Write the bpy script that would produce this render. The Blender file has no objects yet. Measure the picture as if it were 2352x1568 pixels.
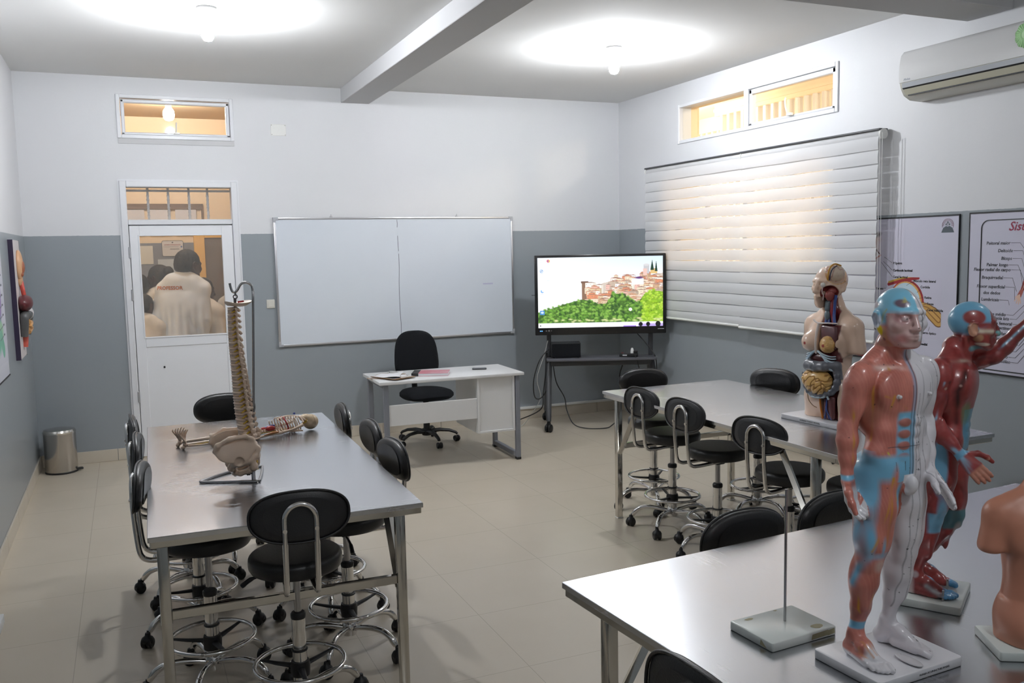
import bpy, bmesh, math, random
import numpy as np
from mathutils import Vector, Matrix
random.seed(7); RNG = np.random.default_rng(7)
scene = bpy.context.scene
COL = scene.collection
PI = math.pi
def R(d): return math.radians(d)

# ------------------------------------------------------------------ materials
def srgb(r, g, b):
    def f(c):
        c /= 255.0
        return c/12.92 if c <= .04045 else ((c+.055)/1.055)**2.4
    return (f(r), f(g), f(b), 1.0)
class NT:
    def __init__(s, name):
        s.m = bpy.data.materials.new(name); s.m.use_nodes = True
        s.n = s.m.node_tree.nodes; s.l = s.m.node_tree.links; s.n.clear()
        s.out = s.n.new('ShaderNodeOutputMaterial')
    def add(s, t, **kw):
        nd = s.n.new(t)
        for k, v in kw.items():
            if k in nd.inputs: nd.inputs[k].default_value = v
            else: setattr(nd, k, v)
        return nd
    def link(s, a, b): s.l.new(a, b)
    def math(s, op, a, b=None, c=None):
        nd = s.n.new('ShaderNodeMath'); nd.operation = op
        for i, x in enumerate((a, b, c)):
            if x is None: continue
            if hasattr(x, 'links'): s.l.new(x, nd.inputs[i])
            else: nd.inputs[i].default_value = x
        return nd.outputs[0]
    def mix(s, fac, a, b):
        nd = s.n.new('ShaderNodeMix'); nd.data_type = 'RGBA'
        for i, x in ((0, fac), (6, a), (7, b)):
            if hasattr(x, 'links'): s.l.new(x, nd.inputs[i])
            else: nd.inputs[i].default_value = x
        return nd.outputs[2]
def principled(name, col, rough=.5, metal=0., spec=.5, noise=0., nscale=8., bump=0., bscale=60., coat=0., sss=0., trans=0., emit=None, estr=0., stretch=None, rnoise=0.):
    t = NT(name)
    p = t.add('ShaderNodeBsdfPrincipled')
    p.inputs['Base Color'].default_value = col; p.inputs['Roughness'].default_value = rough
    p.inputs['Metallic'].default_value = metal; p.inputs['Specular IOR Level'].default_value = spec
    p.inputs['Coat Weight'].default_value = coat; p.inputs['Coat Roughness'].default_value = .08
    if trans: p.inputs['Transmission Weight'].default_value = trans
    if emit: p.inputs['Emission Color'].default_value = emit; p.inputs['Emission Strength'].default_value = estr
    if noise or bump or rnoise:
        tc = t.add('ShaderNodeTexCoord')
        mp = t.add('ShaderNodeMapping'); t.link(tc.outputs['Object'], mp.inputs['Vector'])
        if stretch: mp.inputs['Scale'].default_value = stretch
        if noise:
            nz = t.add('ShaderNodeTexNoise', Scale=nscale, Detail=5.0); t.link(mp.outputs[0], nz.inputs['Vector'])
            d = tuple(max(0, c*(1-noise)) for c in col[:3])+(1,); l = tuple(min(1, c*(1+noise)) for c in col[:3])+(1,)
            t.link(t.mix(nz.outputs['Fac'], d, l), p.inputs['Base Color'])
        if rnoise:
            nz = t.add('ShaderNodeTexNoise', Scale=nscale*2, Detail=6.0); t.link(mp.outputs[0], nz.inputs['Vector'])
            t.link(t.math('MULTIPLY_ADD', nz.outputs['Fac'], rnoise*2, rough-rnoise), p.inputs['Roughness'])
        if bump:
            nb = t.add('ShaderNodeTexNoise', Scale=bscale, Detail=4.0); t.link(mp.outputs[0], nb.inputs['Vector'])
            b = t.add('ShaderNodeBump', Strength=bump, Distance=.01); t.link(nb.outputs['Fac'], b.inputs['Height'])
            t.link(b.outputs[0], p.inputs['Normal'])
    t.link(p.outputs[0], t.out.inputs[0])
    return t.m
def vcol(name, rough=.5, spec=.5, coat=0., estr=0., bump=0., bscale=80., sss=0.):
    """painted surface: colour from the mesh's own colour attribute"""
    t = NT(name); p = t.add('ShaderNodeBsdfPrincipled', Roughness=rough)
    p.inputs['Specular IOR Level'].default_value = spec
    p.inputs['Coat Weight'].default_value = coat; p.inputs['Coat Roughness'].default_value = .1
    a = t.add('ShaderNodeAttribute', attribute_name='Col')
    if estr:
        p.inputs['Base Color'].default_value = (.02, .02, .02, 1)
        t.link(a.outputs['Color'], p.inputs['Emission Color']); p.inputs['Emission Strength'].default_value = estr
    else: t.link(a.outputs['Color'], p.inputs['Base Color'])
    if bump:
        tc = t.add('ShaderNodeTexCoord')
        nb = t.add('ShaderNodeTexNoise', Scale=bscale, Detail=3.0); t.link(tc.outputs['Object'], nb.inputs['Vector'])
        b = t.add('ShaderNodeBump', Strength=bump, Distance=.003); t.link(nb.outputs['Fac'], b.inputs['Height'])
        t.link(b.outputs[0], p.inputs['Normal'])
    t.link(p.outputs[0], t.out.inputs[0])
    return t.m
def emission(name, col, s):
    t = NT(name); e = t.add('ShaderNodeEmission', Color=col, Strength=s); t.link(e.outputs[0], t.out.inputs[0]); return t.m
def glass(name, tint, refl=.12, haze=0., hazecol=(.6, .55, .5, 1)):
    t = NT(name)
    tr = t.add('ShaderNodeBsdfTransparent', Color=tint); gl = t.add('ShaderNodeBsdfGlossy', Color=(1, 1, 1, 1), Roughness=.03)
    fr = t.add('ShaderNodeLayerWeight', Blend=.5)
    fac = t.math('MULTIPLY_ADD', t.math('POWER', fr.outputs['Facing'], 5.0), .85, refl)
    mx = t.add('ShaderNodeMixShader'); t.link(fac, mx.inputs[0]); t.link(tr.outputs[0], mx.inputs[1]); t.link(gl.outputs[0], mx.inputs[2])
    o = mx.outputs[0]
    if haze:
        df = t.add('ShaderNodeBsdfDiffuse', Color=hazecol); m2 = t.add('ShaderNodeMixShader'); m2.inputs[0].default_value = haze
        t.link(o, m2.inputs[1]); t.link(df.outputs[0], m2.inputs[2]); o = m2.outputs[0]
    t.link(o, t.out.inputs[0]); return t.m
def wall_material():
    t = NT('two_tone_wall_paint'); p = t.add('ShaderNodeBsdfPrincipled')
    g = t.add('ShaderNodeNewGeometry'); sx = t.add('ShaderNodeSeparateXYZ'); t.link(g.outputs['Position'], sx.inputs[0])
    nz = t.add('ShaderNodeTexNoise', Scale=1.7, Detail=6.0); t.link(g.outputs['Position'], nz.inputs['Vector'])
    nz2 = t.add('ShaderNodeTexNoise', Scale=30.0, Detail=3.0); t.link(g.outputs['Position'], nz2.inputs['Vector'])
    edge = t.math('MULTIPLY_ADD', nz2.outputs['Fac'], .006, 1.968)
    low = t.math('LESS_THAN', sx.outputs['Z'], edge)
    grey = t.mix(nz.outputs['Fac'], (.280, .310, .334, 1), (.310, .340, .364, 1))
    white = t.mix(nz.outputs['Fac'], (.67, .675, .695, 1), (.72, .725, .745, 1))
    inside = t.mix(low, white, grey)
    # the corridor faces of the same walls are peach
    oy = t.math('GREATER_THAN', sx.outputs['Y'], .12); ox = t.math('GREATER_THAN', sx.outputs['X'], 5.84)
    o = t.math('MAXIMUM', oy, ox)
    t.link(t.mix(o, inside, (.80, .64, .42, 1)), p.inputs['Base Color'])
    t.link(t.math('MULTIPLY_ADD', low, -.27, .55), p.inputs['Roughness'])
    b = t.add('ShaderNodeBump', Strength=.06, Distance=.01); t.link(nz2.outputs['Fac'], b.inputs['Height']); t.link(b.outputs[0], p.inputs['Normal'])
    t.link(p.outputs[0], t.out.inputs[0]); return t.m
def tile_material():
    t = NT('beige_floor_tiles'); p = t.add('ShaderNodeBsdfPrincipled')
    g = t.add('ShaderNodeNewGeometry'); sx = t.add('ShaderNodeSeparateXYZ'); t.link(g.outputs['Position'], sx.inputs[0])
    def joint(c, off):
        f = t.math('FRACT', t.math('MULTIPLY_ADD', c, 1/.6, off)); d = t.math('ABSOLUTE', t.math('SUBTRACT', f, .5))
        return t.math('GREATER_THAN', d, .4972)
    j = t.math('MAXIMUM', joint(sx.outputs['X'], .23), joint(sx.outputs['Y'], .55))
    nz = t.add('ShaderNodeTexNoise', Scale=2.5, Detail=5.0); t.link(g.outputs['Position'], nz.inputs['Vector'])
    base = t.mix(nz.outputs['Fac'], (.565, .495, .395, 1), (.635, .560, .455, 1))
    t.link(t.mix(t.math('MULTIPLY', j, .55), base, (.33, .285, .22, 1)), p.inputs['Base Color'])
    p.inputs['Roughness'].default_value = .27
    t.link(p.outputs[0], t.out.inputs[0]); return t.m
def steel_material():
    t = NT('brushed_stainless_steel'); p = t.add('ShaderNodeBsdfPrincipled', Metallic=1.0)
    tc = t.add('ShaderNodeTexCoord'); mp = t.add('ShaderNodeMapping'); mp.inputs['Scale'].default_value = (3, 160, 20)
    t.link(tc.outputs['Object'], mp.inputs['Vector'])
    nz = t.add('ShaderNodeTexNoise', Scale=2.0, Detail=6.0); t.link(mp.outputs[0], nz.inputs['Vector'])
    n2 = t.add('ShaderNodeTexNoise', Scale=2.2, Detail=4.0); t.link(tc.outputs['Object'], n2.inputs['Vector'])
    n3 = t.add('ShaderNodeTexVoronoi', Scale=38.0); n3.feature = 'DISTANCE_TO_EDGE'; t.link(tc.outputs['Object'], n3.inputs['Vector'])
    t.link(t.mix(n2.outputs['Fac'], (.60, .61, .635, 1), (.70, .71, .74, 1)), p.inputs['Base Color'])
    r = t.math('MULTIPLY_ADD', n2.outputs['Fac'], .16, .135)
    t.link(t.math('MULTIPLY_ADD', nz.outputs['Fac'], .07, r), p.inputs['Roughness'])
    b = t.add('ShaderNodeBump', Strength=.05, Distance=.002); t.link(nz.outputs['Fac'], b.inputs['Height']); t.link(b.outputs[0], p.inputs['Normal'])
    t.link(p.outputs[0], t.out.inputs[0]); return t.m

M = {}
M['wall'] = wall_material(); M['tile'] = tile_material(); M['steel'] = steel_material()
M['ceiling'] = principled('matt_ceiling_paint', (.80, .80, .79, 1), .9, noise=.02, nscale=2, spec=.2)
M['beam'] = principled('beam_paint', (.60, .60, .61, 1), .85, noise=.02, nscale=2, spec=.2)
M['skirt'] = principled('skirting_tile', (.60, .54, .45, 1), .3, noise=.06, nscale=5)
M['whitepaint'] = principled('white_painted_aluminium', (.74, .75, .78, 1), .35, noise=.02)
M['doorwhite'] = principled('white_door_panel', (.80, .81, .84, 1), .38, noise=.015)
M['plastic_white'] = principled('white_plastic', (.78, .78, .76, 1), .35)
M['cream_plastic'] = principled('cream_plastic', (.66, .64, .58, 1), .4)
M['chrome'] = principled('polished_chrome', (.72, .71, .70, 1), .08, metal=1., rnoise=.03, nscale=20)
M['mirror_steel'] = principled('polished_steel_tube', (.62, .60, .56, 1), .13, metal=1., rnoise=.05, nscale=14)
M['satin_steel'] = principled('satin_steel_rod', (.42, .42, .43, 1), .25, metal=1.)
M['leather'] = principled('black_leatherette', (.012, .012, .013, 1), .36, spec=.55, bump=.12, bscale=240, noise=.15)
M['black_plastic'] = principled('black_plastic', (.012, .012, .013, 1), .42, spec=.45)
M['black_fabric'] = principled('black_woven_fabric', (.010, .011, .013, 1), .95, spec=.15, bump=.4, bscale=500)
M['dark_metal'] = principled('dark_grey_metal', (.060, .062, .068, 1), .38, spec=.5)
M['grey_metal'] = principled('grey_powder_coated_metal', (.20, .21, .24, 1), .45, spec=.5)
M['desk_white'] = principled('white_laminate', (.72, .72, .72, 1), .33, noise=.01)
M['board'] = principled('whiteboard_enamel', (.68, .725, .79, 1), .22, noise=.025, nscale=3.0, spec=.5)
M['alu'] = principled('anodised_aluminium', (.62, .62, .64, 1), .32, metal=.85)
M['marble'] = principled('pale_base_slab', (.72, .77, .74, 1), .22, noise=.03, nscale=6, spec=.5)
M['base_white'] = principled('white_base_slab', (.80, .80, .83, 1), .3, spec=.5)
M['paper'] = principled('white_paper', (.78, .78, .80, 1), .8)
M['ink'] = principled('black_ink', (.01, .01, .012, 1), .6)
M['cable_black'] = principled('black_cable', (.012, .012, .012, 1), .5)
M['cable_white'] = principled('white_cable', (.55, .55, .52, 1), .5)
M['glass'] = glass('door_glass', (.86, .86, .86, 1), .03, haze=.10, hazecol=(.64, .62, .58, 1))
M['glass_clear'] = glass('window_glass', (.95, .95, .93, 1), .02)
M['peach'] = principled('peach_corridor_paint', (.78, .61, .42, 1), .7, noise=.03)
M['cream'] = principled('cream_exterior_paint', (.90, .79, .62, 1), .8, noise=.03)
M['bulb'] = emission('glowing_bulb', (.93, .96, 1.0, 1), 880.0)
M['bulb_walkway'] = emission('glowing_walkway_bulb', (1.0, .90, .74, 1), 560.0)
M['bulb_warm'] = emission('glowing_corridor_bulb', (1.0, .97, .93, 1), 420.0)
M['bulb_dim'] = emission('glowing_bulb_dim', (.93, .96, 1.0, 1), 90.0)
M['bulb_near'] = emission('glowing_bulb_near', (.93, .96, 1.0, 1), 150.0)

# ------------------------------------------------------------------ mesh builder
class MB:
    def __init__(s): s.bm = bmesh.new()
    def _xf(s, vs, m):
        if m is not None: bmesh.ops.transform(s.bm, matrix=m, verts=vs)
    def box(s, x0, x1, y0, y1, z0, z1, bev=0., seg=1, m=None):
        mat = Matrix.Translation(((x0+x1)/2, (y0+y1)/2, (z0+z1)/2)) @ Matrix.Diagonal((abs(x1-x0), abs(y1-y0), abs(z1-z0), 1))
        r = bmesh.ops.create_cube(s.bm, size=1, matrix=mat); vs = r['verts']
        if bev:
            es = list({e for v in vs for e in v.link_edges})
            o = bmesh.ops.bevel(s.bm, geom=es, offset=bev, segments=seg, affect='EDGES', profile=.5, clamp_overlap=True)
            vs = list({v for f in o['faces'] for v in f.verts} | {v for v in vs if v.is_valid})
        s._xf(vs, m); return s
    def faces(s, pts, fs):
        vs = [s.bm.verts.new(p) for p in pts]
        for f in fs:
            try: s.bm.faces.new([vs[i] for i in f])
            except ValueError: pass
        return vs
    def rings(s, rings, closed=False, caps=True):
        """bridge equal-length rings of points"""
        vr = [[s.bm.verts.new(p) for p in r] for r in rings]; n = len(vr[0]); k = len(vr)
        for i in range(k if closed else k-1):
            a, b = vr[i], vr[(i+1) % k]
            for j in range(n):
                s.bm.faces.new((a[j], a[(j+1) % n], b[(j+1) % n], b[j]))
        if caps and not closed:
            s.bm.faces.new(list(reversed(vr[0]))); s.bm.faces.new(vr[-1])
        return s
    def tube(s, pts, r, n=10, closed=False, caps=True, flat=None):
        pts = [Vector(p) for p in pts]; k = len(pts)
        rr = [r]*k if not hasattr(r, '__len__') else list(r)
        tang = []
        for i in range(k):
            if closed: t = pts[(i+1) % k]-pts[i-1]
            else: t = pts[min(i+1, k-1)]-pts[max(i-1, 0)]
            tang.append(t.normalized())
        u = tang[0].orthogonal().normalized() if abs(tang[0].z) > .9 else Vector((0, 0, 1)).cross(tang[0]).normalized()
        rings = []
        for i in range(k):
            u = (u-tang[i]*u.dot(tang[i])).normalized(); w = tang[i].cross(u)
            a, b = (rr[i], rr[i]*(flat or 1))
            rings.append([pts[i]+u*math.cos(2*PI*j/n)*a+w*math.sin(2*PI*j/n)*b for j in range(n)])
        return s.rings(rings, closed, caps)
    def lathe(s, prof, n=32, c=(0, 0, 0), m=None):
        """profile of (radius, z); zero radius closes to a fan"""
        base = len(s.bm.verts); vr = []
        for (r, z) in prof:
            if r < 1e-6: vr.append([s.bm.verts.new((c[0], c[1], c[2]+z))])
            else: vr.append([s.bm.verts.new((c[0]+r*math.cos(2*PI*j/n), c[1]+r*math.sin(2*PI*j/n), c[2]+z)) for j in range(n)])
        for a, b in zip(vr[:-1], vr[1:]):
            for j in range(n):
                q = [a[j % len(a)], a[(j+1) % len(a)], b[(j+1) % len(b)], b[j % len(b)]]
                q2 = []
                for v in q:
                    if v not in q2: q2.append(v)
                if len(q2) > 2: s.bm.faces.new(q2)
        if len(vr[0]) > 1: s.bm.faces.new(list(reversed(vr[0])))
        if len(vr[-1]) > 1: s.bm.faces.new(vr[-1])
        s._xf([v for r_ in vr for v in r_], m); return s
    def cyl(s, a, b, r, r2=None, n=20):
        return s.tube([a, b], [r, r if r2 is None else r2], n)
    def ell(s, c, r, rot=None, u=16, v=10):
        m = Matrix.Translation(c) @ (rot.to_4x4() if rot is not None else Matrix.Identity(4)) @ Matrix.Diagonal((r[0], r[1], r[2], 1))
        bmesh.ops.create_uvsphere(s.bm, u_segments=u, v_segments=v, radius=1, matrix=m); return s
    def torus(s, c, R_, r, n=40, k=10, axis='z', sx=1, sy=1):
        pts = []
        for i in range(n):
            a = 2*PI*i/n; p = (R_*math.cos(a)*sx, R_*math.sin(a)*sy, 0)
            if axis == 'y': p = (p[0], 0, p[1])
            if axis == 'x': p = (0, p[0], p[1])
            pts.append((c[0]+p[0], c[1]+p[1], c[2]+p[2]))
        return s.tube(pts, r, k, closed=True)
    def prism(s, outline, z0, z1, bev=0., m=None):
        """outline in xy, with optional eased top and bottom edge"""
        n = len(outline); cx = sum(p[0] for p in outline)/n; cy = sum(p[1] for p in outline)/n
        def ring(z, ins):
            o = []
            for i in range(n):
                p = Vector(outline[i]).to_2d(); a = (p-Vector(outline[i-1]).to_2d()).normalized(); b = (Vector(outline[(i+1) % n]).to_2d()-p).normalized()
                t = (a+b); t = t.normalized() if t.length > 1e-6 else a
                nn = Vector((-t.y, t.x))
                q = p+nn*ins; o.append((q.x, q.y, z))
            return o
        lev = [(z0, 0), (z1, 0)] if not bev else [(z0, bev), (z0+bev*.35, bev*.3), (z0+bev, 0), (z1-bev, 0), (z1-bev*.35, bev*.3), (z1, bev)]
        st = len(s.bm.verts); s.bm.verts.ensure_lookup_table()
        s.rings([ring(z, i) for z, i in lev])
        if m is not None:
            s.bm.verts.ensure_lookup_table(); s._xf(list(s.bm.verts)[st:], m)
        return s
    def transform(s, m): bmesh.ops.transform(s.bm, matrix=m, verts=s.bm.verts); return s
    def mesh(s, name, smooth=35):
        bmesh.ops.recalc_face_normals(s.bm, faces=s.bm.faces)
        me = bpy.data.meshes.new(name); s.bm.to_mesh(me); s.bm.free()
        if smooth:
            me.polygons.foreach_set('use_smooth', [True]*len(me.polygons)); me.set_sharp_from_angle(angle=R(smooth))
        return me
def obj(name, mb, mat, parent=None, smooth=35, loc=None):
    me = mb.mesh(name, smooth) if isinstance(mb, MB) else mb
    if mat is not None: me.materials.append(mat)
    o = bpy.data.objects.new(name, me); COL.objects.link(o)
    if parent is not None: o.parent = parent
    if loc: o.location = loc
    return o
def tag(o, label, cat, group=None):
    o['label'] = label; o['category'] = cat
    if group: o['group'] = group
    return o
def thing(name, label, cat, loc=(0, 0, 0), rz=0., group=None):
    o = bpy.data.objects.new(name, None); COL.objects.link(o); o.location = loc; o.rotation_euler = (0, 0, rz)
    return tag(o, label, cat, group)
def struct(name, mb, mat, parent=None, smooth=35):
    o = obj(name, mb, mat, parent, smooth)
    if parent is None: o['kind'] = 'structure'
    return o
def sempty(name, loc=(0, 0, 0)):
    o = bpy.data.objects.new(name, None); COL.objects.link(o); o.location = loc; o['kind'] = 'structure'; return o
def kids(o): return [c for c in COL.objects if c.parent == o]
def copy_tree(o, parent=None):
    c = o.copy(); COL.objects.link(c); c.parent = parent
    for ch in list(o.children): copy_tree(ch, c)
    return c
def rrect(w, h, r, n=5, cx=0, cy=0):
    pts = []
    for (sx, sy, a0) in ((1, 1, 0), (-1, 1, 90), (-1, -1, 180), (1, -1, 270)):
        for i in range(n+1):
            a = R(a0+90*i/n); pts.append((cx+sx*(w/2-r)+r*math.cos(a), cy+sy*(h/2-r)+r*math.sin(a)))
    return pts
def superell(a, b, p=2.6, n=40):
    o = []
    for i in range(n):
        t = 2*PI*i/n; c, s_ = math.cos(t), math.sin(t)
        o.append((a*math.copysign(abs(c)**(2/p), c), b*math.copysign(abs(s_)**(2/p), s_)))
    return o
def smoothpath(pts, sub=6, closed=False):
    """Catmull-Rom through the given points"""
    P = [Vector(p) for p in pts]; n = len(P); out = []
    for i in range(n if closed else n-1):
        p0 = P[i-1] if (i > 0 or closed) else P[0]; p1 = P[i]; p2 = P[(i+1) % n]; p3 = P[(i+2) % n] if (i+2 < n or closed) else P[-1]
        for k in range(sub):
            t = k/sub
            out.append(.5*((2*p1)+(p2-p0)*t+(2*p0-5*p1+4*p2-p3)*t*t+(3*p1-p0-3*p2+p3)*t**3))
    if not closed: out.append(P[-1])
    return out
def text_mesh(s, size, m=None, align='CENTER', shear=0., bold=0., depth=.0004):
    cu = bpy.data.curves.new('lettering', 'FONT'); cu.body = s; cu.size = size; cu.align_x = align; cu.shear = shear; cu.extrude = depth; cu.offset = bold; cu.resolution_u = 2
    o = bpy.data.objects.new('lettering', cu); COL.objects.link(o)
    dg = bpy.context.evaluated_depsgraph_get(); me = bpy.data.meshes.new_from_object(o.evaluated_get(dg))
    bpy.data.objects.remove(o); bpy.data.curves.remove(cu)
    if m is not None: me.transform(m)
    return me
def add_mesh(mb, me):
    mb.bm.from_mesh(me); bpy.data.meshes.remove(me)
def colour(me, cols, domain='POINT'):
    a = me.color_attributes.new('Col', 'FLOAT_COLOR', domain)
    c = np.ones((len(cols), 4), np.float32); c[:, :3] = np.asarray(cols)[:, :3]
    a.data.foreach_set('color', c.ravel()); return me
def np_mesh(name, v, f, smooth=True):
    me = bpy.data.meshes.new(name); f = np.asarray(f, np.int32); k = f.shape[1]
    me.vertices.add(len(v)); me.vertices.foreach_set('co', np.asarray(v, np.float32).ravel())
    me.loops.add(f.size); me.loops.foreach_set('vertex_index', f.ravel())
    me.polygons.add(len(f)); me.polygons.foreach_set('loop_start', np.arange(0, f.size, k, dtype=np.int32))
    try: me.polygons.foreach_set('loop_total', np.full(len(f), k, np.int32))
    except Exception: pass
    me.update(calc_edges=True)
    if smooth: me.polygons.foreach_set('use_smooth', np.ones(len(f), bool))
    me.validate(); return me
def lin(r, g, b): return np.array(srgb(r, g, b)[:3])
def raster_mesh(name, img, w, h):
    """a flat printed sheet in the xz plane facing -y: img rows run from the top"""
    H_, W_ = img.shape[:2]
    xs = np.linspace(-w/2, w/2, W_); zs = np.linspace(h/2, -h/2, H_)
    X, Z = np.meshgrid(xs, zs); v = np.stack([X.ravel(), np.zeros(X.size), Z.ravel()], 1)
    i = np.arange(H_*W_).reshape(H_, W_)
    f = np.stack([i[:-1, :-1].ravel(), i[1:, :-1].ravel(), i[1:, 1:].ravel(), i[:-1, 1:].ravel()], 1)
    me = np_mesh(name, v, f, False); return colour(me, img.reshape(-1, 3))
# ------------------------------------------------------------------ camera
W, H = 5.714, 3.318
cam_d = bpy.data.cameras.new('camera'); cam = bpy.data.objects.new('camera', cam_d); COL.objects.link(cam)
_yaw, _pitch, _roll = .406397, -.103067, -.0197457
_fw = Vector((math.sin(_yaw)*math.cos(_pitch), math.cos(_yaw)*math.cos(_pitch), math.sin(_pitch)))
_rt = Vector((math.cos(_yaw), -math.sin(_yaw), 0)); _up = _rt.cross(_fw)
_r2 = _rt*math.cos(_roll)+_up*math.sin(_roll); _u2 = -_rt*math.sin(_roll)+_up*math.cos(_roll)
_m = Matrix((_r2, _u2, -_fw)).transposed().to_4x4(); _m.translation = (.77126, -8.47632, 1.78311)
cam.matrix_world = _m
cam_d.sensor_width = 36.0; cam_d.lens = 2043.535/2352*36.0; cam_d.clip_start = .05
scene.camera = cam

# ------------------------------------------------------------------ room shell
def wall_cells(axis, off, th, a0, a1, z0, z1, holes):
    """axis 'y': wall in the xz plane between y=off and off+th; axis 'x': wall in the yz plane"""
    mb = MB(); A = sorted({a0, a1, *[h[0] for h in holes], *[h[1] for h in holes]}); Z = sorted({z0, z1, *[h[2] for h in holes], *[h[3] for h in holes]})
    for a, b in zip(A[:-1], A[1:]):
        for c, d in zip(Z[:-1], Z[1:]):
            if any(h[0]-1e-6 <= a and b <= h[1]+1e-6 and h[2]-1e-6 <= c and d <= h[3]+1e-6 for h in holes): continue
            if axis == 'y': mb.box(a, b, off, off+th, c, d)
            else: mb.box(off, off+th, a, b, c, d)
    bmesh.ops.remove_doubles(mb.bm, verts=mb.bm.verts, dist=1e-5)
    seen = {}
    for f in list(mb.bm.faces): seen.setdefault(tuple(sorted(v.index for v in f.verts)), []).append(f)
    mb.bm.verts.index_update(); seen = {}
    for f in mb.bm.faces: seen.setdefault(tuple(sorted(v.index for v in f.verts)), []).append(f)
    dead = [f for g in seen.values() if len(g) > 1 for f in g]
    bmesh.ops.delete(mb.bm, geom=dead, context='FACES_ONLY')
    return mb
YF = -10.2
DOOR = (.785, 1.705, 0., 2.42); WIN1 = (.80, 1.705, 2.825, 3.14)
WIN2 = (-3.2, -1.16, 2.775, 3.10); WIN3 = (-3.2, -.98, 1.62, 2.42)
struct('wall_back', wall_cells('y', 0, .2, -.2, W+.2, 0, H+.1, [DOOR, WIN1]), M['wall'], smooth=0)
struct('wall_right', wall_cells('x', W, .2, YF, 0, 0, H+.1, [WIN2, WIN3]), M['wall'], smooth=0)
struct('wall_left', wall_cells('x', -.2, .2, YF, 0, 0, H+.1, []), M['wall'], smooth=0)
struct('wall_front', wall_cells('y', YF-.2, .2, -.2, W+.2, 0, H+.1, []), M['wall'], smooth=0)
struct('floor', MB().box(-.2, W+.2, YF-.2, .2, -.12, 0), M['tile'], smooth=0)
struct('ceiling', MB().box(-.2, W+.2, YF-.2, .2, H, H+.12), M['ceiling'], smooth=0)
struct('beam', MB().box(2.715, 2.985, YF, 0, 3.185, H+.001, bev=.004), M['beam'], smooth=0)
struct('beam', MB().box(0, W, -4.65, -4.33, 3.15, H+.001, bev=.004), M['beam'], smooth=0)
def skirting(axis, a0, a1, holes):
    mb = MB(); a = a0; h = .104
    while a < a1-1e-4:
        b = min(a+.598, a1)
        if not any(a < q[1] and b > q[0] for q in holes):
            if axis == 'back': mb.box(a+.001, b-.001, -.012, 0, 0, h, bev=.002)
            elif axis == 'left': mb.box(0, .012, a+.001, b-.001, 0, h, bev=.002)
            else: mb.box(W-.012, W, a+.001, b-.001, 0, h, bev=.002)
        else:
            for q in holes:
                if a < q[0] < b: mb.box(a+.001, q[0], -.012, 0, 0, h, bev=.002)
                if a < q[1] < b: mb.box(q[1], b-.001, -.012, 0, 0, h, bev=.002)
        a += .6
    return mb
struct('baseboard_back', skirting('back', .012, W-.012, [(.755, 1.735)]), M['skirt'], smooth=0)
struct('baseboard_left', skirting('left', YF, -.001, []), M['skirt'], smooth=0)
struct('baseboard_right', skirting('right', YF, -.001, []), M['skirt'], smooth=0)
struct('trim_1', MB().box(4.30, W-.013, -.030, 0, .106, .132, bev=.004, seg=2), M['plastic_white'])   # cable duct over the skirting
struct('trim_2', MB().box(W-.030, W, -5.6, -.031, .106, .132, bev=.004, seg=2), M['plastic_white'])

# ------------------------------------------------------------------ door with glazed leaf and fanlight
d = sempty('door_1', (0, 0, 0))
fr = MB()
x0, x1 = .755, 1.735
fr.box(x0, x0+.055, -.022, .12, 0, 2.44, bev=.006).box(x1-.055, x1, -.022, .12, 0, 2.44, bev=.006).box(x0+.055, x1-.055, -.022, .12, 2.385, 2.44, bev=.006).box(x0+.055, x1-.055, -.012, .1, 2.06, 2.105, bev=.004)
fr.box(x0+.05, x0+.072, .032, .055, 0, 2.06).box(x1-.072, x1-.05, .032, .055, 0, 2.06).box(x0+.05, x1-.05, .032, .055, 2.045, 2.065)
fr.box(x0-.012, x0, -.008, 0, 0, 2.452).box(x1, x1+.012, -.008, 0, 0, 2.452).box(x0, x1, -.008, 0, 2.44, 2.452)
struct('door_frame', fr, M['whitepaint'], d)
leaf = MB(); a, b = .815, 1.677; ga, gb, gz0, gz1 = .895, 1.580, 1.075, 1.962
leaf.box(a, ga, -.012, .03, .01, 2.052, bev=.003).box(gb, b, -.012, .03, .01, 2.052, bev=.003).box(ga, gb, -.012, .03, gz1, 2.052, bev=.003)
leaf.box(ga, gb, -.012, .03, .985, gz0, bev=.003).box(ga, gb, -.004, .022, .105, .985).box(ga, gb, -.012, .03, .01, .105, bev=.003)
for z0_, z1_ in ((gz0, gz1),):
    leaf.box(ga-.012, ga, -.018, -.010, z0_-.012, z1_+.012, bev=.002).box(gb, gb+.012, -.018, -.010, z0_-.012, z1_+.012, bev=.002)
    leaf.box(ga, gb, -.018, -.010, z1_, z1_+.012, bev=.002).box(ga, gb, -.018, -.010, z0_-.012, z0_, bev=.002)
lf = struct('door_leaf', leaf, M['doorwhite'], d)
struct('door_glass', MB().box(ga, gb, .004, .010, gz0, gz1), M['glass'], lf, 0)
struct('drill_hole', MB().ell((1.035, -.006, .80), (.008, .004, .010)), M['ink'], lf)
struct('fanlight_glass', MB().box(x0+.055, x1-.055, .03, .036, 2.105, 2.385), M['glass'], d, 0)
for z_ in (1.82, 1.45, .55):
    struct('hinge', MB().box(.800, .818, -.030, -.012, z_-.05, z_+.05, bev=.004), M['alu'], d)
bars = MB()
for bx in (.985, 1.155, 1.33, 1.49):
    bars.box(bx-.010, bx+.010, .145, .165, 2.0, 2.42, bev=.003)
    for k in range(9): bars.torus((bx, .155, 2.04+k*.035), .011, .004, 10, 6, sx=1, sy=1)
bars.box(.78, 1.71, .145, .165, 2.355, 2.375, bev=.003)
struct('security_grille', bars, M['whitepaint'], d)

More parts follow.
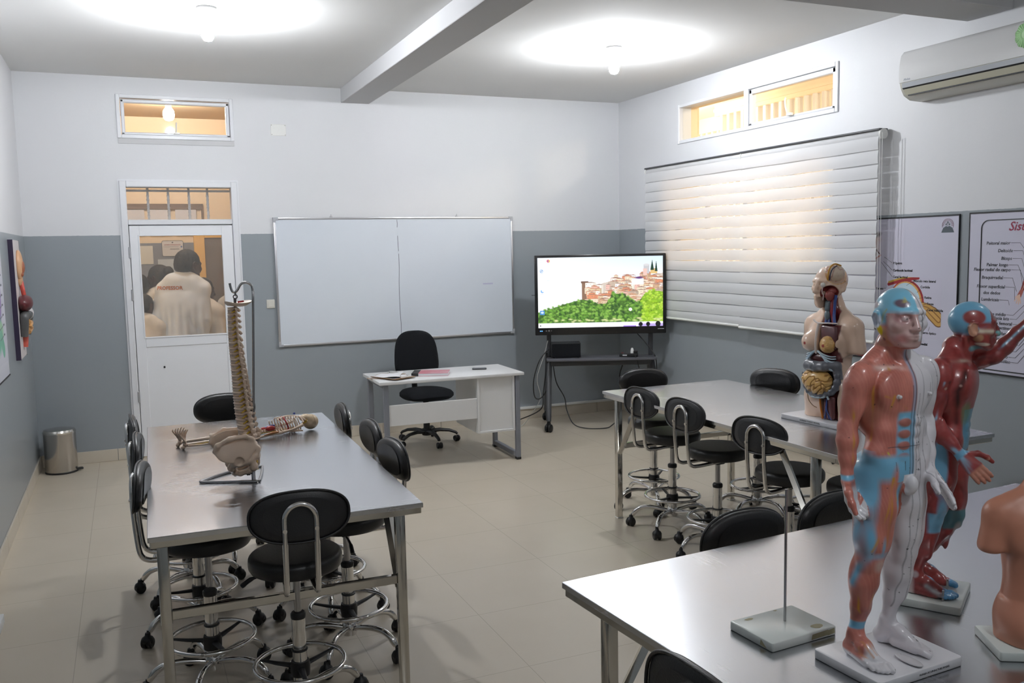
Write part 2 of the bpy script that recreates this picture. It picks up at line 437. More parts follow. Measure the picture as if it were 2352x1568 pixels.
def frame_window(name, x0, x1, z0, z1, wd, yo=-.014, th=.06, arch=.0):
    w = sempty(name); mb = MB()
    mb.box(x0, x0+wd, yo, th, z0, z1, bev=.004).box(x1-wd, x1, yo, th, z0, z1, bev=.004).box(x0+wd, x1-wd, yo, th, z1-wd, z1, bev=.004).box(x0+wd, x1-wd, yo, th, z0, z0+wd, bev=.004)
    return w, mb
w1, mb = frame_window('window_1', .770, 1.735, 2.800, 3.172, .032)
i0, i1, j0, j1 = .806, 1.700, 2.830, 3.132
mb.box(i0, i0+.03, -.004, .05, j0, j1, bev=.008).box(i1-.03, i1, -.004, .05, j0, j1, bev=.008).box(i0, i1, -.004, .05, j1-.03, j1, bev=.008).box(i0, i1, -.004, .05, j0, j0+.025, bev=.008)
struct('window_frame', mb, M['whitepaint'], w1)
struct('window_glass', MB().box(i0+.02, i1-.02, .02, .026, j0+.02, j1-.02), M['glass_clear'], w1, 0)
lat = MB(); lat.box(1.225, 1.275, -.024, -.004, 2.845, 2.86, bev=.003).tube(smoothpath([(1.245, -.016, 2.86), (1.247, -.026, 2.90), (1.250, -.03, 2.945)], 4), .006, 8)
struct('window_latch', lat, M['plastic_white'], w1)
struct('window_sill', MB().box(.772, 1.733, -.006, 0, 2.755, 2.800, bev=.002), M['beam'], w1)

def side_window(name, y0, y1, z0, z1, wd, mull):
    w = sempty(name); mb = MB(); xa, xb = W-.012, W+.06
    mb.box(xa, xb, y0, y0+wd, z0, z1, bev=.004).box(xa, xb, y1-wd, y1, z0, z1, bev=.004).box(xa, xb, y0+wd, y1-wd, z1-wd, z1, bev=.004).box(xa, xb, y0+wd, y1-wd, z0, z0+wd, bev=.004)
    mb.box(xa, xb, mull-.03, mull+.03, z0+wd, z1-wd, bev=.004)
    return w, mb
w2, mb = side_window('window_2', -3.235, -1.125, 2.755, 3.125, .032, -2.16)
mb.box(W+.0, W+.05, -3.20, -3.165, 2.79, 3.09, bev=.006).box(W, W+.05, -2.225, -2.19, 2.79, 3.09, bev=.006).box(W, W+.05, -3.2, -2.19, 3.05, 3.09, bev=.006).box(W, W+.05, -3.2, -2.19, 2.79, 2.81, bev=.006)
struct('window_frame', mb, M['whitepaint'], w2)
struct('window_glass', MB().box(W+.03, W+.036, -3.2, -1.16, 2.78, 3.10), M['glass_clear'], w2, 0)
lat = MB(); lat.box(W-.03, W-.005, -2.745, -2.69, 2.80, 2.822, bev=.003).tube(smoothpath([(W-.022, -2.70, 2.815), (W-.034, -2.69, 2.87), (W-.036, -2.685, 2.92), (W-.03, -2.688, 2.945)], 4), .007, 8)
struct('window_latch', lat, M['plastic_white'], w2)
w3, mb = side_window('window_3', -3.235, -.945, 1.585, 2.455, .04, -2.16)
mb.box(W+.0, W+.04, -1.6, -1.56, 1.62, 2.42, bev=.004).box(W, W+.04, -2.72, -2.68, 1.62, 2.42, bev=.004)
struct('window_frame', mb, M['whitepaint'], w3)
struct('window_glass', MB().box(W+.03, W+.036, -3.2, -.98, 1.62, 2.42), M['glass_clear'], w3, 0)

# ------------------------------------------------------------------ corridor behind the door
struct('wall_corridor_back', MB().box(-.6, 3.4, 2.2, 2.35, 0, 3.3), M['peach'], smooth=0)
struct('wall_corridor_dado', MB().box(-.6, 1.485, 2.185, 2.2, 0, 1.93), M['grey_metal'], smooth=0)
struct('wall_corridor_left', MB().box(-.75, -.6, .2, 2.35, 0, 3.3), M['peach'], smooth=0)
struct('wall_corridor_right', MB().box(3.4, 3.55, .2, 2.35, 0, 3.3), M['peach'], smooth=0)
struct('ceiling_corridor', MB().box(-.75, 3.55, .2, 2.35, 3.3, 3.4), principled('tan_corridor_ceiling', (.52, .37, .23, 1), .8), smooth=0)
struct('floor_corridor', MB().box(-.75, 3.55, .2, 2.35, -.12, 0), M['tile'], smooth=0)
d2 = sempty('door_2')
struct('door_frame', MB().box(1.485, 1.60, 2.15, 2.2, 0, 2.1, bev=.004).box(1.60, 2.5, 2.15, 2.2, 1.98, 2.1, bev=.004), principled('ochre_door_frame', (.80, .48, .14, 1), .5), d2)
struct('door_leaf', MB().box(1.60, 2.5, 2.165, 2.2, 0, 1.98), principled('taupe_door_leaf', (.16, .125, .10, 1), .5, noise=.1, nscale=3), d2)
w4 = sempty('window_4')
mb = MB().box(.2, 1.60, 2.165, 2.2, 2.34, 2.36).box(1.585, 1.605, 2.165, 2.2, 2.0, 2.36).box(.2, 1.585, 2.17, 2.2, 2.30, 2.34)
struct('window_frame', mb, principled('brown_window_frame', (.16, .10, .06, 1), .5), w4)
mb = MB()
for k in range(4): mb.box(.50+k*.27, .72+k*.27, 2.175, 2.19, 2.02, 2.295)
struct('window_pane', mb, principled('frosted_pane', (.62, .60, .62, 1), .4), w4, 0)

# ------------------------------------------------------------------ covered walkway beyond the right wall
XO = 7.4
struct('ceiling_walkway', MB().box(W+.2, 9.2, -5.5, 3.2, 3.46, 3.56), M['cream'], smooth=0)
struct('floor_walkway', MB().box(W+.2, 9.2, -5.5, 3.2, -.12, 0), M['tile'], smooth=0)
struct('wall_walkway_parapet', MB().box(XO, XO+.12, -5.5, .6, 0, 1.0).box(XO, XO+.14, -5.5, .6, 3.33, 3.46).box(XO-.02, XO, -5.5, .6, 3.375, 3.41), M['cream'], smooth=0)
struct('wall_walkway_end', MB().box(XO, 9.2, 1.9, 2.0, 0, 3.46).box(XO+.55, XO+.65, .62, 1.9, 3.27, 3.46).box(W+.2, 6.75, 0.0, .12, 0, 3.46), M['cream'], smooth=0)
sc_ = sempty('trim_3')
for k in range(46):
    y = .50-.131*k
    struct('screen_bar', MB().box(XO+.02, XO+.09, y-.022, y+.022, 1.0, 3.33), M['whitepaint'], sc_, 0)
for k in range(10):
    y = .72+.12*k
    struct('screen_bar', MB().box(XO+.57, XO+.63, y-.02, y+.02, 1.0, 3.27), M['whitepaint'], sc_, 0)
struct('exterior_wall', MB().box(15.0, 15.3, -12, 9, -1, 7), principled('beige_facade', (.62, .50, .37, 1), .9, noise=.05), smooth=0)
struct('ground', MB().box(9.2, 40, -30, 30, -1.2, -1), principled('dry_earth', (.35, .27, .19, 1), .95, noise=.2, nscale=.5), smooth=0)

# ------------------------------------------------------------------ ceiling lamps
def lamp(loc, label, bulb, group='bare bulbs on the classroom ceiling', s=1.0):
    t = thing('ceiling_lamp', label, 'lamp', loc, 0, group)
    obj('lamp_holder', MB().lathe([(.062*s, 0), (.062*s, -.010), (.056*s, -.022), (.032*s, -.034), (.026*s, -.052), (0, -.052)], 28), M['plastic_white'], t)
    obj('bulb_collar', MB().lathe([(.021*s, -.050), (.022*s, -.066), (.020*s, -.07), (.024*s, -.085), (0, -.085)], 24), M['plastic_white'], t)
    obj('bulb', MB().lathe([(0, -.084), (.022*s, -.085), (.037*s, -.110), (.040*s, -.150), (.037*s, -.180), (.024*s, -.200), (0, -.207)], 18), bulb, t)
    return t
lamp((1.325, -2.481, H), 'lit bare bulb in a white ceiling holder left of the beam', M['bulb'])
lamp((4.318, -2.332, H), 'lit bare bulb in a white ceiling holder right of the beam', M['bulb'])
# ------------------------------------------------------------------ steel work tables
TZ = .835
def steel_table(loc, rz, w, l, label, brace_faces=True, ov=(.19, .13)):
    """origin at the floor under the table centre, length along local y"""
    t = thing('work_table', label, 'table', loc, rz, 'stainless steel work tables')
    hw, hl = w/2, l/2
    top = MB().box(-hw, hw, -hl, hl, TZ-.004, TZ, bev=.0015)
    top.box(-hw, hw, -hl, -hl+.003, TZ-.018, TZ-.003).box(-hw, hw, hl-.003, hl, TZ-.018, TZ-.003).box(-hw, -hw+.003, -hl, hl, TZ-.018, TZ-.003).box(hw-.003, hw, -hl, hl, TZ-.018, TZ-.003)
    obj('tabletop', top, M['steel'], t, 30)
    ap = MB(); i = .006
    ap.box(-hw+i, hw-i, -hl+i, -hl+i+.02, TZ-.042, TZ-.005, bev=.002).box(-hw+i, hw-i, hl-i-.02, hl-i, TZ-.042, TZ-.005, bev=.002)
    ap.box(-hw+i, -hw+i+.02, -hl+i+.02, hl-i-.02, TZ-.042, TZ-.005, bev=.002).box(hw-i-.02, hw-i, -hl+i+.02, hl-i-.02, TZ-.042, TZ-.005, bev=.002)
    obj('apron', ap, M['mirror_steel'], t, 30)
    lx = hw-.045
    for sy, o in ((-1, ov[0]), (1, ov[1])):
        y = sy*(hl-o)
        for sx in (-1, 1):
            x = sx*lx
            lg = obj('leg', MB().box(x-.019, x+.019, y-.019, y+.019, .006, TZ-.03, bev=.004, seg=2), M['mirror_steel'], t, 40)
            obj('foot_cap', MB().box(x-.021, x+.021, y-.021, y+.021, 0, .008, bev=.002), M['plastic_white'], lg)
            b = MB(); y2 = y-sy*.26
            b.tube([(x, y-sy*.02, .44), (x, y2, TZ-.03)], .021, 4, flat=.55)
            obj('diagonal_strut', b, M['mirror_steel'], t, 30)
        obj('cross_bar', MB().box(-lx+.019, lx-.019, y-.013, y+.013, .465, .500, bev=.003), M['mirror_steel'], t, 30)
    return t
steel_table((1.290, -4.240, 0), R(-1.2), .970, 2.125, 'stainless steel work table below the door with spine and skeleton models on it')
steel_table((4.140, -4.395, 0), R(.5), 1.00, 2.13, 'stainless steel work table under the blinds carrying the torso model with open organs')
steel_table((2.925, -6.695, 0), R(94), 1.00, 2.06, 'nearest stainless steel work table carrying the two muscle figures', ov=(.14, .13))

# ------------------------------------------------------------------ drafting stools
def make_stool(label):
    t = thing('lab_stool', label, 'stool', (0, 0, 0), 0, 'black lab stools around the steel tables')
    # seat (top at .64); the backrest stands on local -x
    sp = [(0, .640)]
    for a in range(0, 91, 15): sp.append((.150+.026*math.sin(R(a)), .614+.024*math.cos(R(a))))
    sp += [(.176, .600), (.175, .588), (.168, .576), (.15, .570), (0, .570)]
    sp[0] = (0, .6415); sp.insert(1, (.09, .6405))
    obj('seat', MB().lathe(sp, 48), M['leather'], t, 50)
    obj('seat_plate', MB().box(-.09, .09, -.075, .075, .556, .570, bev=.003).box(-.03, .03, -.03, .03, .53, .557, bev=.004), M['black_plastic'], t)
    obj('lever', MB().tube(smoothpath([(.02, .03, .545), (.03, .12, .545), (.035, .165, .535), (.04, .20, .51)], 4), [.005]*5+[.006]*3+[.009]*3+[.010, .009], 8), M['black_plastic'], t)
    # backrest pad: curved oval, front shell and piping
    def pad(side):
        n, k = 44, 9; out = superell(.176, .092, 2.4, n); rings = []
        th = .030
        for j in range(k):
            q = j/(k-1); a = q*PI
            f = math.sin(a)**.45 if 0 < a < PI else 0.0
            f = .90*max(f, 0)+.10
            off = -math.cos(a)*th
            if side == 'back' and off < 0: off *= .35
            sc = f if 0 < j < k-1 else .72
            rings.append([(off-.25+.55*(y*sc)**2*1.0+.10*(z*sc), y*sc, .842+z*sc) for (y, z) in out])
        return rings
    m = MB(); rg = pad('back')
    vr = [[m.bm.verts.new(p) for p in r] for r in rg]; n = len(vr[0])
    for a, b in zip(vr[:-1], vr[1:]):
        for j in range(n): m.bm.faces.new((a[j], a[(j+1) % n], b[(j+1) % n], b[j]))
    for ring, c in ((vr[0], -.2605), (vr[-1], -.2165)):
        cv = m.bm.verts.new((c, 0, .842))
        mid = [m.bm.verts.new((c+.55*(v.co.y*.5)**2+.10*((v.co.z-.842)*.5), v.co.y*.5, .842+(v.co.z-.842)*.5)) for v in ring]
        for j in range(n):
            m.bm.faces.new((ring[j], ring[(j+1) % n], mid[(j+1) % n], mid[j])); m.bm.faces.new((mid[j], mid[(j+1) % n], cv))
    bk = obj('backrest', m, M['leather'], t, 60)
    out = superell(.1755, .0915, 2.4, 56)
    obj('piping', MB().tube([(-.257+.55*y*y+.10*z, y, .842+z) for y, z in out], .0045, 8, closed=True), M['leather'], bk, 60)
    # bent chrome back support
    u = [(-.02, -.048, .556), (-.10, -.05, .552), (-.185, -.053, .550), (-.225, -.055, .556), (-.247, -.055, .580), (-.256, -.055, .64), (-.264, -.055, .76), (-.264, -.055, .835)]
    arch = [(-.268+.0, -.055*math.cos(R(a)), .86+.055*math.sin(R(a))) for a in range(30, 180, 30)]
    arch = [(x, y, z) for x, y, z in arch]
    path = u+[(-.264, -.0476, .8625), (-.264, -.0275, .8826), (-.263, 0, .89), (-.264, .0275, .8826), (-.264, .0476, .8625)]+[(x, -y, z) for x, y, z in reversed(u)]
    tb = obj('back_support', MB().tube(smoothpath(path, 5), .0105, 10), M['chrome'], t, 60)
    for s in (-1, 1):
        obj('screw', MB().cyl((-.277, .055*s, .80), (-.271, .055*s, .80), .008, n=12), M['chrome'], tb)
    obj('gas_piston', MB().cyl((0, 0, .40), (0, 0, .54), .0145, n=20), M['satin_steel'], t)
    c = obj('column', MB().lathe([(.0, .10), (.028, .10), (.028, .262), (.0285, .268), (.026, .27), (.026, .405), (0, .405)], 28), M['chrome'], t, 40)
    obj('column_cap', MB().lathe([(.0275, .392), (.029, .398), (.029, .410), (.024, .416), (.0, .416)], 28), M['black_plastic'], c, 40)
    obj('column_collar', MB().torus((0, 0, .266), .027, .0045, 28, 8), M['black_plastic'], c)
    fr = obj('foot_ring', MB().torus((0, 0, .212), .170, .0095, 56, 12), M['chrome'], t, 60)
    sp = MB().lathe([(0, .165), (.036, .165), (.038, .205), (.034, .222), (0, .222)], 24)
    for k in range(3):
        a = 2*PI*k/3+.3; c_, s_ = math.cos(a), math.sin(a)
        sp.tube([(.03*c_, .03*s_, .198), (.10*c_, .10*s_, .203), (.168*c_, .168*s_, .212)], [.014, .011, .007], 8, flat=.6)
    obj('ring_spider', sp, M['black_plastic'], fr, 40)
    obj('base_hub', MB().lathe([(0, .075), (.030, .078), (.034, .10), (.032, .13), (.028, .135), (0, .135)], 24), M['chrome'], t, 40)
    for k in range(5):
        a = 2*PI*k/5+.15; c_, s_ = math.cos(a), math.sin(a)
        pr = [(.020, .108), (.07, .120), (.13, .128), (.185, .124), (.225, .104), (.252, .070)]
        lg = obj('base_leg', MB().tube(smoothpath([(r*c_, r*s_, z) for r, z in pr], 4), [.0125]*9+[.0135]*4+[.0145]*4+[.0155, .0150, .0135, .012], 12), M['chrome'], t, 60)
        b = a+RNG.uniform(-1.2, 1.2)+PI/2; bc, bs = math.cos(b), math.sin(b)
        cx_, cy_ = .257*c_, .257*s_; ox, oy = cx_-.012*math.cos(b+PI/2), cy_-.012*math.sin(b+PI/2)
        cs = MB()
        m4 = Matrix.Translation((ox, oy, 0)) @ Matrix.Rotation(b, 4, 'Z')
        for s in (-1, 1):
            cs.lathe([(0, -.010), (.022, -.010), (.026, -.006), (.026, .006), (.022, .010), (0, .010)], 24, m=m4 @ Matrix.Translation((s*.0135, 0, .026)) @ Matrix.Rotation(PI/2, 4, 'Y'))
        hood = MB().lathe([(0, .034), (.0255, .026), (.0285, .034), (.0285, .040), (.024, .050), (.012, .058), (.009, .072), (0, .072)], 20, m=m4)
        hood.cyl((cx_, cy_, .05), (cx_, cy_, .078), .008, n=12)
        ca = obj('caster', hood, M['black_plastic'], t, 50)
        obj('wheels', cs, M['black_plastic'], ca, 40)
    return t
stool0 = make_stool('x'); _used = [False]
UPPER = ('seat', 'seat_plate', 'lever', 'backrest', 'back_support', 'gas_piston')
def place_stool(x, y, face, label, lift=0., base=0.):
    """face: heading (degrees) the sitter would look; base: how far the wheeled base is turned from the seat"""
    o = stool0 if not _used[0] else copy_tree(stool0); 
    if _used[0]: pass
    o.location = (x, y, 0); o.rotation_euler = (0, 0, R(base)); o['label'] = label
    for c in o.children:
        if c.name.split('.')[0] in UPPER: c.rotation_euler = (0, 0, R(face-base)); c.location = (0, 0, lift)
        else: c.rotation_euler = (0, 0, 0); c.location = (0, 0, 0)
    _used[0] = True
    return o
place_stool(1.300, -5.115, 86, 'black stool at the near end of the spine table, its chrome back arch facing us', .02, 10)
place_stool(1.010, -4.72, -8, 'nearest black stool along the left side of the spine table', .03, 25)
place_stool(1.005, -4.10, -4, 'middle black stool along the left side of the spine table', .04, 50)
place_stool(.990, -3.56, 2, 'farthest black stool along the left side of the spine table', .04, 5)
place_stool(1.262, -3.13, -92, 'black stool at the far end of the spine table, in front of the white door', .015, 40)
place_stool(1.600, -4.64, 186, 'nearest black stool along the right side of the spine table', .005, 12)
place_stool(1.625, -4.13, 182, 'middle black stool along the right side of the spine table', .005, 33)
place_stool(1.605, -3.55, 178, 'farthest black stool along the right side of the spine table', .005, 60)
place_stool(3.872, -3.80, 4, 'black stool at the far left corner of the torso table, nearest the television', -.01, 62)
place_stool(3.840, -4.315, 3, 'black stool midway along the left side of the torso table', .0, 30)
place_stool(3.890, -4.865, 10, 'nearest black stool along the left side of the torso table', -.015, 15)
place_stool(4.030, -3.335, -105, 'black stool at the far end of the torso table, below the television', -.01, 20)
place_stool(4.500, -3.85, 205, 'far black stool on the window side of the torso table', .02, 48)
place_stool(4.530, -4.36, 176, 'black stool on the window side of the table, hidden behind the torso model', .0, 5)
place_stool(4.000, -5.27, 86, 'black stool at the near end of the torso table, mostly behind the muscle figures', -.01, 40)
place_stool(2.625, -6.36, -87, 'left of two black stools beyond the nearest table, behind the bare rod stand', -.03, 14)
place_stool(3.055, -6.33, -84, 'right of two black stools beyond the nearest table, behind the half white figure', -.03, 44)
place_stool(2.000, -7.06, 2, 'black stool at the left end of the nearest table, cut by the bottom edge', .022, 30)

# ------------------------------------------------------------------ teacher's desk
t = thing('office_desk', 'white laminate desk on grey metal legs in front of the whiteboard', 'desk', (3.195, -1.34, 0), R(-1.5))
hw, hd = .612, .305
obj('desktop', MB().box(-hw-.01, hw+.01, -hd-.005, hd+.005, .725, .75, bev=.003, seg=2), M['desk_white'], t)
for s, nm in ((-1, 'left'), (1, 'right')):
    x = s*(hw-.045); fr = MB()
    fr.box(x-.02, x+.02, -hd+.01, -hd+.05, .02, .725, bev=.004).box(x-.02, x+.02, hd-.05, hd-.01, .02, .725, bev=.004).box(x-.02, x+.02, -hd+.05, hd-.05, .02, .06, bev=.004).box(x-.02, x+.02, -hd+.05, hd-.05, .69, .725, bev=.004)
    lg = obj('leg_frame', fr, M['grey_metal'], t)
    for y in (-hd+.03, hd-.03): obj('foot_cap', MB().box(x-.021, x+.021, y-.022, y+.022, 0, .022, bev=.003), M['black_plastic'], lg)
obj('modesty_panel', MB().box(-hw+.065, .205, -hd+.022, -hd+.038, .385, .555, bev=.002), M['desk_white'], t)
cb = MB().box(.205, .222, -hd+.015, hd-.02, .255, .725, bev=.001).box(hw-.090, hw-.072, -hd+.015, hd-.02, .255, .725, bev=.001).box(.222, hw-.09, -hd+.015, hd-.02, .255, .272, bev=.001).box(.222, hw-.09, -hd+.026, -hd+.032, .272, .725)
cb.box(.222, hw-.09, hd-.04, hd-.024, .272, .725)
obj('pedestal', cb, M['desk_white'], t)
dr = obj('drawer_front', MB().box(.224, hw-.092, hd-.02, hd-.004, .50, .72, bev=.002), M['desk_white'], t)
obj('drawer_handle', MB().box(.34, .42, hd-.004, hd+.012, .60, .615, bev=.003), M['alu'], dr)

t = thing('office_chair', 'black fabric swivel office chair behind the white desk', 'chair', (3.265, -.625, 0), R(4))
n = 44
def shell(mb, outline, f, th):
    """cushion from an outline in (a,b): f(a,b,side)->point"""
    rings = []
    for q in (.0, .55, .9, 1., .9, .55, .0):
        pass
    prof = [(-1, .70), (-.85, .92), (-.35, 1.0), (.35, 1.0), (.85, .92), (1, .70)]
    vr = [[mb.bm.verts.new(f(a*s, b*s, o*th)) for a, b in outline] for o, s in prof]; k = len(outline)
    for r0, r1 in zip(vr[:-1], vr[1:]):
        for j in range(k): mb.bm.faces.new((r0[j], r0[(j+1) % k], r1[(j+1) % k], r1[j]))
    for ring, o in ((vr[0], -1), (vr[-1], 1)):
        mid = [mb.bm.verts.new(f(a*.35, b*.35, o*th*1.12)) for a, b in outline]; c = mb.bm.verts.new(f(0, 0, o*th*1.15))
        for j in range(k):
            mb.bm.faces.new((ring[j], ring[(j+1) % k], mid[(j+1) % k], mid[j])); mb.bm.faces.new((mid[j], mid[(j+1) % k], c))
    return mb
bo = [(a*(1.0+.10*(-b/.27)), b) for a, b in superell(.215, .235, 3.0, n)]
obj('backrest', shell(MB(), bo, lambda a, b, o: (a, .235+o-.5*a*a-.18*b*b*0+.10*b, .80+b), .035), M['black_fabric'], t, 60)
obj('back_bar', MB().tube(smoothpath([(0, .02, .43), (0, .20, .43), (0, .275, .47), (0, .285, .60), (0, .28, .74)], 5), .028, 8, flat=.4), M['black_plastic'], t, 50)
so = superell(.235, .225, 3.0, n)
obj('seat_cushion', shell(MB(), so, lambda a, b, o: (a, -.02+b, .475+o*.9-(.06*max(0, -b-.12)/.11 if o > 0 else 0)-.010*(a/.2)**2), .042), M['black_fabric'], t, 60)
obj('seat_pan', MB().prism(rrect(.38, .36, .1, 5, 0, -.01), .425, .445, bev=.004), M['black_plastic'], t)
obj('gas_column', MB().lathe([(0, .09), (.030, .09), (.030, .25), (.027, .255), (.027, .42), (0, .42)], 24), M['black_plastic'], t, 40)
obj('base_hub', MB().lathe([(0, .075), (.045, .075), (.05, .10), (.042, .135), (0, .135)], 24), M['black_plastic'], t, 40)
for k in range(5):
    a = 2*PI*k/5-.30; c_, s_ = math.cos(a), math.sin(a)
    obj('base_leg', MB().tube([(r*c_, r*s_, z) for r, z in ((.03, .108), (.12, .118), (.21, .108), (.27, .085), (.285, .07))], [.026, .024, .020, .017, .015], 8, flat=.75), M['black_plastic'], t, 50)
    b = a+.6+k; m4 = Matrix.Translation((.285*c_, .285*s_, 0)) @ Matrix.Rotation(b, 4, 'Z'); cs = MB()
    for s in (-1, 1): cs.lathe([(0, -.011), (.024, -.011), (.028, -.005), (.028, .005), (.024, .011), (0, .011)], 20, m=m4 @ Matrix.Translation((s*.014, .01, .028)) @ Matrix.Rotation(PI/2, 4, 'Y'))
    obj('caster', cs, M['black_plastic'], t, 40)

def clipboard(x, y, z, rz, label, papers):
    c = thing('clipboard', label, 'clipboard', (x, y, z), R(rz))
    obj('backing_board', MB().prism(rrect(.225, .315, .012), 0, .0035), principled('brown_hardboard', (.30, .17, .08, 1), .5), c)
    clip = MB().box(-.045, .045, .128, .152, .0035, .012, bev=.003).cyl((-.05, .147, .013), (.05, .147, .013), .005, n=10).tube(smoothpath([(-.035, .15, .012), (-.03, .125, .026), (.03, .125, .026), (.035, .15, .012)], 5), .003, 8)
    obj('spring_clip', clip, M['chrome'], c)
    for k in range(papers):
        ps = MB(); nx, ny = 8, 10; g = [[ps.bm.verts.new(((i/(nx-1)-.5)*.208+.004*k, (j/(ny-1)-.5)*.285-.008, .0042+.0012*k+ (.035*max(0, (j/(ny-1)-.55))*max(0, (i/(nx-1)-.35))*2 if k == papers-1 else 0))) for j in range(ny)] for i in range(nx)]
        for i in range(nx-1):
            for j in range(ny-1): ps.bm.faces.new((g[i][j], g[i+1][j], g[i+1][j+1], g[i][j+1]))
        obj('paper_sheet', ps, M['paper'], c, 60)
    return c
clipboard(2.715, -1.30, .7505, -38, 'brown clipboard whose clip points to the back edge of the desk', 1)
clipboard(2.735, -1.42, .7605, 205, 'brown clipboard holding white paper near the left corner of the desk', 2)
nb = thing('notebook', 'pink and white hardback notebook with a black spine on the desk', 'notebook', (3.075, -1.385, .7505), R(-24))
obj('page_block', MB().box(-.148, .150, -.104, .104, .002, .022), M['paper'], nb, 0)
t_ = NT('pink_marbled_cover'); p_ = t_.add('ShaderNodeBsdfPrincipled', Roughness=.35)
tc_ = t_.add('ShaderNodeTexCoord'); nz_ = t_.add('ShaderNodeTexNoise', Scale=9.0, Detail=4.0); t_.link(tc_.outputs['Object'], nz_.inputs['Vector'])
t_.link(t_.mix(t_.math('MULTIPLY_ADD', nz_.outputs['Fac'], 2.2, -.6), (.52, .07, .11, 1), (.62, .34, .38, 1)), p_.inputs['Base Color']); t_.link(p_.outputs[0], t_.out.inputs[0])
obj('cover', MB().box(-.15, .152, -.107, .107, .022, .0245, bev=.001).box(-.15, .152, -.107, .107, 0, .0025, bev=.001), t_.m, nb)
obj('spine_tape', MB().box(-.153, -.095, -.1075, .1075, -.0002, .0252, bev=.001), M['ink'], nb)
ph = thing('mobile_phone', 'dark mobile phone lying on the right half of the desk', 'phone', (3.545, -1.30, .7505), R(-22))
obj('phone_body', MB().prism(rrect(.125, .066, .011), 0, .0115, bev=.003), principled('dark_phone_shell', (.05, .05, .055, 1), .3), ph)
obj('phone_screen', MB().prism(rrect(.108, .056, .005), .0115, .0119), principled('phone_screen_glass', (.16, .17, .18, 1), .08), ph)

# ------------------------------------------------------------------ whiteboard, switch, cover plate
M['grey_cap'] = principled('grey_corner_plastic', (.42, .43, .46, 1), .4)
wb = thing('whiteboard', 'long blank whiteboard with an aluminium frame on the far wall', 'whiteboard', (3.240, 0, 1.518))
hw, hh = 1.2, .6
obj('writing_surface', MB().box(-hw+.015, hw-.015, -.020, -.002, -hh+.015, hh-.015), M['board'], wb, 0)
fr = MB().box(-hw, hw, -.026, -.001, hh-.020, hh, bev=.004, seg=2).box(-hw, hw, -.026, -.001, -hh, -hh+.020, bev=.004, seg=2).box(-hw, -hw+.020, -.026, -.001, -hh+.02, hh-.02, bev=.004, seg=2).box(hw-.02, hw, -.026, -.001, -hh+.02, hh-.02, bev=.004, seg=2)
obj('frame', fr, M['alu'], wb)
for sx in (-1, 1):
    for sz in (-1, 1):
        x, z = sx*(hw+.001), sz*(hh+.001); L_ = [(0, 0), (.046, 0), (.046, .023), (.023, .023), (.023, .046), (0, .046)]
        obj('corner_cap', MB().prism([(x-sx*a_, z-sz*b_) for a_, b_ in L_][::(1 if sx*sz > 0 else -1)], .001, .0285, m=Matrix.Rotation(PI/2, 4, 'X')), M['grey_cap'], wb, 30)
for hx in (-.66, .60):
    obj('hanging_hook', MB().box(hx-.012, hx+.012, -.012, 0, hh, hh+.012, bev=.002).cyl((hx, -.008, hh+.012), (hx, -.008, hh+.028), .004, n=8), M['alu'], wb)
ln = MB()
for a_, b_ in ((.575, .50), (.42, .27), (.245, -.03), (-.03, -.30), (-.30, -.575)):
    ln.tube([(-.02+.004*math.sin(a_*9), -.0206, a_), (-.018+.004*math.sin((a_+b_)*5), -.0206, (a_+b_)/2), (-.02+.004*math.sin(b_*9), -.0206, b_)], .0022, 4)
obj('marker_line', ln, principled('grey_marker_ink', (.10, .11, .15, 1), .7), wb)
sm = MB().box(.86, .97, -.0206, -.0203, -.085, -.07, bev=.0)
obj('marker_smudge', sm, principled('faint_violet_smudge', (.50, .50, .66, 1), .6), wb)
sw = thing('light_switch', 'small cream wall switch left of the whiteboard', 'switch', (1.985, 0, 1.324))
obj('switch_plate', MB().box(-.037, .037, -.010, 0, -.040, .040, bev=.004, seg=2), M['cream_plastic'], sw)
obj('rocker', MB().box(-.024, .024, -.013, -.009, -.026, .026, bev=.003), M['cream_plastic'], sw)
cp = thing('cover_plate', 'blank white cover plate high on the far wall', 'cover plate', (2.127, 0, 2.913))
obj('plate', MB().box(-.070, .070, -.006, 0, -.052, .052, bev=.003), M['plastic_white'], cp)
for p in ((-.06, -.042), (.06, -.042), (-.06, .042), (.06, .042)): obj('screw', MB().cyl((p[0], -.0065, p[1]), (p[0], -.005, p[1]), .003, n=8), M['dark_metal'], cp)

# ------------------------------------------------------------------ pedal bin
b = thing('pedal_bin', 'cylindrical stainless steel pedal bin in the left corner', 'bin', (.178, -.235, 0), R(0))
obj('bin_body', MB().lathe([(0, .012), (.122, .012), (.124, .02), (.124, .335), (0, .335)], 56), principled('brushed_bin_steel', (.52, .49, .46, 1), .22, metal=1., rnoise=.06, nscale=10, stretch=(1, 1, 20)), b, 40)
obj('bin_lid', MB().lathe([(.126, .333), (.127, .345), (.118, .362), (.06, .372), (0, .374)], 56), M['mirror_steel'], b, 30)
obj('base_ring', MB().lathe([(0, 0), (.126, 0), (.127, .012), (.124, .016), (0, .016)], 56), M['black_plastic'], b, 40)
obj('pedal', MB().box(.098, .165, -.035, .01, .012, .02, bev=.003).box(.11, .16, -.03, .005, .02, .026, bev=.002), M['black_plastic'], b)
obj('pedal_link', MB().box(.11, .128, -.02, -.005, .024, .034, bev=.002), M['chrome'], b)

# narrow white table whose corner just enters the photo on the left
t = thing('side_table', 'white tabletop corner just showing at the lower left edge', 'table', (.19, -6.50, 0))
obj('tabletop', MB().box(-.178, .193, -.935, .935, .722, .75, bev=.003, seg=2), M['desk_white'], t)
for sx in (-1, 1):
    for sy in (-1, 1): obj('leg', MB().box(sx*.13-.015, sx*.13+.015, sy*.86-.015, sy*.86+.015, 0, .722, bev=.002), M['grey_metal'], t)
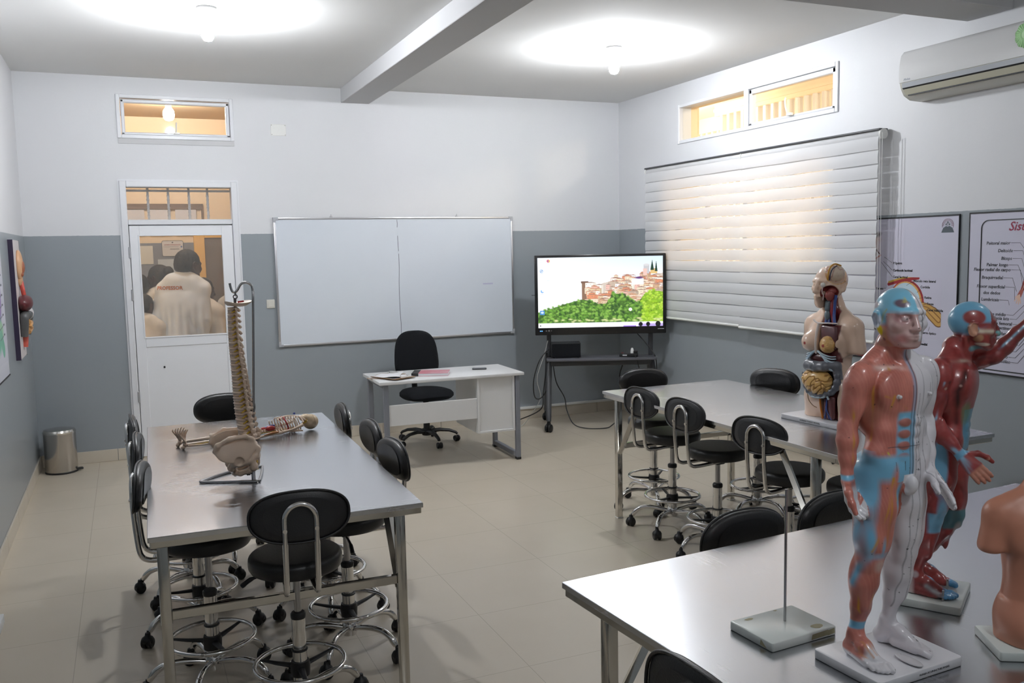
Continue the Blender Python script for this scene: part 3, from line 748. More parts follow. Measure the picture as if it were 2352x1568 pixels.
# ------------------------------------------------------------------ rasters (flat printed or lit pictures, painted with arithmetic)
class Paint:
    def __init__(s, w, h, bg):
        s.w, s.h = w, h; s.im = np.ones((h, w, 3))*np.asarray(bg); s.X, s.Y = np.meshgrid((np.arange(w)+.5), (np.arange(h)+.5))
    def put(s, mask, col):
        m = np.clip(mask, 0, 1)[..., None]; s.im = s.im*(1-m)+np.asarray(col)*m
    def rect(s, x0, y0, x1, y1, col): s.put(((s.X >= x0) & (s.X <= x1) & (s.Y >= y0) & (s.Y <= y1)).astype(float), col)
    def ell(s, cx, cy, rx, ry, col, soft=.0, rot=0.):
        c, n = math.cos(rot), math.sin(rot); x, y = s.X-cx, s.Y-cy
        d = np.hypot((x*c+y*n)/rx, (-x*n+y*c)/ry); s.put((d < 1).astype(float) if not soft else np.clip((1-d)/soft, 0, 1), col)
    def poly(s, pts, col):
        ins = np.zeros(s.X.shape, bool); n = len(pts)
        for i in range(n):
            (x0, y0), (x1, y1) = pts[i-1], pts[i]
            if y0 == y1: continue
            ins ^= ((s.Y >= min(y0, y1)) & (s.Y < max(y0, y1)) & (s.X < (x1-x0)*(s.Y-y0)/(y1-y0)+x0))
        s.put(ins.astype(float), col)
    def line(s, pts, r, col, soft=1.0):
        r = list(r) if hasattr(r, '__len__') else [r]*len(pts); best = np.full(s.X.shape, -9.)
        for (p, q, ra, rb) in zip(pts[:-1], pts[1:], r[:-1], r[1:]):
            d = (q[0]-p[0], q[1]-p[1]); L = d[0]**2+d[1]**2+1e-9
            t = np.clip(((s.X-p[0])*d[0]+(s.Y-p[1])*d[1])/L, 0, 1)
            best = np.maximum(best, (ra+(rb-ra)*t)-np.hypot(s.X-p[0]-d[0]*t, s.Y-p[1]-d[1]*t))
        s.put(np.clip(best/soft+.5, 0, 1), col)

# ------------------------------------------------------------------ television on its wheeled stand
tv = thing('television_stand', 'dark grey wheeled stand with a shelf under the television', 'stand', (5.030, -.790, 0), R(-23.3))
for s in (-1, 1):
    x = s*.505
    p = obj('post', MB().box(x-.022, x+.022, .045, .085, .70, 1.30, bev=.008, seg=2), M['dark_metal'], tv)
    for fy, z in ((-.20, .105), (.42, .105)):
        l = MB().tube(smoothpath([(x, .06+.04*(1 if fy > 0 else -1), .67), (x+.01*s, .06+(fy-.06)*.35, .55), (x+.025*s, fy, .11)], 5), [.030]*6+[.027]*4+[.024], 10)
        lg = obj('leg', l, M['dark_metal'], tv, 60)
        cs = MB(); m4 = Matrix.Translation((x+.025*s, fy+.015, 0)) @ Matrix.Rotation(R(50*s+20), 4, 'Z')
        for q in (-1, 1): cs.lathe([(0, -.012), (.034, -.012), (.040, -.006), (.040, .006), (.034, .012), (0, .012)], 24, m=m4 @ Matrix.Translation((q*.018, 0, .040)) @ Matrix.Rotation(PI/2, 4, 'Y'))
        cs.lathe([(0, .05), (.024, .05), (.020, .09), (.012, .115), (0, .115)], 16, m=m4)
        obj('caster', cs, M['black_plastic'], lg, 50)
obj('shelf', MB().prism(rrect(1.08, .30, .04, 5, 0, -.02), .690, .712, bev=.004), principled('grey_shelf', (.10, .10, .115, 1), .35), tv)
obj('cross_beam', MB().box(-.50, .50, -.02, .06, .625, .688, bev=.006), M['dark_metal'], tv)
obj('mounting_bracket', MB().box(-.50, .50, .035, .075, 1.10, 1.16, bev=.004).box(-.50, .50, .035, .075, 1.45, 1.51, bev=.004).box(-.30, -.24, .02, .045, 1.0, 1.62).box(.24, .30, .02, .045, 1.0, 1.62), M['dark_metal'], tv)
td = thing('television', 'large interactive television showing a hill town landscape, on the wheeled stand', 'television', (5.030, -.790, 1.328), R(-23.3))
w_, h_ = 1.285, .782
obj('casing', MB().box(-w_/2, w_/2, -.045, .018, -h_/2, h_/2, bev=.008, seg=2), principled('glossy_black_bezel', (.008, .008, .009, 1), .25), td)
sw_, sh_ = 1.222, .685; sz = .024
# desktop picture
P = Paint(440, 248, (1, 1, 1)); gy = P.Y/248; gx = P.X/440
P.im = np.ones_like(P.im)*lin(252, 253, 255); P.put(np.clip(.75-gy*1.9, 0, 1)*(.35+.65*gx), lin(196, 226, 252))
rg = np.random.default_rng(3)
TT = lambda f: float(np.interp(f, [0, .1, .2, .35, .42, .5, .55, .60, .68, .73, .8, .85, .92, 1], [.76, .71, .65, .58, .60, .66, .64, .50, .52, .56, .64, .52, .47, .49]))*248
HT = lambda f: float(np.interp(f, [.34, .36, .42, .5, .54, .56, .65, .8, .86, .94, 1], [.40, .35, .35, .37, .36, .26, .24, .23, .22, .24, .26]))*248
pal = [(222, 196, 160), (240, 222, 196), (206, 170, 136), (240, 240, 244), (246, 220, 198), (224, 146, 108), (200, 180, 162), (252, 244, 232), (236, 188, 174)]
P.poly([(146, 180), (170, 120), (230, 92), (440, 60), (440, 190), (146, 190)], lin(210, 196, 184))
P.rect(155, 88, 181, 150, lin(140, 108, 88)); P.rect(152, 85, 178, 92, lin(120, 90, 74))
hs = []
for k in range(120):
    x = rg.uniform(165, 438); f = (x+8)/440; hs.append((HT(f)+rg.uniform(0, 1)*(TT(f)+4-HT(f)), x))
for y, x in sorted(hs):
    w = rg.uniform(16, 38); h = rg.uniform(16, 34)
    c = lin(*pal[rg.integers(len(pal))]); P.rect(x, y, x+w, y+h, c); P.rect(x+w*.74, y, x+w, y+h, c*.80)
    P.poly([(x-1, y), (x+w*.5, y-3.5), (x+w+1, y)], lin(*[(170, 124, 104), (150, 122, 112), (196, 136, 110)][rg.integers(3)]))
    for a in range(2):
        for b in range(2): P.rect(x+3+a*w*.38, y+4+b*h*.45, x+4.8+a*w*.38, y+7+b*h*.45, lin(140, 132, 140))
P.rect(330, 78, 372, 100, lin(236, 240, 250)); P.rect(372, 30, 392, 62, lin(196, 196, 200)); P.ell(382, 31, 11, 4, lin(214, 214, 216)); P.rect(396, 44, 420, 62, lin(224, 190, 126)); P.rect(370, 44, 384, 68, lin(232, 196, 186))
P.ell(356, 76, 18, 5, lin(96, 52, 120), .5)
for (x, y, r) in ((402, 34, 6.5), (416, 38, 5)): P.poly([(x-r, y+16), (x, y-22), (x+r, y+16)], lin(26, 62, 46))
P.poly([(0, 248)]+[(x, TT(x/440)+5) for x in range(0, 441, 8)]+[(440, 248)], lin(74, 112, 44)); P.poly([(365, 248)]+[(x, TT(x/440)+5) for x in range(365, 441, 5)]+[(440, 248)], lin(136, 178, 44))
for k in range(1300):
    x = rg.uniform(-10, 450); f = x/440; top = TT(f)
    y = top+(k/1300)**.9*(232-top)+rg.uniform(0, 8); r = rg.uniform(3, 9)
    d = min(1, max(0, (y-top)/50)); right = f > .83
    g = [(70, 110, 40), (96, 146, 54), (120, 172, 66), (52, 92, 40), (140, 186, 84)][rg.integers(5)] if not right else [(150, 196, 40), (172, 212, 56), (130, 180, 40), (190, 222, 84)][rg.integers(4)]
    P.ell(x, y, r, r*.8, lin(*g), .6)
    P.ell(x+r*.3, y+r*.5, r*.6, r*.4, lin(*g)*.45, .9)
for k in range(26): P.ell(rg.uniform(60, 440), rg.uniform(218, 228), 9, 4, lin(214, 220, 158), .8)
P.ell(325, 187, 6, 6, lin(255, 255, 255)); P.ell(300, 196, 14, 12, lin(30, 60, 34), .9)
P.rect(0, 231, 440, 248, lin(250, 250, 252)); P.rect(300, 244, 345, 248, lin(150, 110, 220)); P.rect(352, 238, 440, 248, lin(190, 170, 236))
for x in (361, 387, 422): P.ell(x, 240, 7 if x < 400 else 9, 8 if x < 400 else 10, lin(16, 16, 22))
P.rect(6, 238, 10, 242, lin(50, 50, 60))
P.ell(38, 12, 5, 5, lin(220, 70, 60)); P.ell(38, 12, 2.4, 2.4, lin(90, 140, 240)); P.poly([(38, 12), (44, 8), (44, 17)], lin(250, 200, 60)); P.rect(34, 20, 42, 22, lin(210, 214, 224))
P.ell(14, 47, 6, 6, lin(140, 180, 226)); P.ell(14, 47, 4, 4, lin(236, 242, 250)); P.line([(11, 50), (17, 44)], 1, lin(90, 130, 190)); P.rect(9, 55, 20, 57, lin(214, 218, 226))
P.ell(16, 118, 6, 6, lin(130, 180, 236)); P.ell(19, 115, 5, 5, lin(252, 253, 255)); P.rect(10, 127, 20, 129, lin(214, 218, 226))
P.rect(7, 186, 23, 201, lin(70, 140, 214)); P.ell(15, 193, 5, 4, lin(206, 226, 246)); P.rect(30, 44, 40, 46, lin(226, 228, 234)); P.rect(33, 80, 42, 82, lin(216, 228, 244))
for y in (8, 16): P.rect(8, y, 18, y+1.2, lin(214, 222, 238))
scr = obj('screen_image', raster_mesh('screen_image', P.im, sw_, sh_), vcol('lit_screen', .3, estr=1.0), td, 0); scr.location = (0, -.0462, sz)
led = MB().box(-.595, -.587, -.047, -.045, -.352, -.345).box(-.580, -.572, -.047, -.045, -.352, -.345)
obj('status_light', led, emission('blue_status_light', (.1, .35, 1, 1), 4.0), td, 0)
lg = MB().box(.56, .62, -.0468, -.045, -.349, -.343)
obj('nameplate', lg, principled('pale_nameplate', (.55, .55, .57, 1), .4), td, 0)
obj('button', MB().box(-.515, -.50, -.0468, -.045, -.353, -.340).box(-.54, -.528, -.0468, -.045, -.351, -.344).box(-.487, -.480, -.0468, -.045, -.350, -.344), principled('grey_button', (.18, .18, .19, 1), .4), td, 0)
obj('side_latch', MB().box(-w_/2-.03, -w_/2, -.01, 0, .0, .006), M['dark_metal'], td)
def on_tv(x, y, z): v = tv.matrix_basis @ Vector((x, y, z)); return v
_c = Matrix.Translation((5.030, -.790, 0)) @ Matrix.Rotation(R(-23.3), 4, 'Z')
def tvp(x, y, z): return _c @ Vector((x, y, z))
sp = thing('speaker_box', 'black rectangular speaker box on the left of the television shelf', 'speaker', tvp(-.345, .0, .712), R(-23.3))
obj('cabinet', MB().box(-.145, .145, -.07, .09, .004, .148, bev=.006, seg=2), M['black_plastic'], sp)
obj('grille_cloth', MB().box(-.137, .137, -.073, -.069, .012, .140, bev=.002), M['black_fabric'], sp)
obj('rubber_foot', MB().box(-.13, -.11, -.06, -.04, 0, .006).box(.11, .13, -.06, -.04, 0, .006).box(-.13, -.11, .06, .08, 0, .006).box(.11, .13, .06, .08, 0, .006), M['black_plastic'], sp)
pw = thing('power_strip', 'black power strip with a white plug on the television shelf', 'power strip', tvp(.27, -.06, .712), R(-40))
obj('strip_body', MB().box(-.09, .09, -.026, .026, 0, .036, bev=.006, seg=2), M['black_plastic'], pw)
obj('strip_label', MB().box(-.055, -.012, -.0268, -.0255, .012, .022), M['paper'], pw, 0)
obj('rocker_switch', MB().box(-.07, -.05, -.01, .01, .035, .039, bev=.001), principled('red_rocker', (.35, .02, .02, 1), .4), pw)
obj('white_plug', MB().lathe([(0, .036), (.017, .036), (.018, .055), (.012, .08), (.006, .088), (0, .088)], 16, c=(.035, 0, 0)), M['plastic_white'], pw)
obj('black_plug', MB().box(.05, .088, -.018, .018, .036, .062, bev=.006), M['black_plastic'], pw)
def cord(pts, r, mat, label, cat='cable', group='cables around the television stand'):
    o = obj('power_cable', MB().tube(smoothpath(pts, 8), r, 8), mat, None, 60); return tag(o, label, cat, group)
cord([tvp(-.505, -.02, .80), tvp(-.60, -.03, .70), tvp(-.665, -.03, .50), tvp(-.66, -.02, .33), tvp(-.60, -.02, .31), tvp(-.53, -.02, .42), tvp(-.525, -.01, .60), tvp(-.53, .0, .76)], .0055, M['cable_black'], 'black cable hanging in a loop left of the television stand')
cord([tvp(-.54, -.03, .78), tvp(-.55, -.04, .55), tvp(-.575, -.03, .36), tvp(-.60, -.02, .20), (4.36, -.30, .06), (4.28, -.20, .02), (4.16, -.14, .008), (3.90, -.10, .008)], .0055, M['cable_black'], 'black cable dropping from the stand to the floor behind the desk')
cord([tvp(-.52, .0, .88), tvp(-.56, .04, .72), tvp(-.63, .05, .50), tvp(-.60, .05, .30), (4.43, -.42, .12), (4.36, -.36, .01), (4.24, -.40, .006), (4.13, -.26, .006), (4.00, -.16, .006)], .0032, M['cable_white'], 'thin white cable trailing on the floor between desk and television')
cord([tvp(-.47, .0, .64), tvp(-.44, .02, .46), tvp(-.36, .05, .30), tvp(-.34, .02, .18), tvp(-.28, -.04, .05), tvp(-.16, -.06, .007), tvp(.02, -.08, .007), tvp(.10, -.02, .02), tvp(.19, .06, .10), tvp(.21, .10, .30), tvp(.20, .10, .50), tvp(.23, .06, .63)], .0055, M['cable_black'], 'black cable sagging to the floor beneath the television shelf')
cord([tvp(.32, -.075, .735), tvp(.335, -.14, .70), tvp(.37, -.13, .58), tvp(.43, -.02, .40), tvp(.45, .10, .20), tvp(.46, .22, .02)], .005, M['cable_black'], 'black lead hanging from the power strip')
cord([tvp(.35, .05, .955), tvp(.43, .0, .86), tvp(.49, -.03, .78), tvp(.535, -.06, .70), tvp(.55, -.04, .56), tvp(.56, .05, .30), tvp(.57, .18, .01)], .005, M['cable_black'], 'black cable running down the right post of the television stand')

# ------------------------------------------------------------------ zebra blinds
def blind_fabric(name):
    t = NT(name); d = t.add('ShaderNodeBsdfDiffuse', Color=(.90, .91, .93, 1)); tl = t.add('ShaderNodeBsdfTranslucent', Color=(.90, .88, .86, 1))
    m = t.add('ShaderNodeMixShader'); m.inputs[0].default_value = .40; t.link(d.outputs[0], m.inputs[1]); t.link(tl.outputs[0], m.inputs[2]); t.link(m.outputs[0], t.out.inputs[0]); return t.m
def sheer_fabric():
    t = NT('sheer_blind_net'); d = t.add('ShaderNodeBsdfDiffuse', Color=(.75, .75, .76, 1)); tr = t.add('ShaderNodeBsdfTransparent', Color=(.95, .95, .95, 1))
    m = t.add('ShaderNodeMixShader'); m.inputs[0].default_value = .72; t.link(d.outputs[0], m.inputs[1]); t.link(tr.outputs[0], m.inputs[2]); t.link(m.outputs[0], t.out.inputs[0]); return t.m
M['blind'] = blind_fabric('translucent_blind_fabric'); M['sheer'] = sheer_fabric()
def zebra_blind(y0, y1, zb, label, chain, xo):
    c = (y0+y1)/2; t = thing('zebra_blind', label, 'blind', (xo, c, 0), 0, 'zebra roller blinds over the window'); hy = (y1-y0)/2; zt = 2.545
    ca = obj('head_roller', MB().lathe([(0, -hy), (.030, -hy), (.030, hy), (0, hy)], 24, m=Matrix.Translation((.02, 0, zt-.012)) @ Matrix.Rotation(PI/2, 4, 'X')), M['blind'], t, 40)
    obj('head_rail', MB().box(-.02, .062, -hy-.012, hy+.012, zt+.012, zt+.026, bev=.004), M['dark_metal'], t)
    for s in (-1, 1):
        obj('end_bracket', MB().lathe([(0, -.008), (.036, -.008), (.038, 0), (.036, .008), (0, .008)], 24, m=Matrix.Translation((.02, s*(hy+.008), zt-.012)) @ Matrix.Rotation(PI/2, 4, 'X')), M['plastic_white'], t)
    z = zt-.03; k = 0; n = 12
    while z > zb+.03:
        h = min(.0905, z-zb-.012); mb = MB(); rows = []
        tilt = .004*math.sin(k*1.7+c)
        for j in range(8):
            q = j/7; x = -.012-.005*math.sin(q*PI)-.003*q; rows.append([mb.bm.verts.new((x, -hy+2*hy*i/n, z-h*q+tilt*(i/n-.5)+.0015*math.sin(i*1.3+k))) for i in range(n+1)])
        for a, b in zip(rows[:-1], rows[1:]):
            for i in range(n): mb.bm.faces.new((a[i], a[i+1], b[i+1], b[i]))
        obj('fabric_band', mb, M['blind'], t, 60)
        z -= .0905 + (.0055 if k % 3 else .0075); k += 1
    sh = MB(); sh.faces([(-.004, -hy, zb), (-.004, hy, zb), (-.004, hy, zt-.03), (-.004, -hy, zt-.03)], [(0, 1, 2, 3)])
    obj('sheer_layer', sh, M['sheer'], t, 0)
    obj('bottom_rail', MB().tube([(-.012, -hy, zb), (-.012, hy, zb)], .016, 12, flat=.75), M['plastic_white'], t, 40)
    if chain:
        ch = MB()
        for dy in (0, .022):
            ch.tube([(-.022, -hy-.02-dy, zt-.01), (-.022, -hy-.022-dy, 1.9), (-.022, -hy-.03-dy, 1.25)], .0022, 6)
        ch.tube([(-.022, -hy-.03, 1.25), (-.022, -hy-.041, 1.235), (-.022, -hy-.052, 1.25)], .0022, 6)
        obj('pull_chain', ch, M['plastic_white'], t)
    return t
zebra_blind(-2.188, -.665, 1.085, 'left white zebra roller blind, next to the television', False, 5.645)
zebra_blind(-3.715, -2.196, 1.075, 'right white zebra roller blind, behind the torso model', True, 5.638)

# ------------------------------------------------------------------ air conditioner
ac = thing('air_conditioner', 'white split air conditioner high on the window wall', 'air conditioner', (W, -4.475, 2.868), 0)
L = .48
prof = [(0, .158), (-.12, .160), (-.165, .150), (-.190, .125), (-.203, .06), (-.205, 0), (-.200, -.060), (-.188, -.092), (-.165, -.128), (-.110, -.156), (-.03, -.160), (0, -.160)]
def extr(mb, pr, y0, y1):
    mb.rings([[(x, y, z) for x, z in pr] for y in (y0, y1)]); return mb
obj('housing', extr(MB(), prof, -L, L), principled('aged_white_plastic', (.62, .61, .55, 1), .35), ac, 50)
fp = [(-.13, .161), (-.168, .152), (-.193, .126), (-.2065, .06), (-.2085, 0), (-.2055, -.050), (-.2005, -.050), (-.2035, 0), (-.2015, .06), (-.188, .122), (-.165, .147), (-.13, .156)]
obj('front_panel', extr(MB(), fp, -L-.002, L+.002), principled('glossy_white_panel', (.70, .70, .70, 1), .16, spec=.6), ac, 50)
obj('display_strip', extr(MB(), [(-.2045, -.054), (-.2010, -.084), (-.196, -.084), (-.199, -.054)], -L+.02, L-.02), principled('grey_display_strip', (.42, .44, .47, 1), .25), ac, 50)
obj('outlet_flap', extr(MB(), [(-.192, -.093), (-.170, -.127), (-.164, -.122), (-.186, -.090)], -L+.05, L-.02), principled('yellowed_flap', (.55, .53, .42, 1), .4), ac, 50)
obj('outlet_gap', extr(MB(), [(-.1995, -.086), (-.1905, -.0925), (-.186, -.088), (-.195, -.083)], -L+.02, L-.02).box(-.170, -.158, -L+.05, L-.04, -.1345, -.1275), M['ink'], ac, 0)
tm = text_mesh('Midea', .022, Matrix.Translation((-.2075, .445, -.040)) @ Matrix.Rotation(-PI/2, 4, 'Z') @ Matrix.Rotation(PI/2-.05, 4, 'X'), 'LEFT', shear=.2)
obj('maker_lettering', tm, principled('grey_lettering', (.30, .33, .40, 1), .4), ac, 0)
gb = thing('paper_rosette', 'pale green scalloped paper rosette on the air conditioner, cut by the right edge', 'decoration', (W-.2105, -4.902, 2.930), 0)
n_ = 60; ro = [((.070+.006*abs(math.sin(5.5*2*PI*i/n_)))*math.cos(2*PI*i/n_), (.070+.006*abs(math.sin(5.5*2*PI*i/n_)))*math.sin(2*PI*i/n_)) for i in range(n_)]
ri = [(x*.45, y*.45) for x, y in ro]
rm = MB(); rm.rings([[(-.002+.004*(i % 2), x, z) for i, (x, z) in enumerate(ro)], [(-.012, x, z) for x, z in ri]])
obj('pleated_paper', rm, principled('pale_green_paper', (.36, .62, .30, 1), .7), gb, 20)
obj('rosette_centre', MB().ell((-.013, 0, 0), (.006, .024, .024)), principled('light_green_paper', (.50, .72, .42, 1), .7), gb)

# ------------------------------------------------------------------ posters on the window wall
def poster(name, y0, y1, z0, z1, label, cat='poster'):
    t = thing(name, label, cat, (W-.004, (y0+y1)/2, (z0+z1)/2), R(-90)); w, h = abs(y1-y0), z1-z0
    # local: x runs along -y world, facing -x world; local y = into the wall
    obj('printed_sheet', MB().box(-w/2, w/2, -.004, .003, -h/2, h/2), principled('lilac_white_print', (.60, .59, .70, 1), .35), t, 0)
    b = .0055
    obj('black_border', MB().box(-w/2-b, w/2+b, -.0065, .003, h/2, h/2+b*1.8).box(-w/2-b, w/2+b, -.0065, .003, -h/2-b*1.8, -h/2).box(-w/2-b, -w/2, -.0065, .003, -h/2, h/2).box(w/2, w/2+b, -.0065, .003, -h/2, h/2), M['ink'], t, 0)
    return t
TX = Matrix.Rotation(PI/2, 4, 'X')
def put_text(mb, s, x, z, size, align='LEFT', shear=0., bold=0.):
    add_mesh(mb, text_mesh(s, size, Matrix.Translation((x, -.0048, z)) @ TX, align, shear, bold))
def label_part(t, s, x, z, size, align, mat, line=None, shear=0., bold=0., lr=.0012):
    mb = MB(); put_text(mb, s, x, z, size, align, shear, bold); obj('printed_label', mb, mat, t, 0)
    if line:
        mb = MB(); thin(mb, line, lr); obj('leader_line', mb, mat, t, 0)
def thin(mb, pts, r=.0011): mb.tube([(x, -.0046, z) for x, z in pts], r, 4)
# eye chart: local x = -(y - yc)
yc = (-3.24-4.322)/2; zc = (.952+1.943)/2
def ex(y): return -(y-yc)
ey = poster('eye_poster', -3.24, -4.322, .952, 1.943, 'eye anatomy poster with black labels, beside the right blind')
pic = Paint(150, 190, lin(205, 202, 218))
G = lambda c: np.array(c)
pic.ell(8, 78, 40, 70, lin(196, 150, 120), .9); pic.ell(2, 40, 50, 26, lin(190, 140, 108), .8); pic.ell(24, 26, 30, 13, lin(58, 34, 26), .7, -.25); pic.ell(8, 92, 34, 16, lin(232, 226, 226), .3); pic.line([(-10, 74), (22, 76), (44, 96)], [5, 4, 1.5], lin(70, 30, 26)); pic.ell(10, 92, 17, 17, lin(70, 44, 30), .3)
pic.line([(-10, 112), (20, 110), (44, 97)], 2.5, lin(180, 110, 96))
o_ = obj('eye_drawing', raster_mesh('eye_drawing', pic.im[:130], .30, .26), vcol('printed_ink', .5), ey, 0); o_.location = (ex(-3.74), -.0047, 1.755-zc)
pic = Paint(190, 170, lin(203, 200, 217)); bgc = lin(203, 200, 217)
pic.ell(70, 74, 62, 66, lin(150, 40, 44)); pic.ell(68, 74, 57, 61, lin(214, 160, 90)); pic.ell(66, 74, 53, 57, lin(190, 214, 226)); pic.ell(58, 74, 34, 40, lin(214, 232, 238), .8)
pic.line([(6, 22), (60, 8), (110, 2)], 5, lin(150, 28, 36)); pic.line([(6, 16), (50, 4), (90, -2)], 2.5, lin(196, 160, 60))
for r_, c_ in ((20, (120, 78, 30)), (17, (200, 156, 84)), (8, (140, 92, 40)), (5, (206, 160, 90))): pic.line([(122, 84), (145, 88), (162, 100), (182, 116)], [r_*.8, r_*.8, r_, r_], lin(*c_))
o_ = obj('eyeball_drawing', raster_mesh('eyeball_drawing', pic.im, .46, .41), vcol('printed_ink', .5), ey, 0); o_.location = (ex(-3.975), -.0047, 1.335-zc)
EYL = (((-3.712, 1.678), (-3.784, 1.638)), ((-3.705, 1.647), (-3.786, 1.586)), ((-3.686, 1.641), (-3.787, 1.541)), ((-3.915, 1.483), (-3.966, 1.509)), ((-4.005, 1.436), (-4.03, 1.457)), ((-4.021, 1.398), (-4.06, 1.405)), ((-4.037, 1.351), (-4.083, 1.362)), ((-4.078, 1.312), (-4.092, 1.321)), ((-4.117, 1.211), (-4.107, 1.181)), None, None)
for (s_, y, z), l_ in zip((('Pálpebra', -3.794, 1.628), ('Carúncula lacrimal', -3.794, 1.578), ('Canal lacrimal', -3.795, 1.532), ('Músculo reto lateral', -3.973, 1.508), ('Coróide', -4.033, 1.468), ('Retina', -4.068, 1.398), ('Fovea', -4.091, 1.357), ('Canal hialóide', -4.092, 1.316), ('Nervo óptico', -4.047, 1.16), ('Corpo vítreo', -3.927, 1.107), ('Músculo reto medial', -3.916, 1.082)), EYL):
    label_part(ey, s_, ex(y), z-zc, .0225, 'LEFT', M['ink'], [(ex(q[0]), q[1]-zc) for q in l_] if l_ else None, bold=.0007)
label_part(ey, 'Esclera', ex(-3.646), 1.447-zc, .0225, 'LEFT', M['ink'], [(ex(-3.711), 1.456-zc), (ex(-3.735), 1.457-zc)], bold=.0006)
label_part(ey, 'Câmara anterior', ex(-3.65), 1.203-zc, .0225, 'RIGHT', M['ink'], bold=.0006); label_part(ey, 'Ligamentos suspensores', ex(-3.676), 1.158-zc, .0225, 'RIGHT', M['ink'], bold=.0006)
em = MB()
def arc(mb, cx, cz, r, a0, a1, th): mb.tube([(cx+r*math.cos(R(a)), -.0047, cz+r*math.sin(R(a))) for a in range(a0, a1+1, 12)], th, 4)
cx_, cz_ = ex(-4.238), 1.883-zc
mb = MB(); arc(mb, cx_, cz_, .044, -20, 200, .0012); arc(mb, cx_, cz_, .031, -10, 190, .0009)
for a in range(0, 181, 15): mb.box(cx_+.0375*math.cos(R(a))-.0022, cx_+.0375*math.cos(R(a))+.0022, -.0055, -.0045, cz_+.0375*math.sin(R(a))-.0022, cz_+.0375*math.sin(R(a))+.0022)
obj('crest_ring', mb, principled('plum_print', (.22, .10, .14, 1), .5), ey, 0)
mb = MB(); mb.faces([(cx_-.05, -.0049, cz_-.046), (cx_+.05, -.0049, cz_-.046), (cx_+.036, -.0049, cz_-.016), (cx_+.014, -.0049, cz_-.004), (cx_, -.0049, cz_-.008), (cx_-.014, -.0049, cz_-.004), (cx_-.036, -.0049, cz_-.016)], [(0, 1, 2, 3, 4, 5, 6)])
mb.box(cx_-.0012, cx_+.0012, -.0055, -.0045, cz_-.004, cz_+.024).box(cx_-.016, cx_+.016, -.0055, -.0045, cz_+.014, cz_+.0165).ell((cx_-.013, -.005, cz_+.006), (.005, .0008, .006)).ell((cx_+.013, -.005, cz_+.006), (.005, .0008, .006)).ell((cx_, -.005, cz_+.022), (.006, .0008, .004))
obj('crest_hill', mb, principled('slate_print', (.07, .09, .11, 1), .5), ey, 0)
bd = MB().box(-.54, .42, -.0052, -.0042, -.4945, -.455)
obj('title_band', bd, principled('dark_red_band', (.30, .03, .03, 1), .5), ey, 0)
tb = MB(); put_text(tb, 'ANATOMIA DO OLHO HUMANO', -.50, -.487, .030, bold=.0008); obj('band_lettering', tb, M['ink'], ey, 0)

yc2 = (-4.405-5.36)/2; zc2 = (.956+1.948)/2
def mx_(y): return -(y-yc2)
mp_ = poster('muscle_poster', -4.405, -5.36, .956, 1.948, 'muscular system poster with script labels, right of the eye poster')
fr = MB(); oo = rrect(.955-.17, .992-.062, .05, 6)
fr.tube([(x, -.0052, z-.012) for x, z in oo], .0032, 4, closed=True); obj('rounded_frame_line', fr, M['ink'], mp_, 0)
MUS = [('Peitoral maior', -4.692, 1.754), ('Deltoide', -4.71, 1.707), ('Bíceps', -4.706, 1.66), ('Palmar longo', -4.683, 1.621), ('Flexor radial do carpo', -4.7, 1.591), ('Braquirradial', -4.65, 1.542), ('Flexor superficial', -4.665, 1.486), ('Lumbricais', -4.627, 1.405), ('Glúteo médio', -4.679, 1.316), ('Tensor da fáscia lata', -4.701, 1.292), ('Reto femoral', -4.722, 1.261), ('Pectíneo', -4.719, 1.233), ('Vasto lateral', -4.724, 1.198), ('Vasto medial', -4.726, 1.166), ('Adutor longo', -4.724, 1.135), ('Tibial anterior', -4.705, 1.095), ('Gastrocnêmio', -4.702, 1.057), ('Sóleo', -4.721, 1.027)]
M['grey_ink'] = principled('dark_grey_print', (.04, .04, .05, 1), .5)
ENDS = [(-4.80, 1.71), (-4.80, 1.65), (-4.795, 1.60), (-4.79, 1.54), (-4.785, 1.50), (-4.745, 1.47), (-4.735, 1.42), (-4.70, 1.385)]
for k, (s_, y, z) in enumerate(MUS):
    zl, yl = z+.009-zc2, y-.005
    ln_ = [(mx_(yl), zl), (mx_(yl-.06), zl), (mx_(ENDS[k][0]), ENDS[k][1]-zc2)] if k < 8 else [(mx_(yl), zl), (mx_(yl-.045), zl), (mx_(-4.90), zl+.16)]
    label_part(mp_, s_, mx_(y), z-zc2, .0285, 'RIGHT', M['grey_ink'], ln_, shear=.15, bold=.0003, lr=.0013)
label_part(mp_, 'dos dedos', mx_(-4.516), 1.447-zc2, .0285, 'LEFT', M['grey_ink'], None, shear=.15, bold=.0003)
tb = MB(); put_text(tb, 'Sistema Muscular', mx_(-4.676), 1.838-zc2, .076, 'LEFT', shear=.3, bold=.001); obj('title_lettering', tb, principled('maroon_print', (.28, .015, .06, 1), .5), mp_, 0)
bgp = lin(203, 200, 217); pic = Paint(170, 330, bgp); red, dk, tn = lin(150, 48, 40), lin(110, 30, 30), lin(226, 190, 170)
def limb(pts, r):
    pic.line(pts, r, red)
    for k in (-.45, 0, .45):
        pic.line([(x+k*rr, y) for (x, y), rr in zip(pts, r)], [.8]*len(pts), tn if k == 0 else dk)
limb([(150, 20), (128, 60), (112, 112)], [20, 17, 12]); limb([(112, 108), (88, 160), (70, 205)], [14, 11, 6])
pic.line([(70, 203), (62, 220)], [8, 9], lin(170, 90, 80))
for dx, dy in ((-18, 10), (-20, 24), (-12, 33), (-3, 36), (6, 32)): pic.line([(62, 218), (62+dx, 218+dy)], [3, 2], tn)
limb([(168, 0), (160, 90), (150, 200), (150, 300)], [40, 34, 30, 26])
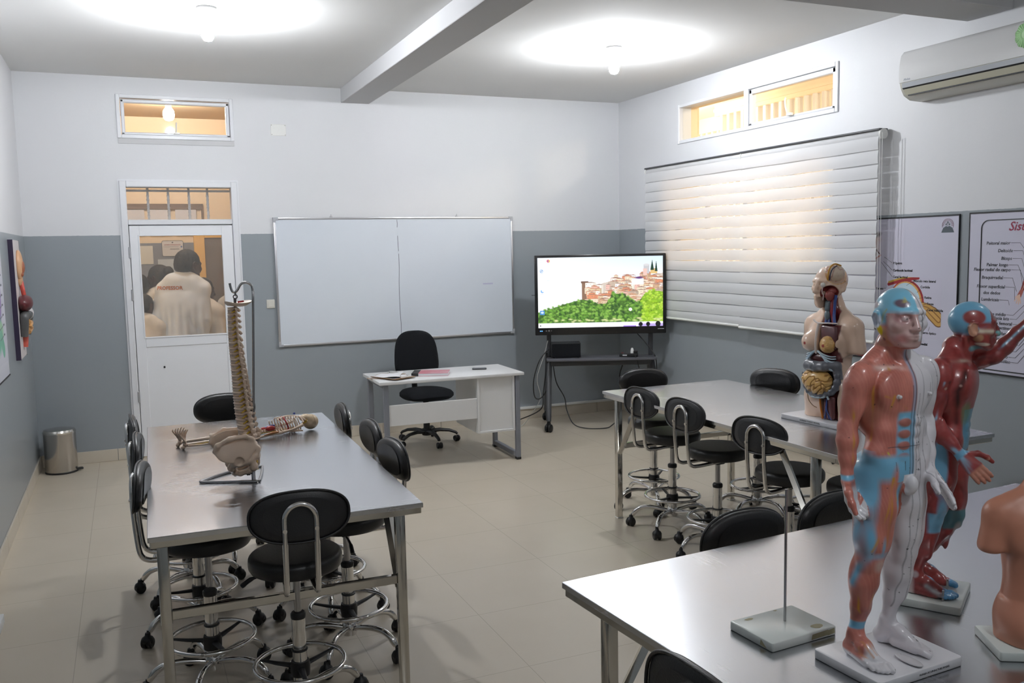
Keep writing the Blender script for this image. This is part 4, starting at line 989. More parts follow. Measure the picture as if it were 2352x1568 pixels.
o_ = obj('muscle_drawing', raster_mesh('muscle_drawing', pic.im, .26, .50), vcol('printed_ink', .5), mp_, 0); o_.location = (mx_(-4.80), -.0047, 1.53-zc2)

# ------------------------------------------------------------------ charts on the left wall
rb = thing('relief_chart', 'white board with raised coloured digestive organs on the left wall', 'relief chart', (0, -.94, 1.487), R(90))
obj('backing_board', MB().box(-.205, .205, -.032, -.0, -.436, .436, bev=.003), principled('pale_pink_board', (.62, .58, .58, 1), .5), rb, 0)
obj('board_edge', MB().box(-.208, -.203, -.033, 0, -.438, .438).box(.203, .208, -.033, 0, -.438, .438), principled('violet_black_edge', (.03, .02, .05, 1), .5), rb, 0)
def rel(name, col, *prims):
    mb = MB()
    for p in prims:
        if p[0] == 'e': mb.ell(p[1], p[2], u=18, v=12)
        else: mb.tube(smoothpath(p[1], 6), p[2], 12)
    obj(name, mb, principled(name+'_paint', col, .35), rb, 70)
rel('head_section', (.62, .36, .20, 1), ('e', (.02, -.04, .25), (.085, .03, .115)), ('e', (.03, -.035, .15), (.05, .025, .06)))
rel('throat', (.36, .12, .06, 1), ('e', (.015, -.062, .235), (.04, .018, .05)), ('e', (.0, -.058, .185), (.03, .014, .02)))
rel('oesophagus', (.52, .07, .05, 1), ('t', [(.03, -.045, .13), (.02, -.055, .06), (.03, -.06, .0), (.05, -.06, -.03)], .016))
rel('liver', (.10, .015, .02, 1), ('e', (-.03, -.065, -.03), (.125, .055, .062)), ('e', (.06, -.07, -.02), (.07, .04, .045)))
rel('stomach', (.60, .58, .58, 1), ('e', (.09, -.06, -.11), (.06, .05, .055)))
rel('colon', (.08, .08, .08, 1), ('t', [(-.10, -.05, -.27), (-.11, -.06, -.19), (-.10, -.065, -.12), (.0, -.075, -.125), (.10, -.075, -.12), (.12, -.06, -.20), (.11, -.05, -.27)], .030))
rel('small_intestine', (.66, .36, .14, 1), ('e', (.0, -.05, -.20), (.085, .05, .065)), ('t', [(-.06, -.085, -.17), (.05, -.09, -.18), (-.05, -.09, -.20), (.05, -.088, -.22), (-.04, -.08, -.245)], .016))
rel('rectum', (.52, .10, .07, 1), ('t', [(.02, -.05, -.26), (.03, -.045, -.31), (.03, -.04, -.36)], .022))
lp = thing('colour_poster', 'poster of blue, violet and green anatomy cut by the left edge', 'poster', (.002, -2.165, 1.47), R(90))
obj('printed_sheet', MB().box(-.535, .535, -.004, 0, -.458, .458), principled('lilac_poster_sheet', (.55, .56, .63, 1), .4), lp, 0)
obj('bottom_strip', MB().box(-.537, .537, -.008, 0, -.466, -.458), M['ink'], lp, 0)
pic = Paint(200, 180, lin(195, 196, 207))
pic.ell(96, 40, 60, 56, lin(120, 160, 204), .3); pic.ell(150, 84, 26, 50, lin(140, 116, 170), .3, .2); pic.ell(120, 130, 46, 40, lin(110, 170, 150), .3); pic.ell(154, 132, 22, 18, lin(150, 190, 160), .3); pic.ell(60, 110, 40, 50, lin(190, 170, 140), .4); pic.line([(150, 140), (166, 160)], 12, lin(112, 172, 150))
for k in range(9): pic.line([(140, 24+k*15), (176, 20+k*15)], .8, lin(90, 90, 100)); pic.rect(176, 17+k*15, 190, 20+k*15, lin(90, 92, 104))
o_ = obj('anatomy_print', raster_mesh('anatomy_print', pic.im, 1.0, .78), vcol('printed_ink', .5), lp, 0); o_.location = (.0, -.0047, .03)
# ------------------------------------------------------------------ sculpting by blended distance fields
V3 = lambda *a: np.array(a, float)
class Sculpt:
    def __init__(s, lo, hi, h):
        s.lo = np.array(lo, float); s.h = h
        s.n = np.ceil((np.array(hi)-s.lo)/h).astype(int)+1
        s.f = np.full(s.n, 1.0, np.float32)
    def _sub(s, c0, c1):
        a = np.clip(np.floor((c0-s.lo)/s.h).astype(int), 0, s.n); b = np.clip(np.ceil((c1-s.lo)/s.h).astype(int)+1, 0, s.n)
        if np.any(b <= a): return None
        sl = tuple(slice(i, j) for i, j in zip(a, b))
        ax = [(s.lo[i]+s.h*np.arange(a[i], b[i])).astype(np.float32) for i in range(3)]
        return sl, np.meshgrid(*ax, indexing='ij', sparse=True)
    def _mix(s, sl, d, k, op):
        f = s.f[sl]
        if op == '-':
            d = -d; h = np.maximum(k-np.abs(f-d), 0)/max(k, 1e-6); s.f[sl] = np.maximum(f, d)+h*h*k*.25
        else:
            h = np.maximum(k-np.abs(f-d), 0)/max(k, 1e-6); s.f[sl] = np.minimum(f, d)-h*h*k*.25
    def cap(s, a, b, ra, rb=None, k=.01, op='+', flat=None):
        """tapered capsule; flat=(axis, factor) squashes it along an axis"""
        a, b = np.array(a, float), np.array(b, float); rb = ra if rb is None else rb; m = max(ra, rb)+k+3*s.h
        q = s._sub(np.minimum(a, b)-m, np.maximum(a, b)+m)
        if q is None: return s
        sl, (X, Y, Z) = q; d = b-a; L = d@d+1e-12
        t = np.clip(((X-a[0])*d[0]+(Y-a[1])*d[1]+(Z-a[2])*d[2])/L, 0, 1)
        px, py, pz = X-a[0]-t*d[0], Y-a[1]-t*d[1], Z-a[2]-t*d[2]
        r2 = px*px+py*py+pz*pz
        if flat is not None:
            n, fc = np.array(flat[0], float), flat[1]; n = n/np.linalg.norm(n); pn = px*n[0]+py*n[1]+pz*n[2]
            r2 = r2+pn*pn*(1/fc**2-1)
        dist = np.sqrt(np.maximum(r2, 0))-(ra+(rb-ra)*t)
        if flat is not None: dist = dist*min(1, flat[1]*1.3)
        s._mix(sl, dist.astype(np.float32), k, op); return s
    def chain(s, pts, rs, k=.01, op='+', flat=None):
        for (a, b, x, y) in zip(pts[:-1], pts[1:], rs[:-1], rs[1:]): s.cap(a, b, x, y, k, op, flat)
        return s
    def ell(s, c, r, k=.01, op='+', rot=None):
        c, r = np.array(c, float), np.array(r, float); m = r.max()+k+3*s.h
        q = s._sub(c-m, c+m)
        if q is None: return s
        sl, (X, Y, Z) = q; x, y, z = X-c[0], Y-c[1], Z-c[2]
        if rot is not None:
            Rm = np.array(rot); x, y, z = (x*Rm[0, j]+y*Rm[1, j]+z*Rm[2, j] for j in range(3))
        k0 = np.sqrt((x/r[0])**2+(y/r[1])**2+(z/r[2])**2); k1 = np.sqrt((x/r[0]**2)**2+(y/r[1]**2)**2+(z/r[2]**2)**2)
        d = k0*(k0-1)/np.maximum(k1, 1e-9); d = np.where(k0 < 1e-3, -r.min(), d)
        s._mix(sl, d.astype(np.float32), k, op); return s
    def box(s, c, hx, k=.002, op='+', rnd=.002):
        c, hx = np.array(c, float), np.array(hx, float); q = s._sub(c-hx-k-.01, c+hx+k+.01)
        if q is None: return s
        sl, (X, Y, Z) = q; ax, ay, az = (np.abs(P-c[i])-(hx[i]-rnd) for i, P in enumerate((X, Y, Z)))
        d = np.sqrt(np.maximum(ax, 0)**2+np.maximum(ay, 0)**2+np.maximum(az, 0)**2)+np.minimum(np.maximum(ax, np.maximum(ay, az)), 0)-rnd
        s._mix(sl, d.astype(np.float32), k, op); return s
    def plane(s, p, n, k=.001):
        """keep what lies behind the plane"""
        p, n = np.array(p, float), np.array(n, float)
        ax = [(s.lo[i]+s.h*np.arange(s.n[i])).astype(np.float32) for i in range(3)]; X, Y, Z = np.meshgrid(*ax, indexing='ij', sparse=True)
        d = (X-p[0])*n[0]+(Y-p[1])*n[1]+(Z-p[2])*n[2]; s.f = np.maximum(s.f, d.astype(np.float32)); return s
    def surface(s):
        f = s.f; f[0], f[-1], f[:, 0], f[:, -1], f[:, :, 0], f[:, :, -1] = (1,)*6
        ins = f < 0; nx, ny, nz = s.n
        c = [ins[i:nx-1+i, j:ny-1+j, k:nz-1+k] for i in (0, 1) for j in (0, 1) for k in (0, 1)]
        tot = sum(x.astype(np.int8) for x in c); act = (tot > 0) & (tot < 8)
        ci = np.argwhere(act); acc = np.zeros((len(ci), 3)); cnt = np.zeros(len(ci))
        off = [(i, j, k) for i in (0, 1) for j in (0, 1) for k in (0, 1)]
        vals = {o: f[ci[:, 0]+o[0], ci[:, 1]+o[1], ci[:, 2]+o[2]].astype(float) for o in off}
        for o in off:
            for axis in range(3):
                if o[axis]: continue
                p = list(o); p[axis] = 1; p = tuple(p); a, b = vals[o], vals[p]; m = (a < 0) != (b < 0)
                t = a[m]/(a[m]-b[m]); q = np.tile(np.array(o, float), (m.sum(), 1)); q[:, axis] = t; acc[m] += q; cnt[m] += 1
        v = s.lo+s.h*(ci+acc/cnt[:, None])
        idx = np.full((nx-1, ny-1, nz-1), -1, np.int64); idx[act] = np.arange(len(ci))
        quads = []
        for axis in range(3):
            u, w = [(1, 2), (2, 0), (0, 1)][axis]
            sa = [slice(1, -1)]*3; sb = [slice(1, -1)]*3; sa[axis] = slice(0, -1); sb[axis] = slice(1, None)
            A, B = ins[tuple(sa)], ins[tuple(sb)]; e = np.argwhere(A != B); fl = A[A != B]
            base = e.copy(); base += 1; base[:, axis] -= 1
            def cell(du, dw):
                q = base.copy(); q[:, u] -= du; q[:, w] -= dw; return idx[q[:, 0], q[:, 1], q[:, 2]]
            q4 = np.stack([cell(1, 1), cell(0, 1), cell(0, 0), cell(1, 0)], 1)
            q4[~fl] = q4[~fl][:, ::-1]; quads.append(q4)
        q = np.concatenate(quads); q = q[(q >= 0).all(1)]
        return v, q
def smooth_verts(v, q, it=2, lam=.5):
    e = np.concatenate([q[:, [0, 1]], q[:, [1, 2]], q[:, [2, 3]], q[:, [3, 0]]]); e = np.unique(np.sort(e, 1), axis=0); n = len(v)
    deg = np.bincount(e.ravel(), minlength=n).astype(float)
    for k in range(it):
        acc = np.stack([np.bincount(e[:, 0], v[e[:, 1], i], n)+np.bincount(e[:, 1], v[e[:, 0], i], n) for i in range(3)], 1)
        v = v+(acc/deg[:, None]-v)*(lam if k % 2 == 0 else -lam*1.02)
    return v
def vnormals(v, q):
    n = np.cross(v[q[:, 2]]-v[q[:, 0]], v[q[:, 3]]-v[q[:, 1]]); o = np.zeros_like(v)
    for i in range(4):
        for a in range(3): o[:, a] += np.bincount(q[:, i], n[:, a], len(v))
    return o/np.maximum(np.linalg.norm(o, axis=1, keepdims=True), 1e-12)
def frame(fwd, up=(0, 0, 1)):
    """columns: left, back, up for a part that looks along fwd"""
    f = np.array(fwd, float); f /= np.linalg.norm(f); u = np.array(up, float); u = u-f*(u@f); u /= np.linalg.norm(u); l = np.cross(u, f)
    return np.stack([l, -f, u], 1)
def hand(S, wrist, d, palm, s, thumb=1, curl=.4, r0=.011, kk=.004):
    """d: direction of the fingers, palm: direction the palm faces, thumb=+1/-1: side (along palm x d) the thumb leaves"""
    w = np.array(wrist, float); d = np.array(d, float); d /= np.linalg.norm(d); p = np.array(palm, float); p = p-d*(p@d); p /= np.linalg.norm(p); t = np.cross(p, d)*thumb
    L = .088*s
    S.cap(w, w+d*L*.30, r0*s, .0115*s, kk*s*2, flat=(p, .8))
    for i, o in enumerate((-.42, -.14, .14, .42)):
        S.cap(w+d*L*.12+t*o*.016*s, w+d*L*.48+t*o*.030*s, .0085*s, .0072*s, kk*s*1.6, flat=(p, .85))
    ln = (.30, .37, .40, .36)
    for i, o in enumerate((-.46, -.155, .15, .45)):
        a = w+d*L*.48+t*o*.030*s; r = (.0046, .0051, .0053, .0051)[i]*s; dd = d+t*o*.14; dd /= np.linalg.norm(dd); pts = [a]; ang = 0
        for j, fr in enumerate((.48, .30, .22)):
            ang += curl*(.55, .9, .7)[j]; pts.append(pts[-1]+(dd*math.cos(ang)+p*math.sin(ang))*L*ln[i]*1.15*fr)
        S.chain(pts, [r*1.08, r, r*.92, r*.80], .0022*s)
    a = w+d*L*.10+t*.010*s+p*.002*s; b = a+(d*.55+t*.75+p*.35)*L*.30; c = b+(d*.85+t*.40+p*.30)*L*.24; e = c+(d*.95+t*.12+p*.28)*L*.18
    S.chain([a, b, c, e], [.0085*s, .0066*s, .0058*s, .0046*s], .005*s)
def foot(S, ankle, toe, s, side, k=.008):
    """side +1: the little toe is towards +local x of the foot frame"""
    a, t = np.array(ankle, float), np.array(toe, float); f = t-a; f[2] = 0; f /= np.linalg.norm(f); lft = np.cross((0, 0, 1), f)*side; z0 = t[2]-.010*s
    g = lambda al, la, z: np.array((a[0], a[1], z0))+f*al*s+lft*la*s+np.array((0, 0, z*s))
    S.ell(g(-.016, 0, .019), (.0175*s,)*3, k*s); S.cap(a, g(-.006, 0, .03), .0165*s, .019*s, k*s)
    S.chain([g(.0, 0, .048), g(.030, 0, .034), g(.062, -.003, .018)], [.0175*s, .0165*s, .0125*s], k*s*1.2)
    S.cap(g(-.012, .004, .014), g(.055, .012, .011), .0145*s, .0115*s, k*s); S.cap(g(.02, -.008, .014), g(.068, -.012, .0115), .011*s, .0115*s, k*s)
    for i, la in enumerate((-.0175, -.0055, .003, .0105, .0175)):
        r = (.0078, .0058, .0055, .0052, .0048)[i]; e = (.099, .099, .095, .089, .081)[i]
        S.chain([g(.062, la*.95, .012), g(e-.012, la, .0125), g(e, la, .0085)], [r*1.05*s, r*s, r*.95*s], .0035*s)
def face(S, c, F, s):
    """head and features; F columns left, back, up; c: centre of the skull"""
    P = lambda l, b, u: np.array(c)+F@np.array((l, b, u))*s
    E = lambda p, r, k=.006, op='+': S.ell(P(*p), np.array(r)*s, k*s, op, F)
    C_ = lambda a, b, ra, rb, k=.005, op='+': S.cap(P(*a), P(*b), ra*s, rb*s, k*s, op)
    E((0, .006, .012), (.0455, .054, .050)); E((0, -.018, -.006), (.041, .038, .046), .012); E((0, -.026, -.040), (.027, .026, .024), .016)
    E((0, -.043, -.056), (.012, .010, .009), .010)                                  # chin
    for q in (-1, 1):
        C_((q*.036, .0, -.022), (q*.014, -.040, -.053), .012, .010, .014)           # jaw
        E((q*.027, -.037, -.014), (.013, .012, .011), .012)                         # cheekbone
        C_((q*.007, -.052, .014), (q*.027, -.043, .012), .0055, .0055, .007)        # brow
        E((q*.0175, -.0525, .0005), (.0105, .008, .0075), .005, '-')                # socket
        E((q*.0175, -.0440, .0), (.0098, .0085, .0082), .0012)                      # eyeball
        C_((q*.0095, -.0500, .0045), (q*.0255, -.0465, .0040), .0022, .0022, .0022)  # upper lid
        C_((q*.0100, -.0500, -.0050), (q*.0250, -.0465, -.0050), .0019, .0018, .0025)
        E((q*.0062, -.0590, -.0225), (.0055, .0060, .0045), .004)                   # wing of the nose
        E((q*.0035, -.0625, -.0268), (.0019, .0030, .0016), .0012, '-')
        # ear
        S.ell(P(q*.0460, .010, -.008), np.array((.0045, .0125, .0200))*s, .003*s, '+', F)
        S.ell(P(q*.0505, .006, -.008), np.array((.0040, .0065, .0115))*s, .003*s, '-', F)
        S.chain([P(q*.0480, .000, -.010), P(q*.0500, .001, .008), P(q*.0505, .013, .010), P(q*.0505, .020, .000), P(q*.0490, .013, -.016), P(q*.0475, .003, -.0235)], np.array([.0024, .0028, .003, .003, .003, .0036])*s, .002*s)
        E((q*.0475, -.001, -.009), (.0022, .0030, .0045), .002)
    C_((0, -.052, .012), (0, -.0665, -.019), .0044, .0064, .006)                   # nose ridge
    E((0, -.0650, -.0205), (.0075, .0062, .0058), .005)
    E((0, -.0510, -.038), (.017, .010, .011), .010)                                 # muzzle
    C_((-.013, -.0545, -.0372), (0, -.0612, -.0352), .0016, .0027, .003); C_((.013, -.0545, -.0372), (0, -.0612, -.0352), .0016, .0027, .003)
    C_((-.011, -.0535, -.0412), (0, -.0590, -.0425), .0018, .0033, .003); C_((.011, -.0535, -.0412), (0, -.0590, -.0425), .0018, .0033, .003)
    C_((-.013, -.0580, -.0388), (0, -.0645, -.0385), .0009, .0011, .001, '-'); C_((.013, -.0580, -.0388), (0, -.0645, -.0385), .0009, .0011, .001, '-')
def torso_arms_legs(S, J, s=1., muscle=1., legs=True, arms=True, breast=0.):
    """J: joint positions (numpy) in the figure's own frame, X to its left, front towards -Y"""
    G = {k: np.array(v, float) for k, v in J.items()}; ch, wa, pe = G['chest'], G['waist'], G['pelvis']
    e = lambda c, r, k=.02, op='+', rot=None: S.ell(c, np.array(r)*s, k*s, op, rot)
    up = ch-wa; up = up/np.linalg.norm(up); F = frame((0, -1, 0), up); at = lambda base, l, b, u: base+F@np.array((l, b, u))*s
    e(ch, (.082, .054, .085), .03, rot=F); e(at(ch, 0, .005, .035), (.078, .042, .040), .03, rot=F); e(wa, (.066, .046, .062), .035, rot=F); e(pe, (.080, .052, .055), .04)
    S.cap(G['neck'], G['head']+np.array((0, .008, -.02))*s, .0275*s, .0285*s, .014*s)
    m = muscle
    for q, sd in ((-1, 'R'), (1, 'L')):
        sh = G['shoulder'+sd]
        S.chain([at(ch, q*.013, .012, .110), at(ch, q*.045, .014, .078), sh+np.array((-q*.008, .006, .008))*s], [.020*s, .018*s, .018*s], .026*s)     # trapezius
        S.cap(at(ch, q*.008, -.030, .063), sh+np.array((-q*.012, -.008, .010))*s, .0065*s, .0065*s, .006*s)                                          # clavicle
        S.cap(G['head']+np.array((q*.034, .012, -.030))*s, at(ch, q*.007, -.030, .066), .008*s, .006*s, .007*s)                                       # sternomastoid
        e(at(ch, q*.040, -.033, .018), (.044, .0160, .040), .018, rot=F)                                                                               # pectoral
        e(at(ch, q*.066, .012, -.02), (.026, .036, .060), .02, rot=F)                                                                                 # latissimus
        for j in range(4): S.cap(at(ch, q*(.062-.004*j), -.030+.006*j, -.018-.016*j), at(ch, q*(.074-.005*j), -.006, -.008-.016*j), .0055*s*m, .006*s*m, .006*s)  # serratus
        for j in range(4): e(at(wa, q*.0165, -.043+.0012*j, .040-.0255*j), (.0155, .008, .0115), .004, rot=F)                                          # rectus
        S.chain([at(wa, q*.055, -.016, .02), at(wa, q*.066, -.012, -.03), pe+np.array((q*.058, -.030, .020))*s], [.018*s, .020*s, .014*s], .02*s)      # oblique
        e(pe+np.array((q*.042, .036, -.012))*s, (.040, .034, .042), .016)                                                                             # gluteus
        if breast: e(at(ch, q*.043, -.050, .006), np.array((.038, .034, .036))*breast, .014, rot=F)
        if arms:
            el, wr = G['elbow'+sd], G['wrist'+sd]; d = el-sh; L = np.linalg.norm(d); d /= L; fa = wr-el; Lf = np.linalg.norm(fa); fa /= Lf
            fr = np.array((0, -1., 0)); fr = fr-d*(fr@d); fr /= np.linalg.norm(fr)
            S.chain([sh, sh+d*L*.5, el], [.026*s, .0235*s, .0185*s], .012*s)
            e(sh+d*.020*s+np.array((q*.006, 0, 0))*s, (.027, .030, .040), .010, rot=frame(fr, -d))                                                    # deltoid
            e(sh+d*L*.56+fr*.009*s, (.0165, .0165, .040), .008, rot=frame(fr, -d)); e(sh+d*L*.55-fr*.010*s, (.0190, .016, .046), .008, rot=frame(fr, -d))
            S.chain([el, el+fa*Lf*.28, el+fa*Lf*.65, wr], [.0185*s, .0215*s, .0165*s, .0118*s], .012*s)
            e(el+fa*Lf*.25+np.array((q*.006, -.004, 0))*s, (.0125, .0125, .036), .008, rot=frame(fr, -fa))
            if 'hand'+sd in G:
                hd = G['hand'+sd]; hand(S, wr, hd[:3], G['palm'+sd], s*J.get('handscale', 1.0), J.get('thumb'+sd, 1), float(J.get('curl'+sd, .4)))
        if legs:
            hp, kn, an = G['hip'+sd], G['knee'+sd], G['ankle'+sd]; d = kn-hp; L = np.linalg.norm(d); d /= L; c = an-kn; Lc = np.linalg.norm(c); c /= Lc
            S.chain([hp+np.array((0, 0, .01))*s, hp+d*L*.35, hp+d*L*.75, kn], [.046*s, .0435*s, .033*s, .0270*s], .02*s)
            fr = np.array((0, -1., 0)); fr = fr-d*(fr@d); fr /= np.linalg.norm(fr); lt = np.cross(-d, fr)
            Fr = frame(fr, -d)
            e(hp+d*L*.50+fr*.020*s, (.021, .021, .085), .010, rot=Fr); e(hp+d*L*.58+fr*.013*s+lt*.022*s, (.019, .021, .070), .010, rot=Fr); e(hp+d*L*.66+fr*.012*s-lt*.021*s, (.018, .020, .050), .010, rot=Fr)
            e(hp+d*L*.50-fr*.018*s, (.028, .024, .080), .012, rot=Fr)
            e(kn+np.array((0, -.015, .002))*s, (.015, .012, .018), .008); e(kn+np.array((0, -.013, -.026))*s, (.009, .010, .012), .008)
            S.chain([kn, kn+c*Lc*.30, kn+c*Lc*.65, an], [.0265*s, .0270*s, .0200*s, .0145*s], .014*s)
            bk = np.array((0, 1., 0))
            for w in (-1, 1): e(kn+c*Lc*.27+bk*.014*s+np.array((w*.0105, 0, 0))*s, (.0175, .020, .052), .009, rot=frame(-bk, -c))
            e(kn+c*Lc*.35-bk*.012*s+np.array((q*.008, 0, 0))*s, (.012, .012, .055), .010, rot=frame(-bk, -c))
            for w in (-1, 1): e(an+np.array((w*.0135, .002, .002))*s, (.006, .008, .008), .005)
            if 'toe'+sd in G: foot(S, an, G['toe'+sd], s, 1 if sd == 'L' else -1)
    return G
def seg_dist(P, pts):
    best = np.full(len(P), 9.); pts = np.asarray(pts, float)
    for a, b in zip(pts[:-1], pts[1:]):
        d = b-a; t = np.clip((P-a)@d/(d@d+1e-12), 0, 1); best = np.minimum(best, np.linalg.norm(P-a-t[:, None]*d, axis=1))
    return best
def vnoise(P, sc, seed=0):
    r = np.random.default_rng(seed); o = np.zeros(len(P))
    for k in range(5):
        d = r.normal(size=3); d /= np.linalg.norm(d); o += np.sin(P@d*sc*(1+.45*k)+r.uniform(0, 6.28)+1.3*np.sin(P@np.roll(d, 1)*sc*.7))/(1+.4*k)
    return o/2.6
def blend(c, m, col):
    m = np.clip(m, 0, 1)[:, None]; return c*(1-m)+np.asarray(col)*m
def blob(P, c, r, soft=.25):
    d = np.sqrt((((P-np.array(c))/np.array(r))**2).sum(1)); return np.clip((1-d)/soft, 0, 1)
def sculpt_mesh(name, v, q, cols=None):
    me = np_mesh(name, v, q)
    if cols is not None: colour(me, cols)
    return me
# ------------------------------------------------------------------ anatomical figures on the nearest table
M['painted'] = vcol('glossy_painted_plastic', .30, .5, coat=.35)
def slab(w, d, h, r=.012): return MB().prism(rrect(w, d, r), 0, h, bev=.003)
BT = .022
# half white, half muscle standing figure
fig = thing('acupuncture_figure', 'standing man model, one half muscles and the other half white with black lines', 'anatomical model', (2.306, -7.030, TZ), R(3), 'muscle figures on the nearest table')
obj('base_slab', slab(.262, .190, BT, .010), M['base_white'], fig)
JA = dict(head=(.0, -.010, .765), neck=(0, .004, .675), chest=(0, .0, .590), waist=(0, -.002, .500), pelvis=(0, .002, .430),
          shoulderR=(-.095, .004, .644), shoulderL=(.093, -.002, .644), elbowR=(-.121, .016, .530), wristR=(-.132, .004, .428), elbowL=(.112, .014, .524), wristL=(.091, -.024, .416), handscale=1.22,
          handR=(.14, -.12, -1), palmR=(.35, -.92, -.1), thumbR=-1, curlR=.42, handL=(-.02, -.72, -.64), palmL=(-.35, -.45, -.75), thumbL=1, curlL=.12,
          hipR=(-.044, .0, .410), kneeR=(-.069, -.004, .232), ankleR=(-.076, .022, .060), toeR=(-.094, -.080, .010), hipL=(.042, .002, .410), kneeL=(.041, -.002, .232), ankleL=(.036, .032, .060), toeL=(.070, -.068, .010))
S = Sculpt((-.17, -.14, -.004), (.17, .10, .835), .0017)
G = torso_arms_legs(S, JA); FH = frame((-.30, -1, -.03)); face(S, G['head'], FH, 1.0)
S.ell((0, -.052, .402), (.013, .015, .020), .006).ell((0, -.046, .388), (.015, .012, .012), .005)
for q in (-1, 1): S.ell((q*.046, -.0565, .598), (.0045, .004, .0045), .001)
S.ell((.0, -.058, .006), (.014, .036, .005), .002)                  # loose sole piece between the feet
v, q4 = S.surface(); v = smooth_verts(v, q4, 4); nv = vnormals(v, q4); X, Y, Z = v.T; front = nv[:, 1] < .1
red, dred, blue, white, yel = lin(202, 124, 110), lin(150, 74, 64), lin(120, 182, 214), lin(222, 220, 224), lin(206, 150, 40)
c = np.tile(red, (len(v), 1)); c *= (1+.10*vnoise(v*[1, 1, .35], 260, 1))[:, None]
c = blend(c, np.clip(.5+.9*vnoise(v, 46, 2)-.25, 0, 1)*.6, dred)
fib = np.clip(np.sin(X*900+Z*160+2*vnoise(v, 60, 5))*.5, 0, 1)*.25; c = blend(c, fib*1.3, lin(222, 160, 140))
wh = white*np.ones((len(v), 1))
# blue fascia: hip, abdomen sheath, lower thigh, knee band, wrist, ankle
ab = np.clip((.0405-np.abs(X))/.007, 0, 1)*(Z > .41)*np.clip((.566-Z)/.007, 0, 1)*front*(Y < -.02)
for j in range(4): c = blend(c, ab*0+blob(v, (-.0165, -.045, .540-.0255*j), (.0190, .05, .0135), .3)*0, red)
c = blend(c, ab*1.0, blue)
for j in range(4): c = blend(c, blob(v, (-.0200, -.047, .540-.0255*j), (.0185, .03, .0112), .3)*front, lin(172, 108, 98))
c = blend(c, np.clip((.474-Z)/.012, 0, 1)*np.clip((Z-.405)/.02, 0, 1)*(X < 0)*(1-blob(v, (-.030, -.06, .415), (.030, .06, .045), .5))*(np.abs(X) < .098), blue)
hipb = blob(v, (-.085, -.005, .385), (.024, .04, .125), .35); c = blend(c, hipb*(X < -.058)*(np.abs(X) < .098)*(Z < .48), blue)
c = blend(c, blob(v, (-.028, -.05, .375), (.012, .03, .045), .5), blue)
c = blend(c, blob(v, (-.092, -.01, .285), (.014, .05, .055), .5), blue); c = blend(c, blob(v, (-.066, -.02, .248), (.030, .03, .013), .6)*.9, blue); c = blend(c, blob(v, (-.066, -.035, .270), (.007, .02, .030), .6)*.8, blue)
c = blend(c, np.exp(-((seg_dist(v, [(-.085, -.02, .245), (-.098, .0, .215), (-.102, .012, .180)]))/.009)**2), blue)
knee = blob(v, (-.068, -.03, .226), (.018, .02, .022), .6); c = blend(c, knee*.7, lin(206, 186, 176))
for z0, z1, xs in ((.418, .432, -.105), (.068, .090, -.05)):
    c = blend(c, ((X < xs) if z0 > .3 else (X < -.03)).astype(float)*np.clip((Z-z0)/.004, 0, 1)*np.clip((z1-Z)/.004, 0, 1), blue)
# clavicle, yellow nerves, side tint
c = blend(c, np.exp(-(seg_dist(v, [(-.008, -.035, .652), (-.045, -.026, .657), (-.088, -.006, .657)])/.0065)**2), lin(226, 190, 180))
for pts in ([(-.02, -.005, .715), (-.045, -.01, .665), (-.060, -.03, .640)], [(-.075, -.045, .600), (-.045, -.058, .588), (-.02, -.055, .57)], [(-.086, -.02, .620), (-.086, -.02, .56), (-.080, -.01, .50)], [(-.124, .0, .600), (-.128, -.01, .53), (-.132, -.014, .44)], [(-.115, -.02, .56), (-.122, -.022, .50), (-.125, -.015, .45)],
            [(-.050, -.048, .420), (-.062, -.05, .36), (-.078, -.045, .30), (-.09, -.03, .26)], [(-.050, -.048, .420), (-.055, -.05, .34), (-.060, -.045, .27)], [(-.05, -.05, .42), (-.04, -.05, .40), (-.036, -.045, .37)], [(-.09, -.0, .20), (-.094, -.0, .12), (-.084, -.02, .07), (-.084, -.05, .035)], [(-.07, -.02, .19), (-.075, -.015, .10), (-.08, -.03, .05), (-.09, -.06, .03)], [(-.038, -.03, .71), (-.048, -.02, .68), (-.05, -.03, .65)], [(-.03, -.03, .73), (-.028, -.045, .66)], [(-.055, -.05, .60), (-.06, -.045, .57), (-.055, -.045, .545)]):
    c = blend(c, np.exp(-(seg_dist(v, pts)/.0028)**2)*.8, yel)
c = blend(c, blob(v, (-.078, .0, .57), (.02, .05, .07), .8)*.6, lin(104, 64, 20)); c = blend(c, blob(v, (-.05, -.05, .31), (.03, .04, .05), .8)*.35, lin(150, 80, 30))
for x0 in (-.085, -.075, -.06): c = blend(c, np.exp(-(seg_dist(v, [(x0, -.04, .476), (x0+.012, -.05, .462)])/.002)**2), lin(206, 206, 60))
